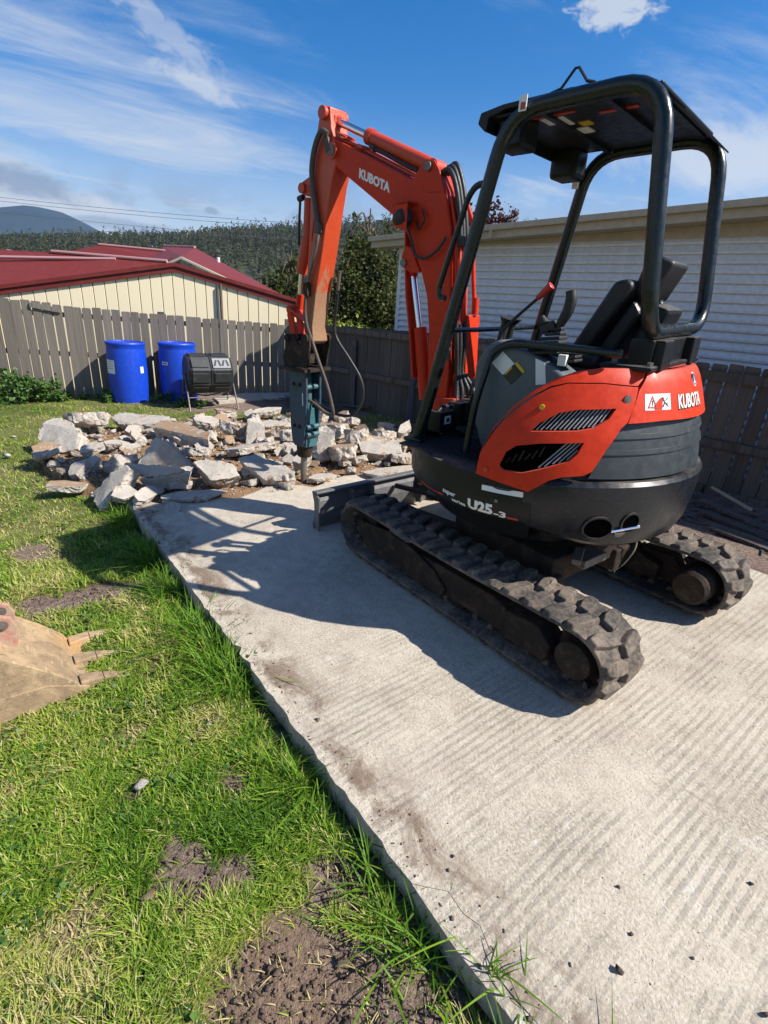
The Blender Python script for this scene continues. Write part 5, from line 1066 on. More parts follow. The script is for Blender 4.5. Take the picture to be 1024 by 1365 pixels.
# pipes and hoses down the back of the boom
for dv, x0, mt in ((.052, .0, 'orange'), (.022, -.004, 'orange_old'), (-.012, .0, 'orange'), (-.048, -.003, 'orange_old')):
    mb = MB(); mb.tube([(.80+x0-.014, BV+dv, 1.50), (.812+x0-.014, BV+dv, 1.65), (.85+x0-.014, BV+dv, 2.02), (.905+x0-.012, BV+dv, 2.22)], .0115, 8); H(mb, 'hydraulic_pipe', mt, boom, smooth=50)
mb = MB(); mb.tube([(.77, BV-.13, 1.58), (.80, BV-.13, 1.75), (.845, BV-.125, 2.10), (.90, BV-.10, 2.24)], .014, 8); mb.cyl((.767, BV-.13, 1.56), (.773, BV-.13, 1.66), .024, seg=12); H(mb, 'hydraulic_pipe', 'orange', boom, smooth=50)
for k, dv in enumerate((.045, .015, -.02)):
    mb = MB(); mb.tube(spline([(1.00, BV+dv, 2.34), (.93, BV+dv, 2.36+.02*k), (.865, BV+dv*1.2, 2.27), (.825, BV+dv, 2.10), (.80, BV+dv, 1.95)], 6), .016, 10); H(mb, 'hydraulic_hose', 'hose', boom, smooth=60)
for dv, k in ((.05, 0), (.01, 1), (-.04, 2), (-.08, 3)):
    mb = MB(); mb.tube(spline([(.785, BV+dv, 1.52), (.765, BV+dv, 1.36), (.76, BV+dv*.7, 1.2), (.74-.02*k, BV+dv*.9, 1.08), (.70, BV+dv*1.3+.02, .99), (.60, BV+dv*1.6+.05, 1.02)], 6), .015, 10); H(mb, 'hydraulic_hose', 'hose', boom, smooth=60)
mb = MB(); mb.prism([(.765, 1.555), (.785, 1.555), (.775, 1.18), (.755, 1.14), (.74, 1.17)], BV-.185, BV-.04); mb.prism([(.765, 1.555), (.89, 1.555), (.86, 1.16), (.755, 1.16)], BV-.195, BV-.183); H(mb, 'hose_guard', 'orange', boom, bevel=.006)
mb = MB(); mb.box((.805, B1+.003, 1.33), (.03, .004, .10)); H(mb, 'decal', 'black', boom); mb = MB(); mb.box((.805, B1+.0045, 1.355), (.022, .003, .03)); H(mb, 'decal', 'decal', boom)
# boom cylinder in front of the boom
mb = MB(); mb.cyl((1.03, BV, .98), (1.118, BV, 1.46), .046, seg=20); bc = H(mb, 'boom_cylinder', 'orange', smooth=40); mb = MB(); mb.cyl((1.125, BV, 1.455), (1.205, BV, 1.80), .026, seg=18); H(mb, 'cylinder_rod', 'chrome', bc, smooth=40)
mb = MB(); mb.cyl((1.22, BV-.045, 1.86), (1.22, BV+.045, 1.86), .042, seg=16); mb.cyl((1.20, BV, 1.78), (1.22, BV, 1.86), .032, seg=12); H(mb, 'rod_eye', 'orange', bc, smooth=40)
mb = MB(); mb.prism([(1.232, 2.06), (1.246, 2.05), (1.240, 1.90), (1.216, 1.66), (1.172, 1.44), (1.120, 1.12), (1.105, 1.12), (1.156, 1.44), (1.200, 1.66), (1.226, 1.90)], BV-.06, BV+.06); H(mb, 'cylinder_guard', 'orange', bc, bevel=.004)

AV0, AV1 = BV-.080, BV+.080
arm_o = [(2.035, 2.815), (1.99, 2.835), (1.935, 2.822), (1.925, 2.70), (1.878, 2.60), (1.876, 2.50), (1.925, 2.37), (1.972, 2.19), (2.035, 1.93), (2.112, 1.66), (2.165, 1.40), (2.155, 1.29), (2.195, 1.265), (2.238, 1.29), (2.238, 1.55), (2.205, 1.83), (2.170, 2.10), (2.155, 2.30), (2.175, 2.37), (2.115, 2.55)]
mb = MB(); mb.prism(arm_o, AV0, AV1); arm = H(mb, 'arm', 'muddy', bevel=.008, bseg=3, smooth=30)
mb = MB(); mb.prism([(1.925, 2.78), (2.03, 2.79), (2.05, 2.74), (1.93, 2.66)], BV-.045, BV+.045) ; mb.cyl((1.985, AV0-.025, 2.79), (1.985, AV1+.03, 2.79), .040, seg=18); mb.cyl((1.905, AV0-.02, 2.565), (1.905, AV1+.02, 2.565), .05, seg=18); mb.cyl((2.20, AV0-.02, 1.315), (2.20, AV1+.02, 1.315), .032, seg=16); mb.cyl((2.235, AV0-.02, 2.37), (2.235, AV1+.02, 2.37), .035, seg=16); H(mb, 'pin', 'orange_old', arm, smooth=40)
for v in (AV0, AV1-.012):
    mb = MB(); mb.prism([(2.12, 2.45), (2.25, 2.41), (2.265, 2.36), (2.23, 2.325), (2.12, 2.30)], v, v+.012); H(mb, 'cylinder_lug', 'orange_old', arm, bevel=.003)
mb = MB(); mb.prism([(2.07, 2.32), (2.095, 2.34), (2.15, 2.02), (2.145, 2.02)], AV1, AV1+.006); H(mb, 'arm_rib', 'orange_old', arm)
mb = MB(); mb.tube(spline([(1.93, AV1+.02, 2.66), (1.985, AV1+.035, 2.68), (2.06, AV1+.03, 2.60), (2.10, AV1+.028, 2.47), (2.09, AV1+.025, 2.33), (2.06, AV1+.024, 2.18), (2.045, AV1+.02, 2.10)], 6), .019, 10); H(mb, 'hydraulic_hose', 'hoseg', arm, smooth=60)
mb = MB(); mb.box((2.045, AV1+.02, 2.10), (.05, .045, .07)); H(mb, 'hose_fitting', 'hoseg', arm, bevel=.006); mb = MB(); mb.box((1.945, AV1+.012, 2.60), (.05, .03, .09), Matrix.Rotation(.3, 3, 'Y')); H(mb, 'hose_clamp', 'hoseg', arm, bevel=.006)
mb = MB(); mb.tube(spline([(2.045, AV1+.02, 2.07), (2.055, AV1+.03, 2.0), (2.10, AV1+.03, 1.90), (2.165, AV1+.025, 1.77), (2.185, AV1+.025, 1.70)], 6), .013, 10); H(mb, 'hydraulic_hose', 'steel', arm, smooth=60)
mb = MB(); mb.box((2.185, AV1+.025, 1.68), (.05, .04, .10)); H(mb, 'hose_fitting', 'rust', arm, bevel=.006)
# bucket cylinder in front of the arm
mb = MB(); mb.cyl((2.285, BV, 2.05), (2.375, BV, 1.80), .046, seg=20) ; mb.cyl((2.255, BV, 2.32), (2.285, BV, 2.04), .040, seg=20); bk = H(mb, 'bucket_cylinder', 'orange_old', smooth=40)
mb = MB(); mb.tube([(2.33, BV+.03, 2.31), (2.345, BV+.035, 2.15), (2.355, BV+.035, 2.0)], .010, 8); mb.cyl((2.29, BV+.03, 2.325), (2.345, BV+.03, 2.315), .022, seg=12); H(mb, 'hydraulic_pipe', 'hose', bk)
mb = MB(); mb.cyl((2.368, BV, 1.80), (2.405, BV, 1.58), .024, seg=16); H(mb, 'cylinder_rod', 'chrome', bk, smooth=40); mb = MB(); mb.cyl((2.395, BV, 1.64), (2.415, BV, 1.52), .032, seg=14); mb.cyl((2.42, BV-.05, 1.50), (2.42, BV+.05, 1.50), .04, seg=14); H(mb, 'rod_eye', 'orange', bk, smooth=40)
for v in (BV-.075, BV+.062):
    mb = MB(); mb.bar((2.46, v, 1.535), (2.22, v, 1.43), .014, .06, (0, 1, 0)); H(mb, 'link_arm', 'orange_old', bk, bevel=.004)
mb = MB(); mb.prism([(2.42, 1.54), (2.49, 1.545), (2.515, 1.48), (2.47, 1.29), (2.40, 1.29), (2.44, 1.46)], BV-.055, BV-.035); mb.prism([(2.42, 1.54), (2.49, 1.545), (2.515, 1.48), (2.47, 1.29), (2.40, 1.29), (2.44, 1.46)], BV+.035, BV+.055); mb.cyl((2.455, BV-.08, 1.52), (2.455, BV+.08, 1.52), .036, seg=14); H(mb, 'bucket_link', 'orange', bk, bevel=.004)

# ---- hydraulic breaker hung on the arm
mb = MB(); mb.prism([(2.20, 1.07), (2.50, 1.07), (2.52, 1.13), (2.47, 1.25), (2.45, 1.325), (2.36, 1.335), (2.30, 1.25), (2.24, 1.335), (2.16, 1.335), (2.16, 1.25)], BV-.115, BV-.095); mb.prism([(2.20, 1.07), (2.50, 1.07), (2.52, 1.13), (2.47, 1.25), (2.45, 1.325), (2.36, 1.335), (2.30, 1.25), (2.24, 1.335), (2.16, 1.335), (2.16, 1.25)], BV+.095, BV+.115)
mb.box((2.36, BV, 1.215), (.22, .20, .03)); mb.box((2.36, BV, 1.05), (.34, .30, .028)); mb.cyl((2.20, BV-.135, 1.31), (2.20, BV+.135, 1.31), .036, seg=16); mb.cyl((2.435, BV-.135, 1.30), (2.435, BV+.135, 1.30), .030, seg=16); mb.box((2.27, BV-.02, 1.14), (.03, .12, .08)); br = H(mb, 'breaker', 'rust', bevel=.006)
side_o = [(2.245, 1.035), (2.475, 1.035), (2.478, .80), (2.478, .56), (2.462, .41), (2.43, .365), (2.33, .365), (2.305, .41), (2.275, .60), (2.25, .80)]
for v0, v1, mt in ((BV+.066, BV+.088, 'teal'), (BV-.088, BV-.066, 'teal')):
    mb = MB(); mb.prism(side_o, v0, v1); H(mb, 'breaker_plate', mt, br, bevel=.005)
    for (u, z) in ((2.33, .92), (2.41, .92), (2.35, .55), (2.42, .55)):
        mb = MB(); vv = v1 if v0 > BV else v0; mb.cyl((u, vv-.004, z), (u, vv+.010, z), .017, seg=8); H(mb, 'plate_bolt', 'rust', br)
    if v0 > BV:
        mb = MB(); mb.box((2.295, v1+.001, .80), (.010, .003, .11)); H(mb, 'decal', 'decal', br); mb = MB(); mb.box((2.40, v1+.001, .89), (.05, .003, .05)); H(mb, 'decal', 'louvre', br)
mb = MB(); mb.cyl((2.365, BV, .46), (2.365, BV, 1.03), .060, seg=20); mb.box((2.37, BV, .62), (.14, .128, .18)); mb.box((2.36, BV, .42), (.13, .128, .12)); H(mb, 'breaker_body', 'tealb', br, bevel=.004, smooth=35)
for z in (.90, .55, .48):
    mb = MB(); mb.cyl((2.28, BV-.066, z), (2.28, BV+.066, z), .022, seg=14); H(mb, 'tie_bolt', 'tealb', br, smooth=40)
mb = MB(); mb.cyl((2.40, BV, .255), (2.385, BV, .43), .065, .085, 20); H(mb, 'chisel_bush', 'rust', br, smooth=40)
mb = MB(); mb.cyl((2.425, BV, -.05), (2.405, BV, .27), .029, seg=18); H(mb, 'chisel', 'steel', br, smooth=40)
# breaker hoses: from the arm hanging beside the breaker
mb = MB(); mb.tube(spline([(2.19, AV1+.03, 1.64), (2.20, AV1+.04, 1.52), (2.19, AV1+.03, 1.40), (2.17, AV1, 1.30), (2.12, BV+.06, 1.15), (2.06, BV+.02, .95), (2.02, BV, .78), (2.02, BV-.01, .70), (2.10, BV, .705), (2.20, BV+.02, .76), (2.29, BV+.03, .79)], 6), .015, 10); H(mb, 'breaker_hose', 'hoseg', br, smooth=60)
mb = MB(); mb.tube(spline([(2.055, AV0-.02, 1.66), (2.08, AV0-.03, 1.55), (2.11, AV0-.035, 1.40), (2.09, AV0-.05, 1.30), (1.98, AV0-.08, 1.16), (1.88, AV0-.12, 1.0), (1.86, AV0-.13, .84), (1.92, AV0-.08, .70), (2.05, AV0-.03, .68), (2.20, BV-.04, .74), (2.28, BV-.03, .78)], 6), .013, 10); H(mb, 'breaker_hose', 'hose', br, smooth=60)
mb = MB(); mb.tube([(2.02, AV0-.015, 1.82), (2.05, AV0-.02, 1.68)], .012, 8); H(mb, 'hose_fitting', 'steel', arm)
# string hanging on the far track frame
mb = MB(); mb.tube(spline([(-.46, -.37, .40), (-.47, -.37, .34), (-.46, -.37, .28), (-.43, -.36, .20), (-.39, -.355, .14), (-.385, -.36, .12)], 5), .004, 5); mb.tube(spline([(-.39, -.36, .145), (-.36, -.35, .125), (-.34, -.36, .13)], 4), .006, 5); mb.tube([(-.45, -.37, .39), (-.50, -.38, .37)], .006, 5); tag(T(mb, 'string', 'string'), None)

# ================================================================== BROKEN CONCRETE
def bed(u, v): 
    e = 0.5+0.5*np.tanh(3.2-np.hypot((u-4.0)/1.05, (v-.4)/1.25)*1.6); return -0.11+0.12*e*(0.45+0.9*fbm(u*2.2, v*2.2, 31))+(fbm(u*11, v*11, 33)-0.5)*0.05
uu, vv = np.meshgrid(np.arange(2.0, 6.0, .04), np.arange(-2.1, 2.5, .04), indexing='ij'); sh = uu.shape
inn = in_poly_np(uu+(fbm(uu*4, vv*4, 7)-.5)*.25, vv+(fbm(uu*4, vv*4, 8)-.5)*.25, RUB); zz = np.where(inn, np.maximum(bed(uu, vv), -.105), -.16)
ii = np.arange(uu.size).reshape(sh); q = np.stack([ii[:-1, :-1], ii[1:, :-1], ii[1:, 1:], ii[:-1, 1:]], -1).reshape(-1, 4); q = q[(inn.ravel()[q]).any(1)]
o = fast_mesh('rubble_bed', np.stack([uu, vv, zz], -1).reshape(-1, 3), q, 'clay', smooth=True); o.matrix_world = SITE; tag(o, 'orange-brown subsoil showing between the broken concrete pieces', 'soil', kind='stuff')
def chunk_mesh(L, Wd, Tk, seed, cuts=2):
    r = random.Random(seed); bm = bmesh.new(); n = r.choice((5, 6, 7)); ph = r.uniform(0, 6.28); m = min(L, Wd, Tk)
    ring = []
    for i in range(n):
        a = ph+2*math.pi*(i+r.uniform(-.32, .32))/n; k = 1/max(abs(math.cos(a)), abs(math.sin(a)))**0.8*r.uniform(.80, 1.0); ring.append((L*.5*math.cos(a)*k, Wd*.5*math.sin(a)*k))
    for x, y in ring: bm.verts.new((x, y, Tk*.5)); bm.verts.new((x*r.uniform(.62, 1.04), y*r.uniform(.62, 1.04), -Tk*.5*r.uniform(.6, 1.1)))
    g = bmesh.ops.convex_hull(bm, input=bm.verts); bmesh.ops.delete(bm, geom=[q for q in g['geom_interior'] if isinstance(q, bmesh.types.BMVert)], context='VERTS')
    bmesh.ops.dissolve_limit(bm, angle_limit=rad(1), verts=bm.verts, edges=bm.edges)
    for _ in range(r.randint(3, 6)):       # snap off edges and corners along flat fracture faces
        a = r.uniform(0, 6.283); el = r.uniform(-.9, .55); d = Vector((math.cos(a)*math.cos(el), math.sin(a)*math.cos(el), math.sin(el))).normalized()
        sup = max(v.co.dot(d) for v in bm.verts); q = bmesh.ops.bisect_plane(bm, geom=bm.verts[:]+bm.edges[:]+bm.faces[:], plane_co=d*(sup-m*r.uniform(.03, .20)), plane_no=d, clear_outer=True)
        ed = [e for e in bm.edges if e.is_boundary]
        if ed: bmesh.ops.holes_fill(bm, edges=ed, sides=0)
    bmesh.ops.triangulate(bm, faces=bm.faces)
    for _ in range(cuts):
        ed = [e for e in bm.edges if e.calc_length() > max(m*.22, .014)]
        if ed: bmesh.ops.subdivide_edges(bm, edges=ed, cuts=1); bmesh.ops.triangulate(bm, faces=bm.faces)
    bm.normal_update()
    for v in bm.verts:
        p = v.co.copy(); up = p.z > Tk*.44; amp = .04 if up else .22; o = Vector((seed*3.1, seed*1.7, seed*.7))
        v.co = p+v.normal*(mnoise.noise(p*(1.7/m)+o)*m*amp*.7+mnoise.noise(p*(5.0/m)+o)*m*amp*.5)+mnoise.noise_vector(p*(3.0/m)-o)*m*amp*.3
    bm.normal_update(); me = bpy.data.meshes.new('concrete_chunk'); bm.to_mesh(me); bm.free(); me.shade_smooth(); me.set_sharp_from_angle(angle=rad(20)); return me
CH = [(4.56, 2.04, .08, .42, .3, .26, -76, 35, 0, 1, 'big soil-stained concrete block at the left end of the heap, beside the lawn'),
 (5.24, 1.64, .1, .52, .36, .22, -110, 20, 0, 1, 'domed concrete block with orange soil face at the back left of the heap'),
 (4.32, 2.17, .0, .3, .2, .09, -71, -18, 12, 0, 'pale flat concrete slab tilted on the lawn at the left front of the heap'),
 (2.83, 1.87, .1, .72, .15, .16, -28, 25, -18, 0, 'long pale concrete bar leaning over the corner of the slab edge'),
 (3.35, 2.13, -.06, .3, .2, .09, -115, 0, 5, 1, 'thin layered concrete piece lying alone on the grass before the heap'),
 (3.06, 1.39, .1, .56, .46, .14, -121, 50, 8, 0, 'large dark grey triangular slab standing tilted towards the camera'),
 (2.92, 1.53, .08, .60, .17, .17, -121, 10, -4, 0, 'long beam-like concrete piece below the tilted triangular slab'),
 (2.88, 1.43, .02, .40, .15, .14, -106, 5, 4, 0, 'short shaded beam of concrete in front of the long beam'),
 (3.77, 1.0, .16, .66, .36, .14, -139, -6, 6, 1, 'big slab topped with orange soil in the middle of the heap'),
 (5.15, 1.07, .1, .65, .32, .12, -104, -5, 0, 0, 'long pale slab lying flat along the back of the heap'),
 (2.63, 1.05, .06, .42, .36, .17, -103, 12, -14, 0, 'thick chunk with shaded left face near the slab front'),
 (2.38, .68, .08, .56, .46, .15, -117, 12, 6, 0, 'big flat slab just left of the breaker point'),
 (2.55, .22, .06, .24, .14, .22, -70, 20, 30, 0, 'upright lump touching the breaker chisel'),
 (2.79, -.13, .08, .34, .34, .10, -143, 62, 10, 0, 'clean pale slab standing on edge right of the breaker'),
 (3.3, -.62, .14, .34, .32, .28, -108, 10, 0, 1, 'rounded orange soil-covered lump right of the breaker'),
 (2.66, -.33, .06, .3, .26, .22, -131, 8, -6, 1, 'square block capped with orange soil right of the standing slab'),
 (2.93, -.67, .12, .32, .24, .26, -97, 15, 20, 0, 'rough crumbly block behind the soil-capped square block'),
 (2.63, -.76, .07, .48, .36, .13, -128, 8, 0, 0, 'long flat pale slab at the right of the heap above the blade'),
 (2.37, -.89, .04, .26, .26, .12, -121, 6, 8, 0, 'flat slab nearest the excavator deck at the right end'),
 (2.13, -.42, .03, .35, .26, .07, -98, 6, 0, 0, 'smooth rounded flake lying just above the dozer blade'),
 (3.46, .31, .12, .2, .12, .32, -102, 12, -12, 0, 'narrow tooth-shaped piece standing upright left of the breaker'),
 (4.14, .28, .1, .33, .26, .22, -106, 10, 15, 0, 'rough block left of the narrow upright piece'),
 (4.55, .47, .1, .32, .26, .2, -89, 10, -10, 0, 'pale lump below the legs of the compost tumbler'),
 (4.3, -.32, .08, .43, .3, .1, -119, -4, 0, 0, 'flat pale slab behind the breaker housing'),
 (4.96, -.51, .06, .49, .14, .14, -82, 10, 0, 0, 'dark bar of concrete at the very back by the grass'),
 (5.35, -.08, .05, .31, .18, .14, -99, 0, 10, 1, 'brown-tinged block at the back nearest the tumbler'),
 (2.93, -1.07, .12, .31, .22, .2, -94, 20, 10, 0, 'rough lump at the right end before the shaded fence'),
 (3.04, -1.44, .08, .3, .14, .24, -54, 20, 20, 0, 'small upright shard at the far right end of the heap'),
 (2.72, 1.79, .03, .21, .16, .12, -80, 25, 0, 0, 'small white lump on the slab corner under the leaning bar'),
 (2.61, 1.66, .04, .28, .12, .12, -46, 30, 0, 0, 'narrow shard leaning beside the lump on the slab corner'),
 (2.49, 1.30, .0, .52, .22, .06, -110, 2, 0, 0, 'thin flat flake lying along the broken front of the slab'),
 (3.34, .39, .06, .57, .24, .12, -103, 10, -5, 0, 'long slab shaded by the breaker behind the big flat slab'),
 (2.34, .13, .02, .3, .2, .07, -95, 0, 4, 0, 'flat flake at the foot of the breaker chisel'),
 (3.53, .99, .1, .38, .22, .12, -112, 20, 5, 1, 'soil-stained piece wedged below the soil-topped slab'),
 (4.17, 1.8, .06, .21, .14, .12, -68, 10, 20, 0, 'small pale block between the two big blocks at the left'),
 (4.32, 1.56, .06, .18, .12, .1, -77, 10, 0, 0, 'little grey block right of the left end block'),
 (3.46, -.17, .08, .33, .2, .16, -96, 15, 10, 0, 'block hidden half behind the blue breaker plates'),
 (4.23, -.98, .08, .22, .18, .2, -118, 10, 10, 0, 'knobbly lump at the back right behind the breaker hose')]
SPECIAL = {      # pieces whose outline is plain in the photograph: visible face (u, v, w) and thickness behind it
 3: ([(3.014, 1.989, 0.0), (2.922, 1.823, 0.2), (2.888, 1.728, 0.26), (2.814, 1.705, 0.25), (2.777, 1.804, 0.14), (2.776, 1.935, -0.04), (2.795, 1.996, -0.06)], 0.13),
 5: ([(3.446, 1.564, 0.02), (3.41, 1.334, 0.33), (3.261, 1.273, 0.32), (3.098, 1.104, 0.04), (3.259, 1.314, 0.0)], 0.13),
 8: ([(4.513, 1.097, 0.18), (4.685, 0.956, 0.2), (4.346, 0.746, 0.21), (3.793, 0.68, 0.2), (3.68, 0.749, 0.16), (4.077, 0.92, 0.15)], 0.13),
 9: ([(5.582, 1.334, 0.1), (5.709, 1.197, 0.13), (5.063, 0.751, 0.15), (4.897, 0.784, 0.12), (5.069, 1.166, 0.09), (5.334, 1.303, 0.06)], 0.10),
 10: ([(2.872, 1.161, 0.2), (2.837, 1.047, 0.22), (2.646, 0.869, 0.2), (2.525, 0.868, 0.12), (2.561, 0.996, 0.09), (2.594, 1.105, 0.1)], 0.16),
 11: ([(2.79, 0.775, 0.19), (2.783, 0.605, 0.21), (2.51, 0.489, 0.19), (2.307, 0.433, 0.15), (2.309, 0.474, 0.07), (2.435, 0.681, 0.07), (2.595, 0.708, 0.13)], 0.13),
 13: ([(2.899, -0.061, 0.08), (2.973, -0.127, 0.33), (2.948, -0.277, 0.35), (2.796, -0.295, 0.3), (2.741, -0.204, 0.05), (2.754, -0.103, 0.03)], 0.11),
 0: ([(4.765, 2.233, -0.02), (5.046, 2.118, 0.22), (5.029, 1.923, 0.27), (4.576, 1.809, 0.2), (4.416, 1.887, 0.05), (4.543, 2.077, -0.02)], 0.26),
 17: ([(2.8, -0.604, 0.16), (2.85, -0.862, 0.2), (2.54, -0.985, 0.17), (2.397, -0.896, 0.1), (2.485, -0.701, 0.09), (2.664, -0.552, 0.1)], 0.12),
 7: ([(2.905, 1.615, 0.1), (2.755, 1.294, 0.17), (2.678, 1.268, 0.16), (2.725, 1.278, 0.05), (2.917, 1.551, 0.0)], 0.13),
 6: ([(3.196, 1.733, 0.12), (3.119, 1.663, 0.2), (2.74, 1.319, 0.22), (2.708, 1.296, 0.17), (2.887, 1.543, 0.12)], 0.15),
 20: ([(3.749, 0.297, 0.04), (3.88, 0.206, 0.28), (3.948, 0.044, 0.32), (3.744, 0.067, 0.24), (3.666, 0.096, 0.05)], 0.10),
}
def face_chunk(P, T, seed):
    P = [Vector(p) for p in P]; c = sum(P, Vector())/len(P); nrm = Vector()
    for i in range(len(P)): nrm += (P[i]-c).cross(P[(i+1) % len(P)]-c)
    nrm.normalize()
    if nrm.dot(Vector((-1.75, 2.51, 1.66))-c) < 0: nrm = -nrm
    r = random.Random(seed); bm = bmesh.new()
    for p in P: bm.verts.new(p-c+nrm*r.uniform(-.01, .01)); bm.verts.new((p-c)*r.uniform(.8, 1.0)-nrm*T*r.uniform(.8, 1.15))
    g = bmesh.ops.convex_hull(bm, input=bm.verts); bmesh.ops.delete(bm, geom=[q for q in g['geom_interior'] if isinstance(q, bmesh.types.BMVert)], context='VERTS')
    bmesh.ops.triangulate(bm, faces=bm.faces)
    for _ in range(4):
        ed = [e for e in bm.edges if e.calc_length() > max(T*.2, .02)]
        if ed: bmesh.ops.subdivide_edges(bm, edges=ed, cuts=1); bmesh.ops.triangulate(bm, faces=bm.faces)
    bm.normal_update()
    for v in bm.verts:
        p = v.co.copy(); face = v.normal.dot(nrm) > .9; amp = .03 if face else .16; o = Vector((seed*3.1, seed*1.7, seed*.7))
        v.co = p+v.normal*(mnoise.noise(p*(1.6/T)+o)*T*amp*.7+mnoise.noise(p*(5/T)+o)*T*amp*.6)+mnoise.noise_vector(p*(3/T)-o)*T*amp*.35
    bm.normal_update(); me = bpy.data.meshes.new('concrete_chunk'); bm.to_mesh(me); bm.free(); me.shade_smooth(); me.set_sharp_from_angle(angle=rad(20)); return me, c
def place_chunk(me, u, v, z, yaw, tl, rl, mat, label, group, sc=(1, 1, 1)):
    o = bpy.data.objects.new('concrete_chunk', me); COL.objects.link(o); R = Matrix.Rotation(rad(yaw), 3, 'Z') @ Matrix.Rotation(rad(-tl), 3, 'X') @ Matrix.Rotation(rad(rl), 3, 'Y')
    o.matrix_world = SITE @ Matrix.Translation((u, v, z)) @ R.to_4x4() @ Matrix.Diagonal((*sc, 1)); tag(o, label, 'concrete chunk', group); return o
for i, (u, v, z, L, Wd, Tk, yaw, tl, rl, so, lab) in enumerate(CH):
    if i in SPECIAL:
        me, c = face_chunk(*SPECIAL[i], 100+i); me.materials.append(M['chunk_soil' if so and i != 0 else 'chunk'])
        place_chunk(me, c.x, c.y, c.z, 0, 0, 0, None, lab, 'broken concrete pieces in the heap'); continue
    me = chunk_mesh(L*1.12, Wd*1.10, Tk*.66, 100+i, 4 if L > .3 else 3); me.materials.append(M['chunk_soil' if so else 'chunk'])
    yaw2 = yaw if -90 <= yaw <= 90 else yaw+180
    hz = abs(math.sin(rad(tl)))*Wd*.5+abs(math.cos(rad(tl)))*Tk*.5
    place_chunk(me, u, v, float(bed(np.float64(u), np.float64(v)))*0.4+hz*0.82+(.03 if z > .05 else 0) if z > -.01 and u > 2.4 else z*0.3-.02+hz*.8, yaw2+180, tl, rl, None, lab, 'broken concrete pieces in the heap')
SHORT = ['left end block', 'domed block at the back left', 'pale slab tilted on the lawn', 'leaning pale bar', 'thin piece alone on the grass', 'tilted triangular slab', 'long beam-like piece', 'short shaded beam', 'soil-topped middle slab', 'long flat slab at the back', 'thick chunk near the slab front', 'big flat slab by the breaker', 'lump touching the chisel', 'slab standing on edge', 'rounded soil-covered lump', 'soil-capped square block', 'rough crumbly block', 'long flat slab above the blade', 'flat slab nearest the deck', 'smooth flake above the blade', 'narrow upright tooth-shaped piece', 'rough block left of the upright piece', 'pale lump below the tumbler legs', 'flat slab behind the breaker', 'dark bar at the back', 'brown block nearest the tumbler', 'rough lump at the right end', 'upright shard at the right end', 'white lump on the slab corner', 'narrow leaning shard', 'thin flake along the broken front', 'shaded slab behind the breaker', 'flake at the chisel foot', 'wedged soil-stained piece', 'small block between the left blocks', 'little grey block at the left', 'block behind the breaker plates', 'knobbly lump at the back right']
LUMP = {}
def lump_label(k, u, v, s_, tilt=0):
    t = _lump(k, u, v, s_)
    for pre in ('', 'flat-lying ' if tilt < 25 else 'tilted ', 'angular ' if k % 2 else 'blocky '):
        if pre+t not in LUMP: break
    LUMP[pre+t] = 1; return pre+t
def _lump(k, u, v, s_):
    i = min(range(len(CH)), key=lambda j: (CH[j][0]-u)**2+(CH[j][1]-v)**2); du, dv = u-CH[i][0], v-CH[i][1]
    w = ('behind' if du > 0 else 'in front of') if abs(du) > abs(dv) else ('left of' if dv > 0 else 'right of')
    return ('tiny' if s_ < .085 else 'small' if s_ < .13 else 'fist-sized' if s_ < .18 else 'larger')+(' soil-stained' if k % 3 == 0 else ' pale')+' lump '+w+' the '+SHORT[i]
mids = []
for k in range(16):
    me = chunk_mesh(1.0, random.Random(k).uniform(.6, .95), random.Random(k+50).uniform(.22, .5), 300+k, 2); me.materials.append(M['chunk_soil' if k % 3 == 0 else 'chunk']); mids.append(me)
rm = random.Random(17); n = 0
while n < 290:
    u, v = rm.uniform(2.3, 5.7), rm.uniform(-1.8, 2.25)
    if not in_poly(u, v, RUB): continue
    if 2.2 < u < 2.75 and rm.random() < .5: continue
    s_ = min(.26, .05+.07*rm.random()+(rm.random()**3)*.22); b = float(bed(np.float64(u), np.float64(v)))
    tl_, rl2 = rm.gauss(0, 22), rm.gauss(0, 22)
    place_chunk(mids[n % 16], u, v, b+s_*rm.uniform(.05, .25)+.02*rm.random(), rm.uniform(0, 360), tl_, rl2, None, lump_label(n % 16, u, v, s_, abs(tl_)+abs(rl2)), 'small broken concrete lumps', (s_, s_, s_)); n += 1
RV = [rock_variant(k, .7, 8) for k in range(10)]
ps = []; sz = []
while len(ps) < 5200:
    u, v = RNG.uniform(2.25, 5.8), RNG.uniform(-1.9, 2.4)
    if not in_poly(u, v, RUB): continue
    ps.append((u, v, float(bed(np.float64(u), np.float64(v)))+.004)); sz.append(float(np.clip(RNG.lognormal(-4.55, .6), .005, .045)))
hl = len(ps)//2
for nm, a, b, mt, lab in (('concrete_fragments', 0, int(hl*1.35), 'chunk', 'pale concrete crumbs scattered through the heap'), ('soil_clods', int(hl*1.35), len(ps), 'clay', 'orange-brown soil clods scattered through the heap')):
    o = scatter(nm, RV, np.array(ps[a:b]), sz[a:b], mt, RNG); o.matrix_world = SITE; tag(o, lab, 'fragments', kind='stuff')
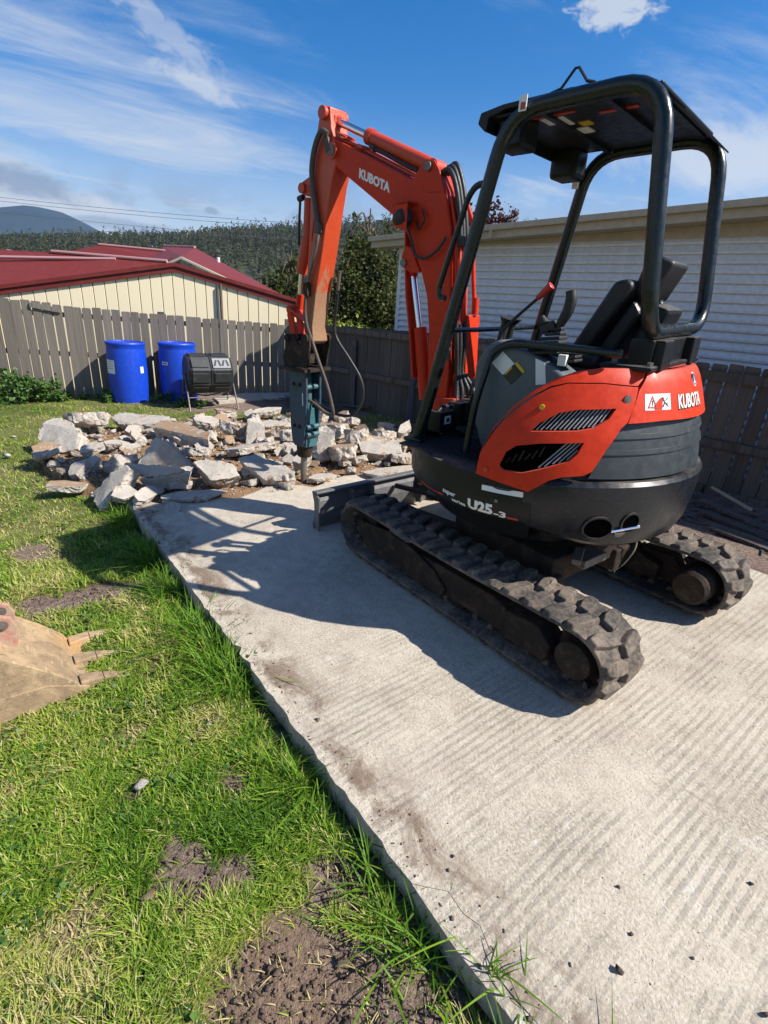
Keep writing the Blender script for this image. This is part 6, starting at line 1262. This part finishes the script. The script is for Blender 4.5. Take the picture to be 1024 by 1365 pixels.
# crumbs on the slab: grit, dark clods
ps = []; sz = []
for _ in range(1500):
    u, v = RNG.uniform(-2.6, 2.3), RNG.uniform(-1.4, 1.76); ps.append((u, v, .001)); sz.append(float(np.clip(RNG.lognormal(-6.2, .5), .0012, .008)))
for _ in range(420):     # along the lawn edge
    u, v = RNG.uniform(-2.2, 2.4), 1.78-abs(RNG.normal(0, .07)); ps.append((u, v, .001)); sz.append(float(np.clip(RNG.lognormal(-5.6, .6), .002, .014)))
o = scatter('grit', RV, np.array(ps), sz, 'soil', RNG); o.matrix_world = SITE; tag(o, 'dark grit and crumbs of earth lying on the concrete slab', 'grit', kind='stuff')
for (u, v, r, lab) in [(-1.52, 1.48, .016, 'crumbly brown clod in the foreground of the slab'), (-1.03, 1.63, .008, 'small dark clod near the slab edge beside the long grass'), (-1.40, 1.28, .008, 'small round pebble alone on the foreground slab'), (-1.64, .93, .010, 'dark pebble near the right edge of the picture'), (-1.49, 1.37, .008, 'dark pebble just above the crumbly brown clod'), (-1.79, 1.26, .013, 'reddish clod at the bottom right corner')]:
    V, Tq = rock_variant(int(u*-1000), .7, 10); o = fast_mesh('clod', V*r, Tq, 'soil'); o.matrix_world = SITE @ Matrix.Translation((u, v, r*.5)); tag(o, lab, 'clod')
# clods in the bare patches
ps = []; sz = []
for a, b, ru, rv, st, dr in PATCH[2:15]:
    for _ in range(int(420*ru*rv/.03)):
        u, v = a+RNG.normal()*ru*.6, b+RNG.normal()*rv*.6
        if v < 1.82: continue
        w = SITE @ Vector((u, v, -.1)); ps.append((w.x, w.y, float(ground_z(w.x, w.y))+.002)); sz.append(float(np.clip(RNG.lognormal(-5.2, .55), .003, .018)))
o = scatter('soil_crumbs', RV, np.array(ps), sz, 'soil', RNG); tag(o, 'crumbs of dark soil in the bare patches of the lawn', 'soil', kind='stuff')
for (u, v, r, mt, lab) in [(-.12, 2.37, .034, 'stonew', 'pale angular stone lying in the middle of the lawn'), (-.53, 2.45, .032, 'stoneb', 'round brown stone beside the bare soil patch'), (.04, 2.05, .018, 'stonew', 'white pebble in the long grass near the slab edge'), (4.9, 2.5, .05, 'stonew', 'white concrete flake on the grass left of the heap'), (5.9, 2.38, .035, 'stonew', 'small pale flake on the grass behind the left end block'), (.62, 2.12, .022, 'stoneb', 'brown bark chip below the bucket teeth'), (.40, 2.80, .03, 'stoneb', 'orange-brown clod at the left edge below the bucket')]:
    V, Tq = rock_variant(int(r*9999), .6, 11); w = SITE @ Vector((u, v, -.1)); o = fast_mesh('stone', V*r, Tq, mt); o.location = (w.x, w.y, float(ground_z(w.x, w.y))+r*.75); tag(o, lab, 'stone')

# ================================================================== THINGS BY THE REAR FENCE
def drum(loc, rz, lab, tilt):
    d = thing('plastic_drum', lab, 'drum', loc, 'blue plastic drums against the fence')
    mb = MB(); mb.lathe([(.255, 0), (.275, .01), (.280, .04), (.283, .10), (.293, .25), (.298, .47), (.293, .70), (.284, .84), (.281, .865), (.286, .875), (.286, .90), (.272, .905), (.268, .885), (.0, .882)], seg=48); mb.build('barrel_body', 'blue', d, smooth=35)
    mb = MB(); mb.lathe([(.262, .900), (.290, .900), (.294, .912), (.294, .928), (.288, .938), (.266, .938), (.262, .925)], seg=48); mb.build('rim', 'blue', d, smooth=40)
    for a in (.9, 4.0): mb = MB(); mb.cyl((.18*math.cos(a), .18*math.sin(a), .88), (.18*math.cos(a), .18*math.sin(a), .91), .035, seg=18); mb.build('bung', 'blue', d, smooth=40)
    d.rotation_euler = (tilt[0], tilt[1], rz); return d
def drum_label(d, a0, w, z0, h, mat, nm='label'):
    mb = MB(); n = 8; f = lambda z: .2995+(.47-abs(z-.47))*0.0-0.0
    r = lambda z: float(np.interp(z, [.1, .25, .47, .70, .84], [.283, .293, .298, .293, .284]))+.0025
    vs = [(r(z)*math.cos(a0+w*(i/n-.5)/.3), r(z)*math.sin(a0+w*(i/n-.5)/.3), z) for z in (z0, z0+h*.5, z0+h) for i in range(n+1)]
    mb.add(vs, [(j*(n+1)+i, j*(n+1)+i+1, (j+1)*(n+1)+i+1, (j+1)*(n+1)+i) for j in range(2) for i in range(n)]); return mb.build(nm, mat, d)
zb = float(ground_z(-4.33, 8.56)); d1 = drum((-4.33, 8.58, zb-.01), 0, 'taller-looking blue plastic drum on the left with a big white label', (0, .01))
d2 = drum((-3.60, 8.85, float(ground_z(-3.6, 8.85))-.01), 0, 'blue plastic drum on the right, half behind the black tumbler', (0, 0))
drum_label(d1, rad(-121), .20, .46, .21, 'decal'); 
for k in range(4): drum_label(d1, rad(-121)+.02, .13-.02*(k % 2), .64-.035*k, .008, 'vent', 'label_print')
drum_label(d1, rad(-20), .06, .48, .10, 'decal'); drum_label(d2, rad(-112), .12, .60, .05, 'decal'); drum_label(d2, rad(-112), .08, .615, .02, 'navy', 'label_print')

tz = float(ground_z(-2.95, 8.35)); tm = thing('compost_tumbler', 'black compost tumbler drum on a steel stand by the fence', 'compost bin', (-2.93, 8.33, tz))
ang0 = rad(32)
mb = MB(); R8 = .305; LN_ = .34
oct_ = [(R8*math.cos(math.pi/8+i*math.pi/4+.12), R8*math.sin(math.pi/8+i*math.pi/4+.12)) for i in range(8)]
for x0, x1, k0, k1 in ((-LN_, -LN_+.05, .86, 1.0), (-LN_+.05, -.012, 1, 1), (-.012, .012, 1.03, 1.03), (.012, LN_-.05, 1, 1), (LN_-.05, LN_, 1.0, .86)):
    mb.add([(x0, a*k0, b*k0+.53) for a, b in oct_]+[(x1, a*k1, b*k1+.53) for a, b in oct_], [tuple(range(7, -1, -1)), tuple(range(8, 16))]+[(i, (i+1) % 8, (i+1) % 8+8, i+8) for i in range(8)])
tb = mb.build('drum', 'tumbler', tm, bevel=.012); tb.rotation_euler.z = ang0
def face_frame(i):
    a = oct_[i]; b = oct_[(i+1) % 8]; mid = Vector((0, (a[0]+b[0])/2, (a[1]+b[1])/2+.53)); t = Vector((0, b[0]-a[0], b[1]-a[1])).normalized(); nrm = Vector((0, mid.y, mid.z-.53)).normalized(); return mid, t, nrm
for i in range(8):
    mid, t, nrm = face_frame(i)
    if nrm.y > .5: continue
    R = Matrix((Vector((1, 0, 0)), t, nrm)).transposed()
    for sx in (-1, 1):
        if nrm.y < -.75 and abs(nrm.z) < .62 and sx == 1 and nrm.z > -.1:
            mb = MB(); mb.box(mid+nrm*.008+Vector((.16, 0, 0)), (.27, .17, .012), R); pn = mb.build('vent_panel', 'vent', tm, bevel=.008); pn.rotation_euler.z = ang0
            for k in range(4):
                mb = MB(); c = mid+nrm*.0152+Vector((.07+k*.06, 0, 0)); s2 = 1 if k % 2 else -1; tri = [c+Vector((-.020+.014*s2, 0, 0))+t*.05, c+Vector((.012+.014*s2, 0, 0))+t*.05, c+Vector((.016-.012*s2, 0, 0))-t*.05, c+Vector((-.012-.012*s2, 0, 0))-t*.05]
                mb.poly(tri, nrm, .002); q_ = mb.build('vent_slot', 'black', tm); q_.rotation_euler.z = ang0
        else:
            mb = MB(); mb.box(mid+nrm*.006+Vector((.165*sx, 0, 0)), (.25, .15, .02), R); q_ = mb.build('drum_panel', 'tumbler', tm, bevel=.012); q_.rotation_euler.z = ang0
for sx in (-1, 1):
    x = sx*(LN_+.03)
    mb = MB(); mb.tube([(x, -.34, .0), (x*.96, -.03, .52), (x*.96, .03, .52), (x, .34, .0)], .013, 8); q_ = mb.build('leg_frame', 'steel', tm, smooth=60); q_.rotation_euler.z = ang0
mb = MB(); mb.tube([(-LN_-.03, .22, .20), (0, .22, .14), (LN_+.03, .22, .20)], .011, 8); mb.tube([(-LN_-.02, -.22, .19), (LN_+.02, -.22, .19)], .009, 8); q_ = mb.build('brace', 'steel', tm, smooth=60); q_.rotation_euler.z = ang0
mb = MB(); mb.cyl((-LN_-.05, 0, .53), (LN_+.05, 0, .53), .016, seg=12); q_ = mb.build('axle', 'steel', tm); q_.rotation_euler.z = ang0
pth = slab_piece('garden_path', [(7.15, -.55), (7.35, -1.2), (6.95, -2.1), (6.6, -2.05), (6.7, -1.1), (6.75, -.5)], .08, 'slab', None, -.065); pth.matrix_world = SITE; tag(pth, kind='structure')

# weeds and ivy
def weed(label, x, y, blobs, n, leaf, mat='leaf_ivy', name='weed_clump', cat='weeds', seed=3):
    return crown_tree(name, label, cat, (x, y, float(ground_z(x, y))-.02), blobs, n, leaf, mat, .012, 5, seed, None, 'leaf_ivy_stem')
M['leaf_ivy_stem'] = NB('weed_stem').fin((0.06, 0.08, 0.025), 0.7)
weed('bushy green weeds climbing the fence at the left edge', -5.95, 8.10, [(0, 0, .22, .32, .22, .22), (.42, .12, .20, .26, .2, .2), (-.45, -.1, .24, .34, .24, .24), (.2, .1, .40, .2, .14, .12), (-.2, .1, .42, .2, .16, .1), (.72, .2, .10, .18, .14, .10)], 2600, .06, seed=41, name='weed_bush')
weed('small leafy weed at the foot of the left blue drum', -4.62, 8.42, [(0, 0, .10, .16, .12, .10), (.16, .0, .14, .10, .1, .1)], 320, .05, seed=42)
weed('low weeds growing along the fence left of the left drum', -5.05, 8.55, [(0, 0, .07, .2, .1, .08), (-.3, -.05, .06, .15, .1, .06)], 260, .045, seed=43)
weed('leafy weed between the two blue drums', -3.72, 8.42, [(0, 0, .10, .12, .1, .1), (-.15, .05, .07, .1, .1, .07)], 240, .05, seed=44)
weed('tuft of weeds at the left leg of the compost tumbler', -3.28, 8.18, [(0, 0, .10, .12, .1, .11), (.2, .05, .08, .1, .1, .07)], 260, .05, seed=45)

# offcuts and litter along the right fence
for i, (u, v, z, L, yaw, w, t, mt, lab) in enumerate([(-.15, -2.72, .05, .50, 150, .028, .022, 'timber', 'pale sawn stick lying by the fence right of the excavator'), (-.30, -2.50, -.02, .7, 165, .09, .03, 'paling_dk', 'dark plank lying behind the far track'), (-.5, -2.25, -.03, .8, 172, .10, .03, 'paling_dk', 'dark grey board on the soil near the far track'), (-.75, -2.0, -.03, .9, 178, .11, .025, 'paling_dk', 'wide weathered board nearest the slab edge at the right'), (.1, -2.3, -.02, .5, 120, .08, .03, 'paling_dk', 'short dark offcut crossing behind the counterweight'), (3.6, -2.1, -.02, .6, 30, .07, .03, 'paling_dk', 'dark stick lying before the blue-grey post'), (5.3, -2.2, -.03, .7, 20, .06, .03, 'paling_dk', 'dark branch of litter under the far end of the fence')]):
    mb = MB(); mb.box((0, 0, 0), (L, w, t)); o = mb.build('timber_offcut', mt, bevel=.003); o.matrix_world = SITE @ Matrix.Translation((u, v, z)) @ Matrix.Rotation(rad(yaw), 4, 'Z') @ Matrix.Rotation(rad(3), 4, 'Y'); tag(o, lab, 'timber', 'timber litter by the right-hand fence')
mb = MB(); rl_ = random.Random(9)
for _ in range(260):
    u, v = rl_.uniform(-1.2, 1.2), rl_.uniform(-3.0, -1.6); L = rl_.uniform(.04, .25); a = rl_.gauss(2.9, .5); mb.bar((u, v, -.055), (u+L*math.cos(a), v+L*math.sin(a), -.045+rl_.uniform(0, .03)), rl_.uniform(.004, .02), .005)
for _ in range(160):
    u, v = rl_.uniform(5.0, 6.6), rl_.uniform(-2.6, -1.3); L = rl_.uniform(.05, .35); a = rl_.gauss(.4, .7); mb.bar((u, v, -.085), (u+L*math.cos(a), v+L*math.sin(a), -.075+rl_.uniform(0, .05)), rl_.uniform(.006, .03), .006)
o = mb.build('litter', 'paling_dk', fix=False); o.matrix_world = SITE; tag(o, 'dark twigs and bark litter on the soil along the fence', 'litter', kind='stuff')

# ------------------------------------------------------------------ digging bucket lying on the lawn
BK = thing('digging_bucket', 'muddy toothed excavator bucket lying face down on the lawn at the left', 'bucket', mat=SITE @ Matrix.Translation((.02, .075, -.108)) @ Matrix.Diagonal((1, 1, .92, 1)))
prof = [(2.37, .03), (2.40, .085), (2.47, .17), (2.55, .255), (2.63, .335), (2.72, .385), (2.86, .40), (3.00, .36), (3.10, .25), (3.12, .08)]
U0, U1 = .56, .99
def vz(pts, u0, u1, mb=None):
    mb = mb or MB(); n = len(pts); return mb.add([(u0, p[0], p[1]) for p in pts]+[(u1, p[0], p[1]) for p in pts], [tuple(range(n)), tuple(range(2*n-1, n-1, -1))]+[(i, i+n, (i+1) % n+n, (i+1) % n) for i in range(n)])
inner = [(p[0]+(.012 if i < 6 else -.006), p[1]-.014) for i, p in enumerate(prof)]
mb = vz(prof+inner[::-1], U0, U1); mb.build('bucket_shell', 'bucket', BK, bevel=.003)
for u in (U0, U1):
    sp_ = [(2.375, .0), (2.372, .03)]+[(p[0]-.004, p[1]+.006) for p in prof[1:]]+[(3.12, .0)]
    vz(sp_, u-.009, u+.009).build('side_plate', 'bucket', BK, bevel=.003)
    vz([(2.355, -.005), (2.35, .05), (2.50, .13), (2.75, .15), (2.75, .0)], u-.018, u-.008).build('side_cutter', 'bucket', BK, bevel=.003)
vz([(2.34, .01), (2.335, .035), (2.42, .06), (2.43, .03)], U0, U1).build('lip', 'bucket', BK, bevel=.004)
for u, tw in ((.60, -.03), (.775, .0), (.95, .05)):
    mb = MB(); w0, w1 = .036, .020
    mb.add([(u-w0, 2.38, .0), (u+w0, 2.38, .0), (u+w0, 2.38, .07), (u-w0, 2.38, .07), (u-w0*.8+tw*.4, 2.285, .012), (u+w0*.8+tw*.4, 2.285, .012), (u+w0*.8+tw*.4, 2.285, .060), (u-w0*.8+tw*.4, 2.285, .060)], [(0, 1, 2, 3), (4, 5, 6, 7), (0, 1, 5, 4), (1, 2, 6, 5), (2, 3, 7, 6), (3, 0, 4, 7)])
    tt = mb.build('tooth', 'bucket', BK, bevel=.006); mb = MB(); x = tw*.4
    mb.add([(u-.026+x, 2.283, .016), (u+.026+x, 2.283, .016), (u+.026+x, 2.283, .056), (u-.026+x, 2.283, .056), (u-.018+tw, 2.175, .010), (u+.018+tw, 2.175, .010), (u+.018+tw, 2.175, .022), (u-.018+tw, 2.175, .022)], [(0, 1, 2, 3), (4, 5, 6, 7), (0, 1, 5, 4), (1, 2, 6, 5), (2, 3, 7, 6), (3, 0, 4, 7)])
    mb.build('tooth_tip', 'bucket', tt, bevel=.005)
for u in (.71, .84):
    vz([(2.575, .27), (2.555, .40), (2.57, .45), (2.61, .475), (2.67, .47), (2.90, .44), (2.97, .37)], u-.012, u+.012).build('ear', 'bucketred', BK, bevel=.005); mb = MB(); mb.cyl((u-.020, 2.607, .425), (u+.020, 2.607, .425), .024, seg=18); mb.cyl((u-.026, 2.607, .425), (u+.026, 2.607, .425), .013, seg=14); mb.build('bush', 'steel', BK, smooth=40)
vz([(2.62, .335), (2.70, .40), (2.98, .40), (2.98, .37), (2.72, .375)], .60, .95).build('top_plate', 'bucket', BK, bevel=.004)

# ================================================================== GRASS
def blades(P, Hh, Wd, hue, rng, lean=0.55, seg=3):
    n = len(P); az = rng.uniform(0, 6.283, n); d = np.stack([np.cos(az), np.sin(az), np.zeros(n)], -1); ln = np.abs(rng.normal(0, lean, n))+.12; side = np.stack([-np.sin(az+rng.normal(0, .5, n)), np.cos(az), np.zeros(n)], -1)
    side /= np.linalg.norm(side, axis=1)[:, None]; V = np.zeros((n, 2*seg+1, 3)); tip = rng.uniform(0.0, .9, n)
    for k in range(seg):
        t = k/seg; w = Wd*(1-.55*t*t); c = P+d*(Hh*(ln*t+tip*t*t*.6))[:, None]; c[:, 2] += Hh*(t-.35*t*t*np.minimum(ln+tip*.5, 1.2)); V[:, 2*k] = c-side*(w/2)[:, None]; V[:, 2*k+1] = c+side*(w/2)[:, None]
    c = P+d*(Hh*(ln+tip*.6))[:, None]; c[:, 2] += Hh*(1-.35*np.minimum(ln+tip*.5, 1.2)); V[:, 2*seg] = c
    b = np.arange(n)[:, None]*(2*seg+1); tr = []
    for k in range(seg-1): tr += [[2*k, 2*k+1, 2*k+3], [2*k, 2*k+3, 2*k+2]]
    tr += [[2*seg-2, 2*seg-1, 2*seg]]; T_ = (b[:, :, None]+np.array(tr)[None]).reshape(-1, 3); return V.reshape(-1, 3), T_, np.repeat(hue, 2*seg+1)
CAMP = np.array([0.0, 0.0])
def grass_field(n, r0, r1, h0, h1, w0, w1, seed, name, label, seg=3):
    rng = np.random.default_rng(seed); a = rng.uniform(rad(-70), rad(36), n); r = r0*(r1/r0)**rng.random(n)
    x, y = r*np.sin(a), r*np.cos(a); u, v = site_uv(x, y); ok = (v > 1.815) & (u > -3.4)
    ok |= (u > 2.9) & (v < -1.5) & (v > -2.42) & (u < 4.9) & (rng.random(n) < .5)
    ok |= (u > 4.8) & (v > -2.3) & (v <= 1.815)
    inr = in_poly_np(u+rng.normal(0, .03, n), v+rng.normal(0, .03, n), RUB); ok &= ~inr
    fx, fy = x-LP.x, y-LP.y; ok &= (fx*LN.x+fy*LN.y) < -.02
    gx_, gy_ = x-RP.x, y-RP.y; ok &= (gx_*RN.x+gy_*RN.y) < -.02
    s, d = soil_mask(u, v); ok &= rng.random(n) > np.clip((s-.12)/.55, 0, 1)**.7*.985
    ok &= rng.random(n) < np.clip((fbm(x*5.5, y*5.5, 57, 4)-.25)*4.5, np.where(r > 3.3, .75, .25), 1); ok &= ~((u > .62) & (u < .99) & (v > 2.47) & (v < 3.18)); ok &= ~((v < 2.42) & (u > -2.0) & (v > 1.815) & (v < 1.83))
    x, y, r, u, v, s = [q[ok] for q in (x, y, r, u, v, s)]; n = len(x)
    cl = fbm(x*3.2, y*3.2, 51, 4); fine = fbm(x*11, y*11, 53, 3); t = (np.log(r/r0)/math.log(r1/r0))
    H_ = (h0+(h1-h0)*t)*(.35+.95*cl+.5*(fine-.5))*rng.uniform(.5, 1.35, n); H_ *= 1-.35*np.clip(s*1.5, 0, 1)
    edge = np.clip(1-(v-1.82)/.22, 0, 1)*(v > 1.8); H_ *= 1+edge*.35
    Wd = (w0+(w1-w0)*t)*rng.uniform(.6, 1.4, n)
    hue = np.clip(.44+1.35*(fbm(x*1.7, y*1.7, 61, 4)-.45)+.75*(fbm(x*6, y*6, 62, 3)-.5)+.25*np.clip(s*2, 0, 1)+rng.normal(0, .17, n)+(rng.random(n) < .10)*.40-edge*.22, 0, 1)
    P = np.stack([x, y, ground_z(x, y)-.004], -1); V, T_, hq = blades(P, H_, Wd, hue, rng, .75, seg); tag(fast_mesh(name, V, T_, 'grass', {'hue': hq}), label, 'grass', kind='stuff')
grass_field(340000, .55, 4.2, .056, .056, .0027, .0055, 71, 'lawn_grass', 'patchy green lawn grass left of the slab', 3)
grass_field(175000, 3.4, 11.5, .040, .044, .0050, .010, 72, 'lawn_grass', 'short lawn grass in front of the rear fence', 2)
# small broad-leaved weeds and dead thatch in the lawn
rng = np.random.default_rng(91); n = 26000; a = rng.uniform(rad(-58), rad(30), n); r = .6*(7/.6)**rng.random(n); x, y = r*np.sin(a), r*np.cos(a); u, v = site_uv(x, y); s, d = soil_mask(u, v)
kp = (v > 1.84) & (fbm(x*4, y*4, 95, 3) > .53) & ~in_poly_np(u, v, RUB) & (s < .4) & (u > -2.5); x, y, r = x[kp], y[kp], r[kp]; n = len(x)
V, Q4, hq = leaf_quads(np.stack([x, y, ground_z(x, y)+rng.uniform(.004, .03, n)], -1), rng.uniform(.010, .024, n)*(1+.1*r), rng, rng.random(n), .5, .0); tag(fast_mesh('lawn_weeds', V, Q4, 'leaf_ivy', {'hue': hq}), 'small broad-leaved weeds mixed into the lawn', 'weeds', kind='stuff')
# long grass hanging over the slab edge
rng = np.random.default_rng(81); n = 7500; u = rng.uniform(-2.2, 2.7, n); clump = fbm(u*4.5, u*0+3, 88, 3); keep = rng.random(n) < np.clip((clump-.42)*6, .03, 1); u = u[keep]; n = len(u); v = 1.81+np.abs(rng.normal(0, .075, n))
W_ = np.stack([u, v, np.full(n, -.1)], -1) @ AN.T+ON; P = np.stack([W_[:, 0], W_[:, 1], ground_z(W_[:, 0], W_[:, 1])], -1); cl = fbm(u*4.5, u*0+3, 88, 3)
V, T_, hq = blades(P, rng.uniform(.06, .20, n)*(.4+1.2*cl), rng.uniform(.0035, .007, n), np.clip(rng.normal(.22, .14, n), 0, 1), rng, .8, 4); tag(fast_mesh('long_grass', V, T_, 'grass', {'hue': hq}), 'long unmown grass leaning over the slab edge', 'grass', kind='stuff')
# a few big runners reaching over the concrete
rng = np.random.default_rng(83)
for (u0, lab, k) in ((-.86, 'tall grass tuft bending over the slab edge in the foreground', 30), (-1.33, 'loose grass tuft growing through the cracked slab edge', 26), (-.55, 'long-bladed grass tuft at the edge above the foreground tuft', 14), (.35, 'long-bladed grass tuft halfway along the slab edge', 22), (1.2, 'dense grass tuft at the edge near the shadow of the arm', 26)):
    V_ = []; n = k; u = u0+rng.normal(0, .05, n); inn_ = u0 < -.9; v = (1.765+rng.normal(0, .012, n)) if u0 < -1.3 else (1.80+np.abs(rng.normal(0, .012, n))) if inn_ else 1.82+np.abs(rng.normal(0, .03, n)); W_ = np.stack([u, v, np.full(n, -.004 if inn_ else -.09)], -1) @ AN.T+ON
    V, T_, hq = blades(W_, rng.uniform(.06, .15, n)*(.7 if u0 < -1.3 else 1), rng.uniform(.0035, .0065, n), np.clip(rng.normal(.3, .12, n), 0, 1), rng, 1.0, 6); tag(fast_mesh('grass_tuft', V, T_, 'grass', {'hue': hq}), lab, 'grass tuft', 'grass tufts at the slab edge')

# ------------------------------------------------------------------ air
def haze():
    mb = MB(); mb.box((0, 900, 148), (10000, 5600, 316)); b = bpy.data.materials.new('haze'); b.use_nodes = True; t = b.node_tree; t.nodes.clear()
    o = t.nodes.new('ShaderNodeOutputMaterial'); v = t.nodes.new('ShaderNodeVolumePrincipled'); v.inputs['Color'].default_value = (.36, .62, 1.0, 1); v.inputs['Density'].default_value = 0.00013; v.inputs['Anisotropy'].default_value = .2
    t.links.new(v.outputs[0], o.inputs['Volume']); h = mb.build('haze', b); tag(h, kind='stuff'); return h
HAZE = True
if HAZE: haze()
